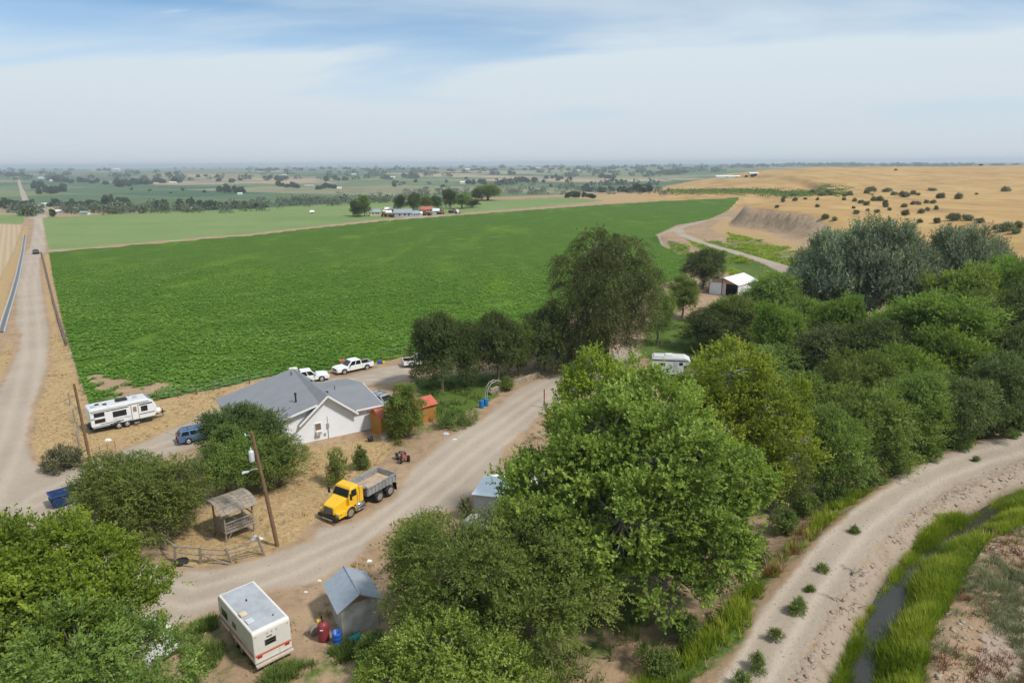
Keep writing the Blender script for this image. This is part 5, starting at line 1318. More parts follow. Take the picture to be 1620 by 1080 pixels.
# open white barn below the hill
t = empty('open_barn', (45.3 + .72 * 3.5, 154.6 - .69 * 3.5, gz(47.8, 152.2)), math.atan2(-.69, .72), 'white metal barn with open dark bay at the foot of the dry hill', 'barn')
M_BARN = solid('white_sheet', (.68, .70, .72), .5, .1, wear=.12, scale=1)
m = MB(); m.bb((-3.5, 0, -.3), (-.3, .1, 2.7)); m.build('wall', M_BARN, t)
m = MB(); m.bb((3.3, 0, -.3), (3.5, 9.5, 2.7)); m.bb((-3.5, .1, -.3), (-3.4, 9.5, 2.7)); m.bb((-3.4, 9.4, -.3), (3.3, 9.5, 2.7)); m.build('wall', M_BARN, t)
for k in range(10): MB().bb((-3.48 + k * .32, -.03, -.2), (-3.20 + k * .32, 0, 2.68)).build('sheet_panel', M_BARN, t)
for k in range(12): MB().bb((3.5, .05 + k * .79, -.2), (3.53, .80 + k * .79, 2.66)).build('sheet_panel', M_BARN, t)
MB().bb((-.3, 0, -.2), (.6, .08, 2.7)).build('door_leaf', solid('pinkish_panel', (.52, .44, .40), .7), t)
MB().prism([(-3.5, 2.7), (3.5, 2.7), (0, 3.95)], .02, .1).build('gable', solid('salmon_boards', (.42, .26, .18), .8), t)
for x in (-.35, 3.35, -3.45): MB().beam((x, -.06, -.2), (x, -.06, 2.7 if abs(x) > 1 else 3.9), .12).build('post', M_BROWNWOOD, t)
MB().quad((-3.8, -.3, 2.62), (0, -.3, 4.02), (0, 9.8, 4.02), (-3.8, 9.8, 2.62), th=.06).build('roof_slope', M_BARN, t)
MB().quad((0, -.3, 4.02), (3.8, -.3, 2.62), (3.8, 9.8, 2.62), (0, 9.8, 4.02), th=.06).build('roof_slope', solid('white_barn_roof', (.76, .76, .74), .5, wear=.06), t)
MB().bb((-3.3, .15, .02), (3.3, 9.3, .05)).build('floor', M_DARKIN, t)
# workshop behind the dark elms
x, y = flat(893, 574)
t = empty('workshop', (x + 1.5, y + 2, gz(x, y)), rad(32), 'workshop with pale blue metal roof almost hidden between dark elms and tall willow', 'building')
gable_box(t, 7.0, 7.5, 3.0, 4.6, solid('green_wall', (.26, .31, .27), .8), solid('pale_blue_roof', (.58, .68, .76), .45, .2, wear=.12), over=.5, th=.08)
for sx in (-3.3, 3.3, 0): MB().beam((sx, -.5, -.2), (sx, -.5, 3.0), .14).build('post', solid('red_post', (.30, .07, .05), .7), t)
MB().bb((-1.2, -.03, 0), (-.1, .0, 2.1)).build('door', M_BROWNWOOD, t)
# low stone wall
p, q = flat(776, 624), flat(850, 597)
L_w = math.dist(p, q); ang_w = math.atan2(q[1] - p[1], q[0] - p[0])
t = empty('stone_wall', (p[0], p[1], gz(*p)), ang_w, 'low buff stone wall retaining the yard under the dark elms', 'wall')
g_ = random.Random(9); M_STONE = solid('buff_stone', (.36, .29, .21), .95, wear=.35, scale=1.3, bump=.3)
for row in range(3):
    x0 = 0.0 if row % 2 == 0 else -.2
    while x0 < L_w:
        w_ = g_.uniform(.38, .62)
        MB().box((x0 + w_ / 2, g_.uniform(-.03, .03), .05 + row * .30), (w_ - .03, .42, .275)).build('stone', M_STONE, t, bevel=.03); x0 += w_
# ------------------------------------------------------------------ the farmstead across the field and houses in the valley
def far_house(u, v, wpx, hpx, wall, roof, rz, label, d=.7, cat='house', name='farm_building', group=None, openf=.35):
    x, y, z = at(u, v); dep = y * cp + (CAM_H - z) * sp
    w = wpx / FPX * dep; h = hpx / FPX * dep
    t = empty(name, (x, y, z), rz, label, cat, group)
    zr = max(h, 2.2); ze = zr * .58; dd = w * d
    h_ = w / 2
    m = MB(); m.bb((-h_, -dd / 2, -.5), (h_, dd / 2, ze)); m.prism([(0, 0)] * 0 or [(-h_, ze), (h_, ze), (h_, ze + .01), (-h_, ze + .01)], -dd / 2, dd / 2)
    m.add([(-h_, -dd / 2, ze), (-h_, dd / 2, ze), (-h_, 0, zr), (h_, -dd / 2, ze), (h_, dd / 2, ze), (h_, 0, zr)], [(0, 1, 2), (3, 5, 4)]); m.build('wall', wall, t)
    e = .4
    MB().quad((-h_ - e, -dd / 2 - e, ze - .15), (h_ + e, -dd / 2 - e, ze - .15), (h_ + e, 0, zr + .1), (-h_ - e, 0, zr + .1), th=.1).build('roof_slope', roof, t)
    MB().quad((-h_ - e, 0, zr + .1), (h_ + e, 0, zr + .1), (h_ + e, dd / 2 + e, ze - .15), (-h_ - e, dd / 2 + e, ze - .15), th=.1).build('roof_slope', roof, t)
    for k in (-.5, .1, .55):
        MB().bb((k * h_, -dd / 2 - .04, ze * .35), (k * h_ + w * .1, -dd / 2, ze * .75)).build('window', M_GLASS, t)
    return t
FW, FT = M_FARW, M_TAN
M_FGREY = solid('far_grey_roof', (.30, .33, .36), .6, .2); M_FRED = solid('far_red_roof', (.42, .13, .09), .8); M_RUST = solid('rust', (.30, .11, .06), .9, wear=.4)
for a in [
    (638, 343, 27, 12, M_GALV, M_FGREY, .15, 'long grey metal barn in the middle of the distant farmstead', .6, 'barn', 'farm_barn'),
    (655, 342.5, 17, 9, M_GALV, M_FGREY, .9, 'lower grey shed attached to the right of the distant metal barn', .6, 'shed', 'farm_shed'),
    (593, 341, 16, 10, solid('cream', (.62, .52, .40), .8), M_FGREY, .3, 'cream farmhouse beside the leftmost dark trees of the distant farmstead', .7, 'house', 'farm_house'),
    (613, 340, 12, 7, solid('faded_pink', (.50, .38, .33), .8), FW, .1, 'small faded pink outbuilding between the cream farmhouse and metal barn', .7, 'shed', 'farm_shed'),
    (617, 334, 14, 6, FT, FW, 0, 'pale roof showing behind the metal barn under dark trees', .6, 'shed', 'farm_shed'),
    (675, 336, 18, 9, FT, M_FRED, .2, 'red-roofed building at the right side of the distant farmstead', .7, 'shed', 'farm_shed'),
    (690, 338, 9, 8, FW, solid('pale_roof', (.6, .68, .70), .5), .1, 'small white shed right of the red-roofed farm building', .8, 'shed', 'farm_shed'),
    (664, 341, 6, 6, FW, FW, .4, 'tiny white building between the grey shed and red-roofed building', .8, 'shed', 'farm_shed'),
    (92, 337, 12, 5, FW, FW, .2, 'white house with green shed by the road at the far left field end', .7, 'house', 'farm_house'),
    (135, 339.5, 13, 5, FW, solid('green_roof', (.20, .30, .24), .7), -.1, 'white barn with green roof at the far edge of the pale field', .6, 'barn', 'farm_barn'),
    (58, 331, 12, 6, FT, FW, .3, 'pale house among trees where the gravel road enters the valley', .7, 'house', 'farm_house'),
    (68, 335, 8, 5, FW, M_FGREY, .6, 'small white house just right of the road at the valley edge', .8, 'house', 'farm_house'),
    (72, 325, 10, 4, FW, FW, .1, 'white-roofed house behind the valley edge trees near the road', .7, 'house', 'farm_house'),
    (290, 332, 9, 4, FW, FW, .2, 'white shed in front of the light green valley tree, left of a pair', .6, 'shed', 'farm_shed'),
    (303, 332, 7, 4, FW, FW, .2, 'white shed in front of the valley trees, right of a pair', .6, 'shed', 'farm_shed'),
    (319, 327, 6, 6, FW, FW, .1, 'pale blue-white house glimpsed between two valley trees', .8, 'house', 'farm_house'),
    (494, 338.5, 5, 3, FT, FW, .2, 'tiny pump house standing alone in the pale green field', .8, 'shed', 'farm_shed'),
    (65, 283, 7, 3, FW, FW, 0, 'white-roofed farm building right of the far straight road', .7, 'barn', 'farm_barn'),
    (84, 288, 8, 3.5, FT, FW, .1, 'tan barn beyond the valley road, below the dark tree row', .7, 'barn', 'farm_barn'),
    (185, 270, 10, 3.5, FW, FW, 0, 'white barn on the tan upland skyline at left', .6, 'barn', 'farm_barn'),
    (148, 270, 5, 2, FW, FW, 0, 'tiny white house on the left upland skyline', .6, 'house', 'farm_house'),
    (274, 290, 10, 2.5, FW, FW, 0, 'long white shed beside a dark valley tree group at left', .4, 'shed', 'farm_shed'),
    (380, 308, 7, 3, FW, FW, .2, 'white house beside the pair of big round valley trees', .7, 'house', 'farm_house'),
    (490, 296, 14, 3.5, FT, solid('tan_roof', (.46, .38, .30), .8), 0, 'long tan farm building right of a dark tree group in the valley', .5, 'barn', 'farm_barn'),
    (537, 299, 7, 3, FW, FW, .2, 'white house at the right end of a dark valley tree group', .7, 'house', 'farm_house'),
    (732, 291, 8, 4, FW, FW, .1, 'white house left of the dark trees above the distant farmstead', .7, 'house', 'farm_house'),
    (620, 282, 10, 3, FW, FW, 0, 'small white farm far behind the distant farmstead', .6, 'barn', 'farm_barn'),
    (740, 270, 8, 3, FW, FW, 0, 'bright white building near the centre horizon', .6, 'barn', 'farm_barn'),
    (1159, 281.5, 52, 4, FW, solid('pale_green_roof', (.62, .70, .68), .6), -.12, 'very long low white barn at the left foot of the dry hill', .25, 'barn', 'farm_barn'),
    (1192, 276, 14, 3, FW, FW, 0, 'short white barn beyond the very long low barn', .5, 'barn', 'farm_barn'),
    (850, 268, 7, 2.5, FW, FW, 0, 'small white building right of centre on the horizon', .6, 'barn', 'farm_barn'),
    (915, 271, 7, 2.5, FW, FW, 0, 'tiny white house in the hazy trees right of centre', .6, 'house', 'farm_house'),
    (450, 279, 7, 2.5, FW, FW, 0, 'tiny white house left of a dark row in the middle valley', .6, 'house', 'farm_house'),
    (560, 277, 7, 2.5, FW, FW, 0, 'tiny white house in the hazy plain above the long green field', .6, 'house', 'farm_house')]:
    far_house(*a)
# trees of the farmstead
for i, (k, u, vb, vt, w, lab) in enumerate([
    ('upright', 577, 342, 309, 20, 'tall dark tree at the left end of the distant farmstead'), ('elm_c', 563, 342, 318, 18, 'shorter dark tree leftmost of the distant farmstead'), ('elm_c', 570, 343, 322, 22, 'low dark tree between the two at the farmstead left end'),
    ('elm_c', 634, 334, 309, 20, 'dark tree behind the left end of the distant metal barn'), ('elm_c', 655, 336, 306, 22, 'tall dark tree directly behind the distant metal barn'), ('elm_a', 672, 333, 309, 24, 'green tree behind the red-roofed farm building'),
    ('elm_c', 690, 332, 310, 20, 'dark tree behind the small white farm shed'), ('elm_c', 712, 330, 300, 24, 'tallest pointed dark tree at the right of the farmstead'), ('elm_a', 732, 330, 305, 30, 'olive tree right of the tallest pointed farmstead tree'),
    ('elm_c', 748, 328, 315, 24, 'low dark tree at the right tip of the farmstead trees'), ('elm_a', 771, 317, 291, 44, 'big round lone tree right of the farmstead on the skyline of the pale field'),
    ('elm_c', 754, 318, 300, 18, 'small dark tree against the left side of the big round lone tree')]):
    tree_px(k, u, vb, vt, w, i * 1.1, lab, name='farm_tree')
# rusty machinery and junk in the farmyard
def farm_machine(u, v, s, mat, label, seed):
    x, y, z = at(u, v); g = random.Random(seed)
    t = empty('farm_machine', (x, y, z), g.random() * 3, label, 'machine', None, s)
    MB().box((0, 0, .95), (3.2, 1.3, .8)).box((.9, 0, 1.7), (1.1, 1.2, .9)).build('body', mat, t, bevel=.08)
    for sx, r in ((-1.0, .65), (1.1, .45)):
        for sy in (-.85, .85): MB().lathe([(r * .5, -.15), (r, -.13), (r, .13), (r * .5, .15)], (sx, sy, r), 12, 'Y').build('wheel', M_BLACK, t)
for i, (u, v, s, m_, l_) in enumerate([(610, 343, 1.4, M_RUST, 'rusty farm machine in front of the cream farmhouse'), (624, 343.5, 1.5, M_RUST, 'rusty farm machine at the left corner of the metal barn'), (676, 341, 1.5, M_RUST, 'rusty machine below the red-roofed farm building'),
                                       (697, 339, 1.3, M_RUST, 'brown machine at the right of the distant farmyard'), (716, 337, 1.4, solid('machine_brown', (.16, .12, .09), .9), 'dark machine right of the distant farmyard'), (724, 338, 1.2, FW, 'white trailer-like machine at the right end of the farmyard')]):
    farm_machine(u, v, s, m_, l_, i)
print('buildings done', round(time.time() - T0, 1))
# ------------------------------------------------------------------ vehicles: x forward, y left, z up
M_TYRE = solid('tyre', (.022, .021, .020), .85, dust=.35)
M_RIM = solid('rim', (.50, .50, .50), .35, .6)
M_CHROME = solid('chrome', (.60, .60, .60), .2, .9, wear=.15)
M_RLAMP = solid('red_lamp', (.42, .02, .015), .3)
M_HLAMP = solid('head_lamp', (.62, .62, .60), .15)
M_AMBER = solid('amber_lamp', (.65, .22, .03), .3)
M_PWHITE = solid('white_paint', (.80, .80, .79), .32, wear=.05, dust=.08, coat=.4)
def wheel(t, x, y, r, w, side, rim=None, name='wheel'):
    k = MB().lathe([(r * .60, -w / 2), (r * .93, -w / 2), (r, -w * .36), (r, w * .36), (r * .93, w / 2), (r * .60, w / 2)], (x, y, r), 22, 'Y').build(name, M_TYRE, t)
    s = 1 if side > 0 else -1; yo = y + s * (w / 2 + .005)
    MB().lathe([(.05, yo - .02), (r * .2, yo - .01), (r * .32, yo - .05), (r * .55, yo - .04), (r * .62, yo)][:: 1], (x, 0, r), 18, 'Y').build('rim', rim or M_RIM, k)
    return k
def arches(t, xs, y, r, zc=None):
    m = MB()
    for x in xs:
        for s in (-1, 1): m.lathe([(r, s * (y - .30)), (r, s * (y + .008))], (x, 0, zc or r), 22, 'Y')
    return m.build('wheel_arch', M_BLACK, t)

def cabin(t, x0, x1, xt0, xt1, zb, zt, wb, wt, mat, panes=2, rear=True):
    """greenhouse: lower outline x0..x1 at zb, roof outline xt0..xt1 at zt; glass set in each face"""
    m = MB().hull([[(x0, -wb, zb), (x1, -wb, zb), (x1, wb, zb), (x0, wb, zb)], [(xt0, -wt, zt - .05), (xt1, -wt, zt - .05), (xt1, wt, zt - .05), (xt0, wt, zt - .05)], [(xt0 + .08, -wt + .08, zt), (xt1 - .08, -wt + .08, zt), (xt1 - .08, wt - .08, zt), (xt0 + .08, wt - .08, zt)]])
    m.build('cab', mat, t, bevel=.03)
    L = lambda a, b, k: a + (b - a) * k
    for s in (-1, 1):
        def P(u, v): # u along, v up on the side face
            xa, xb = L(x0, xt0, v), L(x1, xt1, v)
            return (L(xa, xb, u), s * (L(wb, wt, v) + .012), L(zb, zt - .05, v))
        for k in range(panes):
            a = .07 + k * (.88 / panes); b_ = a + .88 / panes - .05
            MB().quad(P(a, .10), P(b_, .10), P(b_, .92), P(a, .92)).build('side_window', M_GLASS, t)
    def Q(xa, za, xb, zb_, off, wA, wB, nm):
        MB().quad((xa + off, -wA, za), (xa + off, wA, za), (xb + off, wB, zb_), (xb + off, -wB, zb_)).build(nm, M_GLASS, t)
    Q(L(x1, xt1, .08), L(zb, zt - .05, .08), L(x1, xt1, .92), L(zb, zt - .05, .92), .018, wb - .08, wt - .06, 'windshield')
    if rear: Q(L(x0, xt0, .15), L(zb, zt - .05, .15), L(x0, xt0, .88), L(zb, zt - .05, .88), -.018, wb - .14, wt - .12, 'rear_window')

def pickup(x, y, hd, label, mat=M_PWHITE, bed=M_BLACK, name='pickup_truck'):
    t = empty(name, (x, y, gz(x, y)), hd, label, 'pickup truck')
    # wheelbase 3.6: axles at +1.85 and -1.75
    m = MB(); prof = [(-2.85, .55), (-2.85, 1.08), (2.62, 1.02), (2.90, .92), (2.95, .60), (2.85, .42), (-2.75, .42)]
    m.prism([(.95, .42), (.95, 1.06), (2.60, 1.02), (2.88, .92), (2.95, .60), (2.85, .42)], -.98, .98)
    m.bb((-1.02, -.98, .42), (.95, .98, 1.06)); m.build('body', mat, t, bevel=.05)
    m = MB(); m.prism([(.95, 1.06), (.98, 1.12), (2.45, 1.09), (2.72, 1.0), (2.6, 1.0)], -.88, .88); m.build('hood', mat, t, bevel=.03)
    bd = MB(); bd.bb((-2.88, -.98, .45), (-1.04, -.88, 1.10)); bd.bb((-2.88, .88, .45), (-1.04, .98, 1.10)); bd.bb((-1.14, -.88, .45), (-1.04, .88, 1.10)); bd.bb((-2.88, -.88, .5), (-2.80, .88, 1.10)); bd = bd.build('cargo_bed', mat, t, bevel=.025)
    MB().bb((-2.80, -.88, .62), (-1.14, .88, .68)).bb((-2.80, -.88, .68), (-1.14, -.84, 1.08)).bb((-2.80, .84, .68), (-1.14, .88, 1.08)).build('bed_liner', bed, bd)
    cabin(t, -1.02, 1.35, -.86, .55, 1.06, 1.80, .93, .78, mat, 2)
    arches(t, (1.85, -1.75), .98, .47, .42)
    for sx in (1.85, -1.75):
        for s in (-1, 1): wheel(t, sx, s * .88, .40, .26, s)
    MB().bb((2.86, -.96, .42), (3.02, .96, .62)).build('front_bumper', M_CHROME, t, bevel=.03)
    MB().bb((-3.05, -.92, .48), (-2.88, .92, .66)).build('rear_bumper', M_CHROME, t, bevel=.03)
    MB().bb((2.93, -.52, .66), (2.965, .52, .90)).build('grille', M_BLACK, t)
    for s in (-1, 1):
        MB().bb((2.88, s * .76 - .17, .68), (2.95, s * .76 + .17, .90)).build('headlight', M_HLAMP, t)
        MB().bb((-2.90, s * .93 - .06, .72), (-2.875, s * .93 + .06, 1.0)).build('tail_light', M_RLAMP, t)
        MB().box((.98, s * 1.12, 1.18), (.10, .20, .22)).build('mirror', M_BLACK, t, bevel=.02)
        for dx in (.12, -.62): MB().bb((dx - .10, s * .985 - .008, .92), (dx + .04, s * .985 + .012, .95)).build('door_handle', M_BLACK, t)
    return t
hd = math.atan2(-.64, -.77)
pickup(-23.3, 95.9, hd, 'white crew pickup with black bed liner parked in the open beside the field fence')
x, y = flat(484, 605); pickup(x, y + .6, math.atan2(.42, .90), 'white pickup half hidden behind the grey house roof, facing right')
x, y = flat(668, 577); pickup(x, y, math.atan2(.30, .95), 'white pickup with its front half hidden behind dark elm')

def suv(x, y, hd, mat, label, name='estate_car', cat='car', s=1.0, roof=None):
    t = empty(name, (x, y, gz(x, y)), hd, label, cat, None, s)
    m = MB(); m.prism([(-2.28, .36), (-2.34, .80), (-2.24, 1.0), (1.0, .98), (2.05, .86), (2.28, .70), (2.32, .40), (2.2, .30), (-2.15, .30)], -.90, .90); m.build('body', mat, t, bevel=.06)
    cabin(t, -2.26, 1.15, -1.95, .35, .98, 1.52, .86, .68, mat, 3)
    arches(t, (1.38, -1.35), .90, .40, .35)
    for sx in (1.38, -1.35):
        for k in (-1, 1): wheel(t, sx, k * .80, .34, .22, k)
    for k in (-1, 1):
        MB().bb((2.22, k * .68 - .2, .62), (2.31, k * .68 + .2, .76)).build('headlight', M_HLAMP, t)
        MB().bb((-2.36, k * .78 - .12, .76), (-2.28, k * .78 + .12, .98)).build('tail_light', M_RLAMP, t)
        MB().box((.92, k * 1.0, 1.02), (.12, .18, .14)).build('mirror', mat, t, bevel=.02)
        MB().tube([(-1.75, k * .56, 1.56), (.15, k * .56, 1.57)], .022, 6).build('roof_rail', M_BLACK, t)
    for dx in (-1.2, -.2): MB().bb((dx - .02, -.56, 1.55), (dx + .02, .56, 1.575)).build('cross_bar', M_BLACK, t)
    MB().bb((-2.40, -.82, .36), (-2.30, .82, .56)).build('rear_bumper', M_BLACK, t, bevel=.03)
    MB().bb((2.26, -.82, .30), (2.37, .82, .50)).build('front_bumper', mat, t, bevel=.03)
    return t
suv(-34.3, 70.1, math.atan2(.55, .84), solid('steel_blue_paint', (.085, .165, .29), .32, .25, wear=.1, dust=.15, coat=.4), 'steel blue estate car on the driveway, partly covered by an elm')
p_ = at(39, 401.5); suv(p_[0] + 4, p_[1], rad(128), solid('dark_paint', (.05, .055, .06), .35, .2), 'dark car parked on the left side of the long gravel road')
x, y = flat(812, 772); suv(x, y, rad(25), M_PWHITE, 'white car with red tail light behind the white storage shed, mostly under the cottonwood')
x, y = flat(588, 648); suv(x + 1.2, y + 1.4, rad(-40), solid('silver_paint', (.46, .48, .50), .3, .4, coat=.4), 'silver car glimpsed behind the right corner of the white house')
x, y = flat(430, 612); 
# low flat trailer with a white tank, behind the house
t = empty('flat_trailer', (x + .6, y + .8, 0), rad(28), 'dark flat trailer parked behind the left end of the grey house roof', 'trailer')
MB().bb((-2.3, -.95, .5), (2.3, .95, .66)).build('deck', M_BLACK, t); MB().beam((2.3, 0, .55), (3.4, 0, .5), .12).build('tongue', M_BLACK, t)
for sx in (-.5, .4):
    for s in (-1, 1): wheel(t, sx, s * 1.05, .34, .2, s)
x, y = flat(452, 604)
t = empty('water_tank', (x + .8, y + 1.2, .66), rad(28), 'white cube tank in a cage behind the grey house roof', 'tank')
MB().bb((-.55, -.5, 0), (.55, .5, 1.0)).build('tank', solid('cream_plastic', (.66, .64, .56), .6), t, bevel=.08)
for k in range(4):
    z = .12 + k * .26; MB().tube([(-.58, -.53, z), (.58, -.53, z), (.58, .53, z), (-.58, .53, z), (-.58, -.53, z)], .02, 5).build('cage_bar', M_GALV, t)
MB().bb((-.6, -.55, -.16), (.6, .55, 0)).build('pallet_base', M_GREYWOOD, t)

# white box truck seen between the dark elms
x, y = flat(762, 566)
t = empty('box_van', (x, y + 1.5, 0), rad(200), 'white van with rounded high roof standing between two dark elms', 'van')
MB().prism([(-2.6, .5), (-2.6, 2.3), (-2.3, 2.55), (1.1, 2.55), (1.6, 2.2), (2.1, 1.4), (2.7, 1.15), (2.8, .5)], -1.0, 1.0).build('body', M_PWHITE, t, bevel=.14)
arches(t, (1.75, -1.6), 1.0, .45, .4)
for sx in (1.75, -1.6):
    for s in (-1, 1): wheel(t, sx, s * .9, .38, .24, s)
MB().quad((1.66, -.82, 2.1), (1.66, .82, 2.1), (2.15, .85, 1.42), (2.15, -.85, 1.42)).build('windshield', M_GLASS, t)
for s in (-1, 1):
    MB().quad((.5, s * 1.008, 1.45), (1.7, s * 1.008, 1.45), (1.35, s * 1.008, 2.1), (.5, s * 1.008, 2.1)).build('side_window', M_GLASS, t)
    MB().bb((2.74, s * .75 - .15, .8), (2.82, s * .75 + .15, 1.0)).build('headlight', M_HLAMP, t)

# yellow dump truck
M_YEL = solid('yellow_paint', (.80, .46, .015), .38, wear=.08, scale=1.5, dust=.16, coat=.3)
M_BED = solid('bed_steel', (.40, .41, .41), .55, .45, wear=.4, scale=3, dust=.3)
t = empty('dump_truck', (-14.67, 52.9, gz(-14.67, 52.9)), math.atan2(-.84, -.545), 'yellow dump truck with grey tipper bed holding sand, parked at the road edge', 'dump truck')
MB().bb((-5.7, -.42, .62), (1.1, .42, .86)).build('chassis', M_BLACK, t)
h = MB(); h.hull([[(1.42, -.62, .72), (1.42, .62, .72), (1.42, .58, 1.40), (1.42, -.58, 1.40)], [(1.2, -.72, .72), (1.2, .72, .72), (1.2, .66, 1.50), (1.2, -.66, 1.50)], [(.30, -.82, .72), (.30, .82, .72), (.30, .78, 1.72), (.30, -.78, 1.72)], [(-.02, -.92, .72), (-.02, .92, .72), (-.02, .86, 1.80), (-.02, -.86, 1.80)]])
h.build('hood', M_YEL, t, bevel=.06)
for s in (-1, 1):
    f = MB(); arc = [(.62 * math.cos(a) * 1.0, .52 + .62 * math.sin(a)) for a in [rad(q) for q in range(-8, 195, 18)]]
    prof = arc + [(p[0] * .86, .52 + (p[1] - .52) * .84) for p in arc[::-1]]
    y0, y1 = (.72, 1.20) if s > 0 else (-1.20, -.72)
    for i in range(len(arc) - 1):
        a_, b_ = arc[i], arc[i + 1]; c_, d_ = (b_[0] * .88, .52 + (b_[1] - .52) * .86), (a_[0] * .88, .52 + (a_[1] - .52) * .86)
        f.prism([a_, b_, c_, d_], y0, y1)
    f.bb((.45, s * .95 - .25, .5), (1.35, s * .95 + .22, .95)); f.build('fender', M_YEL, t, bevel=.03)
    MB().bb((1.30, s * .96 - .16, .72), (1.372, s * .96 + .16, .90)).build('headlight', M_HLAMP, t)
    MB().bb((1.05, s * 1.175 - .012, .76), (1.28, s * 1.175 + .012, .88)).build('turn_signal', M_AMBER, t)
    MB().box((.05, s * 1.32, 2.0), (.08, .24, .52)).build('mirror', M_BLACK, t, bevel=.02)
    MB().tube([(.0, s * 1.02, 2.2), (.04, s * 1.26, 2.2)], .02, 6).build('mirror_arm', M_BLACK, t)
    MB().lathe([(.0, -1.65), (.27, -1.63), (.27, -.72), (.0, -.70)], (0, s * .93, .72), 20, 'X').build('fuel_tank', M_CHROME, t)
    MB().bb((-1.75, s * 1.12 - .12, .40), (-.62, s * 1.12 + .12, .46)).build('step', M_CHROME, t)
    MB().bb((-5.62, s * .95 - .25, .25), (-5.59, s * .95 + .25, .98)).build('mud_flap', M_BLACK, t)
c = MB(); c.hull([[(-1.20, -1.02, .92), (.02, -1.02, .92), (.02, 1.02, .92), (-1.20, 1.02, .92)], [(-1.20, -1.04, 1.78), (.0, -1.02, 1.78), (.0, 1.02, 1.78), (-1.20, 1.04, 1.78)], [(-1.20, -.98, 2.42), (-.30, -.92, 2.42), (-.30, .92, 2.42), (-1.20, .98, 2.42)], [(-1.18, -.86, 2.62), (-.42, -.80, 2.58), (-.42, .80, 2.58), (-1.18, .86, 2.62)]])
c.build('cab', M_YEL, t, bevel=.06)
MB().quad((.035, -.90, 1.84), (.035, .90, 1.84), (-.265, .82, 2.38), (-.265, -.82, 2.38)).build('windshield', M_GLASS, t)
for s in (-1, 1):
    MB().quad((-.86, s * 1.052, 1.80), (-.12, s * 1.045, 1.80), (-.38, s * .965, 2.36), (-.86, s * .995, 2.36)).build('side_window', M_GLASS, t)
    MB().bb((-.92, s * 1.058 - .006, .98), (-.905, s * 1.058 + .006, 2.3)).build('door_seam', M_BLACK, t)
    MB().bb((-1.62, s * .98 - .06, .95), (-1.22, s * .98 + .06, 2.35)).build('side_fairing', M_YEL, t, bevel=.03)
MB().bb((1.422, -.50, .80), (1.45, .50, 1.34)).build('grille', M_BLACK, t)
for k in range(6): MB().bb((1.45, -.48, .84 + k * .085), (1.462, .48, .86 + k * .085)).build('grille_bar', M_GALV, t)
MB().bb((1.42, -1.14, .38), (1.62, 1.14, .66)).build('bumper', M_BLACK, t, bevel=.05)
MB().bb((1.58, -.55, .30), (1.66, .55, .44)).build('bumper_step', M_CHROME, t)
MB().tube([(-1.38, -.72, .8), (-1.38, -.72, 2.75)], .07, 10).build('exhaust_stack', M_CHROME, t)
wheel(t, 0, 1.0, .50, .28, 1, M_CHROME); wheel(t, 0, -1.0, .50, .28, -1, M_CHROME)
for sx in (-3.45, -4.82):
    for s in (-1, 1): wheel(t, sx, s * .93, .50, .52, s, M_STEEL)
    MB().tube([(sx, -.8, .5), (sx, .8, .5)], .10, 8).build('axle', M_BLACK, t)
bd = MB(); bd.bb((-5.65, -1.17, 1.12), (-2.0, 1.17, 1.22)); bd.bb((-5.65, -1.17, 1.22), (-2.0, -1.10, 1.86)); bd.bb((-5.65, 1.10, 1.22), (-2.0, 1.17, 1.86)); bd.bb((-2.07, -1.10, 1.22), (-2.0, 1.10, 2.06)); bd.bb((-5.70, -1.10, 1.22), (-5.63, 1.10, 1.90))
bd = bd.build('tipper_bed', M_BED, t, bevel=.01)
for k in range(9):
    for s in (-1, 1): MB().bb((-5.6 + k * .43, s * 1.20 - .03, 1.16), (-5.53 + k * .43, s * 1.20 + .03, 1.84)).build('rib', M_BED, bd)
for s in (-1, 1): MB().bb((-5.68, s * 1.19 - .05, 1.82), (-2.0, s * 1.19 + .05, 1.92)).build('top_rail', M_BED, bd)
MB().bb((-2.0, -1.15, 2.0), (-1.62, 1.15, 2.10)).build('cab_guard', M_BED, bd)
g_ = np.random.default_rng(4); gx, gy = np.meshgrid(np.linspace(-5.6, -2.1, 22), np.linspace(-1.08, 1.08, 15), indexing='ij')
gz_ = 1.36 + .18 * np.exp(-((gx + 3.1) / .9) ** 2 - (gy / .7) ** 2) + .07 * (vnoise(gx + 50, gy + 50, .35) - .5)
sv = np.stack([gx, gy, gz_], -1).reshape(-1, 3); sf = [(i * 15 + j, (i + 1) * 15 + j, (i + 1) * 15 + j + 1, i * 15 + j + 1) for i in range(21) for j in range(14)]
MB().add([tuple(p) for p in sv], sf, True).build('sand_load', solid('sand', (.46, .34, .23), .95, wear=.3, bump=.4), t)

# travel trailer: the door side looks at the camera
M_RVW = solid('trailer_white', (.74, .75, .75), .38, wear=.06, scale=.8, dust=.10, coat=.2)
t = empty('travel_trailer', (-45.2, 74.6, gz(-45.2, 74.6)), math.atan2(.66, .75), 'white travel trailer with black stripes and white propane cover by the field fence', 'trailer')
prof = [(-3.25, .62), (-3.42, .95), (-3.42, 2.75), (-3.25, 2.92), (2.55, 2.92), (3.05, 2.60), (3.38, 1.85), (3.38, 1.1), (3.05, .62)]
MB().prism(prof, -1.2, 1.2).build('body', M_RVW, t, bevel=.07)
M_RVROOF = solid('trailer_roof', (.56, .57, .57), .7, wear=.15, dust=.2)
MB().bb((-3.2, -1.1, 2.922), (2.5, 1.1, 2.94)).build('roof_sheet', M_RVROOF, t)
MB().quad((2.58, -1.1, 2.93), (2.58, 1.1, 2.93), (3.08, 1.1, 2.61), (3.08, -1.1, 2.61), th=-.012).build('nose_cap', solid('grey_cap', (.20, .21, .22), .4), t)
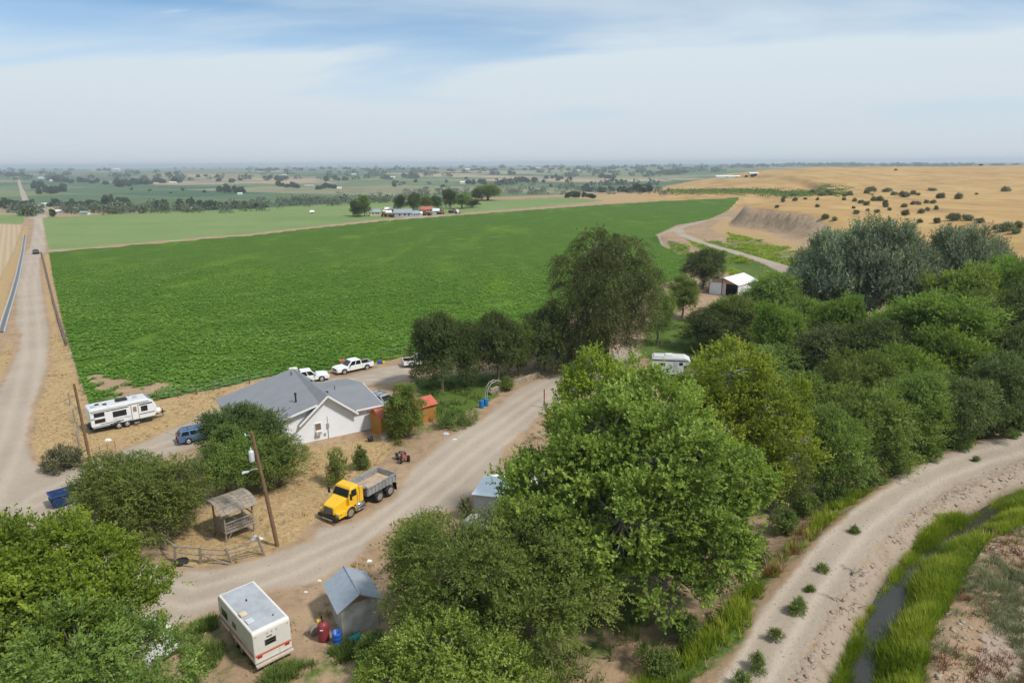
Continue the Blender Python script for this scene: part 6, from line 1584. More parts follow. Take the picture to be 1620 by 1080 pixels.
def sidepan(nm, x0, z0, x1, z1, mat, y=-1.215, par=t, slant=0):
    return MB().quad((x0, y, z0), (x1, y, z0), (x1 + slant, y, z1), (x0 + slant, y, z1), th=.012).build(nm, mat, par)
for (x0, z0, x1, z1) in [(-3.0, 1.95, -2.05, 2.32), (-3.0, 1.25, -2.05, 1.60), (-1.15, 1.55, .15, 2.12), (1.75, 1.55, 2.35, 2.10)]:
    fr = sidepan('window_frame', x0 - .05, z0 - .05, x1 + .05, z1 + .05, M_BLACK)
    sidepan('pane', x0, z0, x1, z1, M_GLASS, -1.225, fr)
d = sidepan('door', .75, .75, 1.38, 2.45, M_RVW, -1.222)
sidepan('door_window', .88, 1.65, 1.25, 2.25, solid('door_window', (.34, .20, .12), .3), -1.235, d)
for (x0, x1) in ((.68, .72), (1.41, 1.45)): sidepan('door_trim', x0, .72, x1, 2.50, M_BLACK, -1.22)
for (x0, z0, x1, z1, sl) in [(-3.35, 2.55, 2.6, 2.62, 0), (-3.38, 1.72, -3.0, 1.80, 0), (-1.9, 2.36, .45, 2.42, .15), (-3.3, .78, -1.2, .84, .0), (-2.4, .98, -.4, 1.04, -.2), (1.5, 2.28, 2.9, 2.42, .1), (1.5, 1.18, 3.1, 1.26, .05), (-1.3, 1.24, .6, 1.27, .1), (-3.35, .64, 3.0, .70, 0)]:
    sidepan('stripe', x0, z0, x1, z1, M_BLACK, -1.218, t, sl)
for sgn in (-1, 1): MB().beam((-1.6, sgn * 1.21, .75), (-.2, sgn * 1.21, .98), .012, .10).build('stripe', M_BLACK, t)
MB().beam((-3.2, -1.24, 2.5), (.4, -1.24, 2.56), .10, .10).build('awning', solid('awning_grey', (.55, .55, .55), .6), t)
MB().bb((-.55, -.38, 2.94), (.65, .38, 3.18)).build('roof_air_conditioner', M_BLACK, t, bevel=.07)
for (x, y, m_) in [(-2.4, .1, M_BLACK), (-1.7, -.3, M_BLACK), (1.5, .1, M_GALV), (-2.9, -.5, M_GALV)]: MB().bb((x - .2, y - .2, 2.94), (x + .2, y + .2, 3.04)).build('roof_vent', m_, t, bevel=.02)
MB().bb((-3.4, -1.0, .55), (3.0, 1.0, .63)).build('frame', M_BLACK, t)
for sx in (-.75, .12):
    for s in (-1, 1): wheel(t, sx, s * 1.05, .36, .22, s)
MB().bb((-1.3, -1.2, .60), (.62, -1.14, .80)).build('wheel_trim', M_BLACK, t)
tg = MB(); tg.beam((3.0, -.6, .55), (4.5, 0, .55), .10); tg.beam((3.0, .6, .55), (4.5, 0, .55), .10); tg.build('tongue', M_BLACK, t)
MB().tube([(4.2, 0, .0), (4.2, 0, .95)], .05, 8).build('jack', M_BLACK, t)
MB().lathe([(.0, 1.18), (.30, 1.15), (.42, 1.0), (.44, .58), (.0, .56)][::-1], (3.62, 0, 0), 18).build('propane_cover', M_PWHITE, t)
MB().bb((3.40, -.5, 1.3), (3.44, .5, 1.5)).build('front_handle', M_BLACK, t)
MB().lathe([(.0, -3.60), (.34, -3.58), (.34, -3.44), (.0, -3.43)], (0, -.55, .95), 18, 'X').build('spare_wheel', M_TYRE, t)
MB().bb((-3.62, -1.1, .50), (-3.40, 1.1, .60)).build('rear_bumper', M_BLACK, t)
MB().bb((.80, -1.55, .36), (1.35, -1.22, .40)).build('step', M_GALV, t)
# old camper seen from behind and above
M_CAMP = solid('camper_cream', (.68, .655, .59), .5, wear=.08, scale=1.2, dust=.16)
M_ORANGE = solid('orange_stripe', (.56, .13, .055), .5, wear=.2)
t = empty('camper_trailer', (-16.25, 36.95, gz(-16.25, 36.95)), math.atan2(.73, -.68), 'old white camper with grey roof, orange stripe and small back window beside the grey shed', 'camper')
MB().prism([(-2.72, .62), (-2.72, 2.62), (-2.62, 2.76), (2.45, 2.76), (2.72, 2.45), (2.72, 1.5), (2.4, .62)], -1.16, 1.16).build('body', M_CAMP, t, bevel=.07)
MB().bb((-2.45, -1.0, 2.762), (2.3, 1.0, 2.785)).build('roof_sheet', solid('camper_roof', (.40, .42, .45), .6, wear=.25, scale=1.2, dust=.25), t)
def rear(nm, y0, z0, y1, z1, mat, x=-2.732, par=t): return MB().bb((x, y0, z0), (x + .012, y1, z1)).build(nm, mat, par)
w = rear('window', -.22, 1.62, .48, 2.02, M_CHROME); rear('pane', -.16, 1.67, .42, 1.80, M_GLASS, -2.742, w); rear('pane', -.16, 1.84, .42, 1.97, M_GLASS, -2.742, w)
rear('stripe', -1.1, 1.12, 1.1, 1.22, M_ORANGE); rear('stripe', -1.1, 1.25, 1.1, 1.27, M_ORANGE)
for s in (-1, 1): rear('tail_light', s * .85 - .14, 1.0, s * .85 + .14, 1.14, M_RLAMP, -2.75)
for y in (-.28, 0, .28): rear('marker_light', y - .035, 2.38, y + .035, 2.43, M_RLAMP, -2.745)
rear('hatch_seam', -.38, .74, -.365, 1.05, M_GREYWOOD); rear('trim', -1.1, .70, 1.1, .73, M_CHROME); rear('vent_panel', .0, 2.12, .34, 2.22, M_CHROME)
for s in (-1, 1): rear('marker_light', s * .98 - .05, 2.45, s * .98 + .05, 2.49, M_AMBER, -2.745)
MB().bb((-2.95, -1.16, .50), (-2.72, 1.16, .64)).build('bumper', solid('beige_bumper', (.52, .42, .33), .7), t, bevel=.02)
for (x0, z0, x1, z1, m_, nm) in [(1.2, 1.55, 2.2, 2.1, M_GLASS, 'side_window'), (-.15, 1.6, .45, 2.0, M_GLASS, 'side_window'), (-1.9, 1.0, -1.0, 1.7, solid('pale_panel', (.58, .58, .54), .5), 'side_panel'), (-2.65, 1.18, 2.6, 1.26, M_ORANGE, 'stripe'), (-2.65, 1.08, 2.6, 1.11, M_BLACK, 'stripe'),
                                 (-2.5, .70, 2.3, .74, M_ORANGE, 'stripe'), (.62, .75, 1.15, 1.0, M_CHROME, 'hatch'), (2.3, 2.2, 2.6, 2.32, M_CHROME, 'side_vent')]:
    MB().bb((x0, 1.16, z0), (x1, 1.172, z1)).build(nm, m_, t)
MB().bb((-.85, .62, 2.785), (-.45, 1.02, 2.92)).build('roof_vent', solid('yellowed_vent', (.62, .52, .38), .6), t, bevel=.03)
MB().bb((-1.75, .55, 2.785), (-1.25, .98, 2.86)).build('roof_vent', solid('pale_vent', (.55, .57, .60), .5), t, bevel=.03)
MB().tube([(.6, .1, 2.78), (.6, .1, 2.9)], .05, 8).build('vent_pipe', M_BLACK, t); MB().tube([(-1.9, -.5, 2.78), (-1.9, -.5, 2.86)], .04, 8).build('vent_pipe', M_BLACK, t)
for sx in (-.4, .5):
    for s in (-1, 1): wheel(t, sx, s * .98, .34, .2, s)
MB().bb((-2.7, -.9, .50), (2.5, .9, .63)).build('frame', M_BLACK, t)
tg = MB(); tg.beam((2.4, -.6, .52), (3.6, 0, .52), .09); tg.beam((2.4, .6, .52), (3.6, 0, .52), .09); tg.build('tongue', M_BLACK, t)
# second camper behind the lime treetop
t = empty('camper_trailer', (22.0, 92.2, gz(22, 92)), rad(-10), 'white camper with overhanging front bunk behind the lime green treetops', 'camper')
MB().prism([(-2.3, .5), (-2.3, 2.9), (2.2, 3.0), (2.9, 2.6), (2.9, 2.0), (2.0, 1.8), (2.0, .5)], -1.1, 1.1).build('body', M_RVW, t, bevel=.07)
MB().bb((-2.1, -.95, 2.98), (2.1, .95, 3.02)).build('roof_sheet', M_RVROOF, t)
for (x0, z0, x1, z1, m_, nm) in [(-1.4, 1.75, -.5, 2.15, M_GLASS, 'side_window'), (.6, 1.0, 1.2, 2.5, M_RVROOF, 'door'), (-2.25, 2.45, 2.6, 2.62, M_BLACK, 'stripe'), (1.4, 1.9, 1.9, 2.3, M_GLASS, 'side_window')]:
    MB().bb((x0, -1.115, z0), (x1, -1.10, z1)).build(nm, m_, t)
for s in (-1, 1): wheel(t, -.3, s * .95, .36, .22, s)
MB().bb((-.5, -.35, 3.02), (.5, .35, 3.25)).build('roof_air_conditioner', M_PWHITE, t, bevel=.05)
MB().bb((-2.2, -.9, .38), (2.0, .9, .52)).build('frame', M_BLACK, t)
# white trailer below the bright tree, mostly covered
x, y = flat(262, 1062)
t = empty('camper_trailer', (x - 1.7, y + .1, 0), rad(60), 'white camper almost covered by the trees in the bottom left corner', 'camper')
MB().prism([(-2.0, .5), (-2.0, 2.2), (1.8, 2.3), (2.1, 1.9), (2.1, .5)], -1.0, 1.0).build('body', M_RVW, t, bevel=.07)
MB().bb((-1.2, -1.012, 1.3), (-.3, -1.0, 1.8)).build('side_window', M_GLASS, t)
for s in (-1, 1): wheel(t, -.2, s * .9, .34, .2, s)
for (u, v, m_, l_, s_) in [(814, 566, solid('tractor_blue', (.04, .09, .25), .5), 'small blue and red tractor glimpsed between the dark elms', .62), (825, 578, solid('orange_paint', (.55, .22, .07), .6), 'orange machine half hidden at the foot of the dark elms', .5)]:
    x, y = flat(u, v); farm_machine(u, v, s_, m_, l_, int(u))
# quad bike
x, y = flat(637, 727)
t = empty('quad_bike', (x, y, gz(x, y)), rad(-60), 'small dark quad bike with worn red body at the edge of the yard road', 'quad bike')
for sx, r in ((.55, .27), (-.5, .29)):
    for s in (-1, 1): wheel(t, sx, s * .42, r, .2, s, M_STEEL)
MB().tube([(.55, 0, .3), (.2, 0, .45), (-.5, 0, .32)], .05, 6).build('frame', M_BLACK, t)
MB().hull([[(.75, -.3, .45), (.75, .3, .45), (.7, .25, .62), (.7, -.25, .62)], [(.2, -.16, .5), (.2, .16, .5), (.2, .14, .78), (.2, -.14, .78)], [(-.1, -.14, .5), (-.1, .14, .5), (-.1, .12, .72), (-.1, -.12, .72)]]).build('body', solid('worn_red', (.30, .06, .045), .5, wear=.4), t, bevel=.03)
MB().bb((-.75, -.17, .60), (-.05, .17, .76)).build('seat', M_BLACK, t, bevel=.05)
for s in (-1, 1): MB().bb((-.8, s * .40 - .15, .58), (-.25, s * .40 + .15, .63)).bb((.35, s * .40 - .15, .56), (.85, s * .40 + .15, .61)).build('mudguard', M_BLACK, t, bevel=.02)
MB().tube([(.45, 0, .6), (.3, 0, .98), (.26, .34, 1.0)], .022, 6).tube([(.3, 0, .98), (.26, -.34, 1.0)], .022, 6).build('handlebar', M_STEEL, t)
print('vehicles done', round(time.time() - T0, 1))
# ------------------------------------------------------------------ poles, fences, drums and other small things
def top_at(base, u, v):
    d = ray(u, v); t_ = base[1] / d[1]
    return (d[0] * t_, d[1] * t_, CAM_H + d[2] * t_)
def utility_pole(ub, vb, ut, vt, label, extra=None, r=.14):
    b_ = at(ub, vb); tp = top_at(b_, ut, vt)
    t = empty('utility_pole', b_, 0, label, 'utility pole')
    rel = Vector((tp[0] - b_[0], tp[1] - b_[1], tp[2] - b_[2]))
    MB().tube([(0, 0, -.5), tuple(rel * .5), tuple(rel)], [r * 1.15, r, r * .8], 12).build('pole', M_POLE, t)
    return t, rel
t, rel = utility_pole(440, 863, 398, 683, 'brown utility pole with grey transformer and street lamp beside the lookout platform')
pt = lambda k: rel * k
p = pt(.80)
m = MB(); m.lathe([(.0, -.42), (.19, -.42), (.20, -.38), (.20, .36), (.17, .44), (.0, .46)], (p.x - .38, p.y - .1, p.z), 18); tr = m.build('transformer', solid('pale_grey_metal', (.62, .65, .66), .45, .1, wear=.1), t)
MB().tube([(p.x - .38, p.y - .1, p.z + .44), (p.x - .38, p.y - .1, p.z + .72)], [.05, .03], 8).build('bushing', M_PWHITE, tr)
MB().beam((p.x - .3, p.y, p.z + .1), (p.x, p.y, p.z + .1), .07).build('bracket', M_STEEL, tr)
p = pt(.68); q = (p.x - .85, p.y - .35, p.z - .02)
la = MB().tube([(p.x, p.y, p.z + .05), (p.x - .4, p.y - .18, p.z + .16), q], .03, 8).build('lamp_arm', M_GALV, t)
MB().hull([[(q[0] + .1, q[1] - .05, q[2] - .03), (q[0] + .1, q[1] + .12, q[2] - .03), (q[0] + .1, q[1] + .12, q[2] + .05), (q[0] + .1, q[1] - .05, q[2] + .05)], [(q[0] - .35, q[1] - .22, q[2] - .10), (q[0] - .38, q[1] + .06, q[2] - .10), (q[0] - .38, q[1] + .06, q[2] + .02), (q[0] - .35, q[1] - .22, q[2] + .02)]]).build('lamp_head', solid('pale_grey_metal', ()), la)
p = pt(.975); MB().beam((p.x - .55, p.y - .1, p.z), (p.x + .05, p.y, p.z), .06).build('top_arm', M_GALV, t)
MB().tube([(p.x - .5, p.y - .1, p.z), (p.x - .5, p.y - .1, p.z + .16)], [.05, .04], 8).build('insulator', M_PWHITE, t)
pole2 = Vector(t.location) + pt(.74)
t, rel = utility_pole(146, 743, 117, 607, 'dark leaning utility pole at the left in front of the travel trailer', r=.13)
MB().tube([tuple(rel * .70 + Vector((-.1, -.16, -.35))), tuple(rel * .70 + Vector((-.1, -.16, .35)))], .035, 6).build('conduit', M_GALV, t)
pole1 = Vector(t.location) + rel * .96
def cable(a, b_, sag, label, r=.012):
    a, b_ = Vector(a), Vector(b_); pts = [a.lerp(b_, k / 16) - Vector((0, 0, sag * 4 * (k / 16) * (1 - k / 16))) for k in range(17)]
    o = MB().tube([p - a for p in pts], r, 4).build('power_cable', M_BLACK, None, loc=a); tag(o, label, 'cable')
cable(pole2, (-23.4 + .829 * 3.8 + .559 * .5, 68.2 + .559 * 3.8 - .829 * .5, 4.7), .5, 'thin power cable from the transformer pole to the gable of the white house')
cable(pole2 + Vector((0, 0, .8)), pole1, 1.2, 'thin power cable between the transformer pole and the left utility pole')

# rail fence below the lookout platform
t = empty('rail_fence', at(316, 891), 0, 'broken wooden rail fence curving below the lookout platform', 'fence')
o_ = Vector(t.location)
posts = [((262, 870), (260, 850)), ((277, 889), (276, 862)), ((317, 891), (316, 865)), ((367, 889), (357, 867)), ((419, 878), (407, 848))]
tops, bots = [], []
for (b2, t2) in posts:
    bb_ = at(*b2); tt = top_at(bb_, *t2); bots.append(Vector(bb_)); tops.append(Vector(tt))
for a, b_ in zip(bots, tops): MB().beam(tuple(a - o_ - Vector((0, 0, .2))), tuple(b_ - o_), .15).build('post', M_GREYWOOD, t)
for i, (f1, f2) in enumerate([(.95, .95), (.95, .92), (.9, .85), (.85, .85)]):
    MB().beam(tuple(bots[i].lerp(tops[i], f1) - o_), tuple(bots[i + 1].lerp(tops[i + 1], f2) - o_), .09).build('rail', M_GREYWOODX, t)
    if i in (1, 2, 3): MB().beam(tuple(bots[i].lerp(tops[i], .62) - o_), tuple(bots[i + 1].lerp(tops[i + 1], .5) - o_), .08).build('rail', M_GREYWOODX, t)
MB().beam(tuple(bots[2].lerp(tops[2], .55) - o_), tuple(bots[3] - o_ + Vector((-.1, -.3, .02))), .09).build('rail', M_GREYWOODX, t)
MB().beam(tuple(bots[3].lerp(tops[3], .3) - o_), tuple(bots[4].lerp(tops[4], .25) - o_), .05).build('rail', M_GREYWOODX, t)
MB().beam(tuple(bots[1] - o_ + Vector((0, -.3, .15))), tuple(bots[2] - o_ + Vector((-.3, -.5, .05))), .10).build('fallen_rail', M_GREYWOODX, t)
x, y, z = at(287, 890)
t = empty('old_tyre', (x, y, z), .3, 'old dark tyre lying by the broken rail fence', 'tyre')
MB().lathe([(.28, 0), (.50, .02), (.54, .1), (.50, .2), (.28, .22)], (0, 0, 0), 20).build('tread', M_TYRE, t); MB().lathe([(.27, .03), (.29, .1), (.27, .19)], (0, 0, 0), 20).build('inner_rim', M_BLACK, t)
# field fence: posts with wires
def wire_fence(pts, hp, label, nwires=3, r=.07, name='wire_fence', mat=None):
    W_ = [Vector(at(*q)) for q in pts]; t = empty(name, W_[0], 0, label, 'fence'); o_ = W_[0]
    g = random.Random(len(pts))
    T_ = []
    for p in W_:
        q = p + Vector((g.uniform(-.08, .08), g.uniform(-.05, .05), hp * g.uniform(.9, 1.15))); T_.append(q)
        MB().tube([tuple(p - o_ - Vector((0, 0, .2))), tuple(q - o_)], [r, r * .85], 7).build('post', mat or M_BROWNWOOD, t)
    for k in range(nwires):
        f = .3 + .62 * k / max(1, nwires - 1)
        for i in range(len(W_) - 1):
            MB().tube([tuple(W_[i].lerp(T_[i], f) - o_), tuple(W_[i + 1].lerp(T_[i + 1], f) - o_)], .012, 4, False).build('wire', M_GALV, t)
    return t
wire_fence([(160, 646), (205, 641), (249, 634), (282, 628), (311, 624), (339, 617), (348, 615), (395, 607), (430, 600)], 1.35, 'post and wire fence between the driveway and the near edge of green field')
wire_fence([(604, 573), (640, 566), (680, 558)], 1.9, 'few tall posts at the field edge right of the open white pickup', 2, .09)
wire_fence([(112, 640), (120, 668), (124, 690), (127, 712)], 1.6, 'row of old leaning fence posts next to the left utility pole', 3, .10, mat=M_GREYWOOD)
o = wire_fence([(67, 410), (72, 432), (78, 456), (84, 480), (91, 505), (99, 532), (104, 548)], 1.1, 'dark post fence running along the left edge of the green field', 2, .10)
pts_ = [Vector(at(*q)) for q in [(64, 400), (68, 415), (75, 445), (82, 475), (90, 505), (98, 530), (103, 546)]]
ob = MB().tube([p - pts_[0] + Vector((.25, 0, .28)) for p in pts_], .20, 8).build('irrigation_pipe', solid('brown_pipe', (.13, .085, .065), .7), None, loc=pts_[0]); tag(ob, 'long dark brown irrigation pipe lying between the gravel road and field', 'pipe')
# concrete ditch left of the road
L_ = [Vector(at(*q)) for q in [(40, 372), (36, 400), (28, 440), (20, 470), (10, 502), (3, 526)]]
m = MB(); o_ = L_[0]
for i in range(len(L_) - 1):
    a, b_ = L_[i] - o_, L_[i + 1] - o_; n = Vector((b_.y - a.y, a.x - b_.x, 0)).normalized()
    for s, w0, w1 in ((-1, .28, .46), (1, .28, .46)): m.quad(tuple(a + n * s * w0 + Vector((0, 0, .24))), tuple(b_ + n * s * w0 + Vector((0, 0, .24))), tuple(b_ + n * s * w1 + Vector((0, 0, .24))), tuple(a + n * s * w1 + Vector((0, 0, .24))), th=.5)
t = empty('irrigation_ditch', o_, 0, 'straight concrete irrigation ditch on the left side of the gravel road', 'ditch')
m.build('ditch_wall', solid('pale_concrete', (.42, .43, .42), .85, wear=.2), t)
m = MB()
for i in range(len(L_) - 1):
    a, b_ = L_[i] - o_, L_[i + 1] - o_; n = Vector((b_.y - a.y, a.x - b_.x, 0)).normalized()
    m.add([tuple(a + n * .28 + Vector((0, 0, .16))), tuple(b_ + n * .28 + Vector((0, 0, .16))), tuple(b_ - n * .28 + Vector((0, 0, .16))), tuple(a - n * .28 + Vector((0, 0, .16)))], [(0, 1, 2, 3)])
m.build('ditch_water', solid('ditch_water', (.14, .145, .13), .35, dust=0), t)
# pipe gate by the driveway
a = Vector(at(148, 728)); b_ = Vector(at(184, 716)); t = empty('pipe_gate', a, math.atan2(b_.y - a.y, b_.x - a.x), 'thin brown pipe gate standing open between the left utility pole and driveway', 'gate')
Lg = (b_ - a).length; M_GATE = solid('rusty_pipe', (.22, .14, .10), .8, .2)
for z_ in (.25, .5, .75, 1.0, 1.25): MB().tube([(0, 0, z_), (Lg, 0, z_)], .022, 6).build('rail', M_GATE, t)
for x_ in (0, Lg * .33, Lg * .66, Lg): MB().tube([(x_, 0, .1), (x_, 0, 1.3)], .03, 6).build('upright', M_GATE, t)
# dumpster
x, y = (flat(84, 806)[0] + flat(120, 790)[0]) / 2, 55.6
M_DB = solid('dumpster_blue', (.018, .055, .16), .5, wear=.3, dust=.2)
t = empty('dumpster', (x - .1, y, gz(x, y)), rad(44), 'dark blue open dumpster at the left end of the elm row', 'dumpster')
w = MB()
for s in (-1, 1): w.hull([[(-1.05, s * .62, .1), (1.05, s * .62, .1), (1.05, s * .57, .1), (-1.05, s * .57, .1)], [(-1.15, s * .78, 1.15), (1.15, s * .78, 1.15), (1.15, s * .73, 1.15), (-1.15, s * .73, 1.15)]])
for s in (-1, 1): w.hull([[(s * 1.05, -.62, .1), (s * 1.0, -.62, .1), (s * 1.0, .62, .1), (s * 1.05, .62, .1)], [(s * 1.15, -.78, 1.15), (s * 1.10, -.78, 1.15), (s * 1.10, .78, 1.15), (s * 1.15, .78, 1.15)]])
w.bb((-1.05, -.62, .1), (1.05, .62, .16)); w.build('bin', M_DB, t)
r_ = MB(); 
for s in (-1, 1): r_.bb((-1.2, s * .80 - .05, 1.08), (1.2, s * .80 + .05, 1.18)); r_.bb((s * 1.17 - .05, -.8, 1.08), (s * 1.17 + .05, .8, 1.18))
r_.build('rim', M_DB, t)
for s in (-1, 1): MB().bb((s * 1.14 - .06, -.5, .62), (s * 1.14 + .06, .5, .78)).build('lift_pocket', M_DB, t)
for k in range(5): MB().bb((-.9 + k * .42, -.76, .2), (-.84 + k * .42, -.66, 1.08)).build('rib', M_DB, t)
# tank, barrel and crate by the grey shed
x, y = flat(513, 1013)
t = empty('red_tank', (x, y, gz(x, y)), 0, 'upright dark red pressure tank at the left corner of the grey shed', 'tank')
MB().lathe([(.30, .0), (.34, .06), (.36, .2), (.36, .95), (.33, 1.12), (.22, 1.26), (.08, 1.32)], (0, 0, 0), 22).build('tank_body', solid('dark_red_paint', (.24, .035, .045), .45, wear=.25), t)
MB().lathe([(.365, .93), (.372, .95), (.365, .97)], (0, 0, 0), 22).build('seam', solid('dark_red_paint', ()), t)
MB().tube([(0, 0, 1.28), (0, 0, 1.46)], .05, 8).build('valve', M_BLACK, t); MB().bb((-.10, -.375, .92), (.10, -.35, .98)).build('plate', M_PWHITE, t)
x, y = flat(534, 1020)
t = empty('blue_barrel', (x, y, gz(x, y)), 0, 'open bright blue plastic barrel between the red tank and turquoise toy', 'barrel')
M_BB = solid('bright_blue_plastic', (.015, .10, .42), .4, wear=.1)
MB().lathe([(.27, 0), (.29, .05), (.295, .3), (.28, .32), (.295, .34), (.295, .62), (.28, .64), (.295, .66), (.29, .90), (.26, .90), (.26, .12), (.0, .10)], (0, 0, 0), 22).build('shell', M_BB, t)
x, y = flat(562, 1012)
t = empty('turquoise_toy', (x, y, gz(x, y)), rad(38), 'turquoise plastic toy box lying by the front of the grey shed', 'toy')
MB().hull([[(-.45, -.22, 0), (.45, -.22, 0), (.45, .22, 0), (-.45, .22, 0)], [(-.40, -.2, .26), (.36, -.2, .30), (.36, .2, .30), (-.40, .2, .26)]]).build('tub', solid('turquoise_plastic', (.015, .36, .42), .4), t, bevel=.04)
MB().lathe([(.1, -.24), (.1, .24)], (.32, 0, .1), 12, 'Y').build('wheel', M_PWHITE, t)
x, y = flat(507, 989); t = empty('yellow_tank', (x, y, gz(x, y)), .4, 'small yellow canister standing behind the dark red tank', 'canister')
MB().bb((-.22, -.16, 0), (.22, .16, .42)).build('can', solid('yellow_plastic', (.62, .45, .03), .5), t, bevel=.04); MB().tube([(.1, 0, .42), (.1, 0, .62)], .05, 8).build('spout', M_BLACK, t)
x, y = flat(498, 1004); t = empty('wire_reel', (x, y, gz(x, y)), .8, 'pale leaning wire reel left of the dark red tank', 'reel')
for y_ in (-.14, .14): MB().lathe([(.22, y_ - .015), (.38, y_ - .015), (.38, y_ + .015), (.22, y_ + .015)], (0, 0, .38), 18, 'Y').build('flange', M_GREYWOOD, t)
MB().lathe([(.16, -.14), (.16, .14)], (0, 0, .38), 12, 'Y').build('hub', M_GREYWOOD, t)
# blue drums at the trellis
M_DRUM = solid('drum_blue', (.012, .17, .40), .4, wear=.15)
for i, (u, v, l_) in enumerate([(762, 645, 'left one of two blue drums under the arched trellis'), (769, 642, 'right one of two blue drums under the arched trellis')]):
    x, y = flat(u, v); t = empty('blue_drum', (x, y, gz(x, y)), 0, l_, 'drum', 'blue drums under the trellis')
    MB().lathe([(.28, 0), (.30, .04), (.30, .30), (.285, .32), (.30, .34), (.30, .60), (.285, .62), (.30, .64), (.30, .9), (.27, .93), (.0, .93)], (0, 0, 0), 20).build('shell', M_DRUM, t)
    MB().lathe([(.05, .93), (.05, .97), (.0, .975)], (.12, 0, 0), 8).build('bung', M_BLACK, t)
x, y = flat(732, 664); t = empty('blue_bucket', (x, y, gz(x, y)), 0, 'small blue bucket lying at the weedy road edge left of the drums', 'bucket')
MB().lathe([(.20, 0), (.26, .42), (.23, .42), (.18, .05)], (0, 0, 0), 16).build('shell', M_BB, t); MB().tube([(-.25, 0, .4), (0, 0, .58), (.25, 0, .4)], .012, 5).build('handle', M_STEEL, t)
# arched trellis
x, y = flat(771, 640); t = empty('arched_trellis', (x, y, gz(x, y)), rad(28), 'tall pale arched pipe trellis beside the blue drums', 'trellis')
M_TR = solid('trellis_pipe', (.52, .44, .40), .6, .2)
for dy in (0, .55):
    MB().tube([(0, dy, 0), (0, dy, 1.3), (.15, dy, 2.1), (.6, dy, 2.7), (1.25, dy, 2.9), (1.9, dy, 2.75)], .045, 8).build('arch', M_TR, t)
for k, (x_, z_) in enumerate([(0, .6), (0, 1.2), (.07, 1.7), (.3, 2.3), (.8, 2.78), (1.4, 2.88)]): MB().tube([(x_, 0, z_), (x_, .55, z_)], .025, 6).build('rung', M_TR, t)
x, y = flat(793, 598)
# bits beside the open pickup
for (nm, u, v, w_, h_, col, l_, c_) in [('blue_container', 601, 575, .55, .42, (.02, .08, .38), 'small blue container at the foot of the tall field post', 'container'), ('yellow_container', 607, 575, .42, .4, (.65, .48, .03), 'small yellow container right of the blue one by the field post', 'container'),
                                    ('orange_box', 541, 574, .8, .5, (.50, .14, .06), 'faded orange box behind the hood of the open white pickup', 'box')]:
    x, y = flat(u, v); t = empty(nm, (x, y, gz(x, y)), .5, l_, c_)
    MB().bb((-w_ / 2, -w_ * .4, 0), (w_ / 2, w_ * .4, h_)).build('tub', solid(nm, col, .5), t, bevel=.05); MB().bb((-w_ / 2 - .02, -w_ * .4 - .02, h_ - .06), (w_ / 2 + .02, w_ * .4 + .02, h_ + .02)).build('lid', solid(nm, col), t, bevel=.02)
x, y = flat(586, 697); t = empty('black_bucket', (x, y, gz(x, y)), 0, 'black bucket standing alone in front of the white house wall', 'bucket')
MB().lathe([(.26, 0), (.33, .5), (.30, .5), (.24, .06)], (0, 0, 0), 16).build('shell', M_BLACK, t); MB().tube([(-.3, 0, .48), (0, .05, .34), (.3, 0, .48)], .012, 5).build('handle', M_STEEL, t)
x, y = flat(608, 697); t = empty('leaning_grate', (x, y, gz(x, y)), rad(50), 'grey metal grate leaning on the corner of the ochre shed', 'grate')
for k in range(6): MB().beam((-.42 + k * .17, -.3, .02), (-.42 + k * .17, .1, .85), .03).build('bar', M_GALV, t)
for z_, y_ in ((.02, -.3), (.44, -.1), (.85, .1)): MB().beam((-.45, y_, z_), (.45, y_, z_), .04).build('frame_bar', M_GALV, t)
# lone steel post in the yard road
x, y = flat(861, 645); t = empty('steel_post', (x, y, gz(x, y)), 0, 'lone rusty brown post at the right edge of the yard road', 'post')
MB().tube([(0, 0, -.2), (0, 0, 2.35)], .075, 8).build('shaft', M_RUST, t); MB().tube([(0, 0, .9), (-.5, 0, .6), (-.75, .1, .95)], .015, 5).build('wire_loop', M_BLACK, t)
# pallet at the edge of the canal road
x, y, z = at(1143, 972); t = empty('wooden_pallet', (x, y, z + .05), rad(-35), 'broken wooden pallet under the cottonwood by the canal road', 'pallet', tilt=(rad(14), rad(-6)))
M_PAL = wood('pallet_wood', (.52, .34, .22), (.34, .21, .13), scale=(12, 1, 1))
for k in (0, 1, 2, 4, 5): MB().bb((-.6, -.5 + k * .19, .12), (.6, -.5 + k * .19 + .09, .14)).build('slat', M_PAL, t)
for x_ in (-.55, 0, .55): MB().bb((x_ - .04, -.5, .02), (x_ + .04, .52, .12)).build('runner', M_PAL, t)
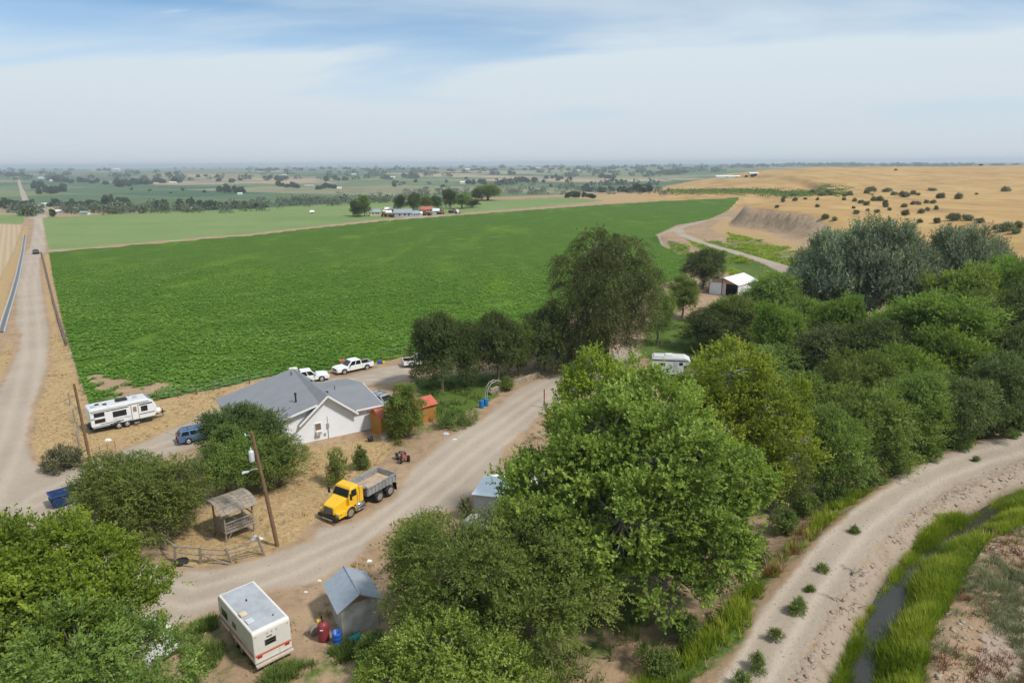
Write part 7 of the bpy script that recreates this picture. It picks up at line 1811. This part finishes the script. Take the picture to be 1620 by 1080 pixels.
# white tarp heap
x, y = flat(752, 835); t = empty('tarp_heap', (x, y, gz(x, y)), 0, 'pale tarp-covered heap in front of the white storage shed', 'tarp')
th_ = np.linspace(0, 2 * math.pi, 25)[:-1]; V_ = []; F_ = []
for i, (r_, z_) in enumerate([(1.0, 0), (.95, .4), (.8, .8), (.5, 1.1), (.15, 1.2)]):
    for k, a in enumerate(th_):
        q = r_ * (1 + .12 * math.sin(3 * a + i) + .08 * math.sin(7 * a)); V_.append((q * math.cos(a) * 1.1, q * math.sin(a) * .8, z_ + .04 * math.sin(5 * a + i)))
for i in range(4):
    for k in range(24): F_.append((i * 24 + k, i * 24 + (k + 1) % 24, (i + 1) * 24 + (k + 1) % 24, (i + 1) * 24 + k))
F_.append(tuple(96 + k for k in range(24)))
MB().add(V_, F_, True).build('cover', solid('tarp', (.60, .56, .50), .6, wear=.2), t)
# litter
for i, (u, v, s, col, l_) in enumerate([(705, 686, .32, (.55, .6, .7), 'pale blue scrap of plastic on the yard road'), (719, 695, .25, (.75, .72, .66), 'white scrap lying on the yard road'), (406, 852, .45, (.72, .68, .62), 'crumpled white sack beside the lookout platform'),
                                        (505, 918, .16, (.75, .72, .66), 'white litter scrap at the road edge above the grey shed roof'), (484, 936, .14, (.75, .74, .7), 'tiny white scrap between camper and grey shed roof'), (584, 887, .2, (.75, .74, .7), 'white rag in the weeds right of the grey shed roof'),
                                        (171, 696, .35, (.72, .70, .66), 'white bag under the middle of the travel trailer')]):
    x, y, z = at(u, v); g = random.Random(i)
    m = MB(); base_ = [(s * (1 + .4 * g.random()) * math.cos(a), s * (.6 + .4 * g.random()) * math.sin(a), 0) for a in [k * 1.047 for k in range(6)]]
    m.hull([base_, [(p_[0] * .6, p_[1] * .6, s * (.25 + .3 * g.random())) for p_ in base_]])
    o = m.build('litter_scrap', solid('scrap_%s' % 'abcdefg'[i], col, .7), None, loc=(x, y, z)); tag(o, l_, 'litter')
# dead branches beside the canal road
g_ = random.Random(12); brm = BARK
for i, (u, v, l_) in enumerate([(1345, 905, 'dead branch lying at the canal edge, upper one of two'), (1338, 955, 'dead branch lying at the canal edge, lower one of two')]):
    x, y, z = at(u, v); m = MB()
    for k in range(7):
        a = g_.uniform(0, 6.28); p0 = Vector((g_.uniform(-.6, .6), g_.uniform(-.6, .6), .06)); q = p0 + Vector((math.cos(a), math.sin(a), .08)) * g_.uniform(.5, 1.1)
        m.tube([tuple(p0), tuple(p0.lerp(q, .5) + Vector((.06, .05, .08))), tuple(q)], [.03, .022, .01], 5)
    o = m.build('dead_branch', brm, None, loc=(x, y, z)); tag(o, l_, 'branch')
print('all done', round(time.time() - T0, 1))
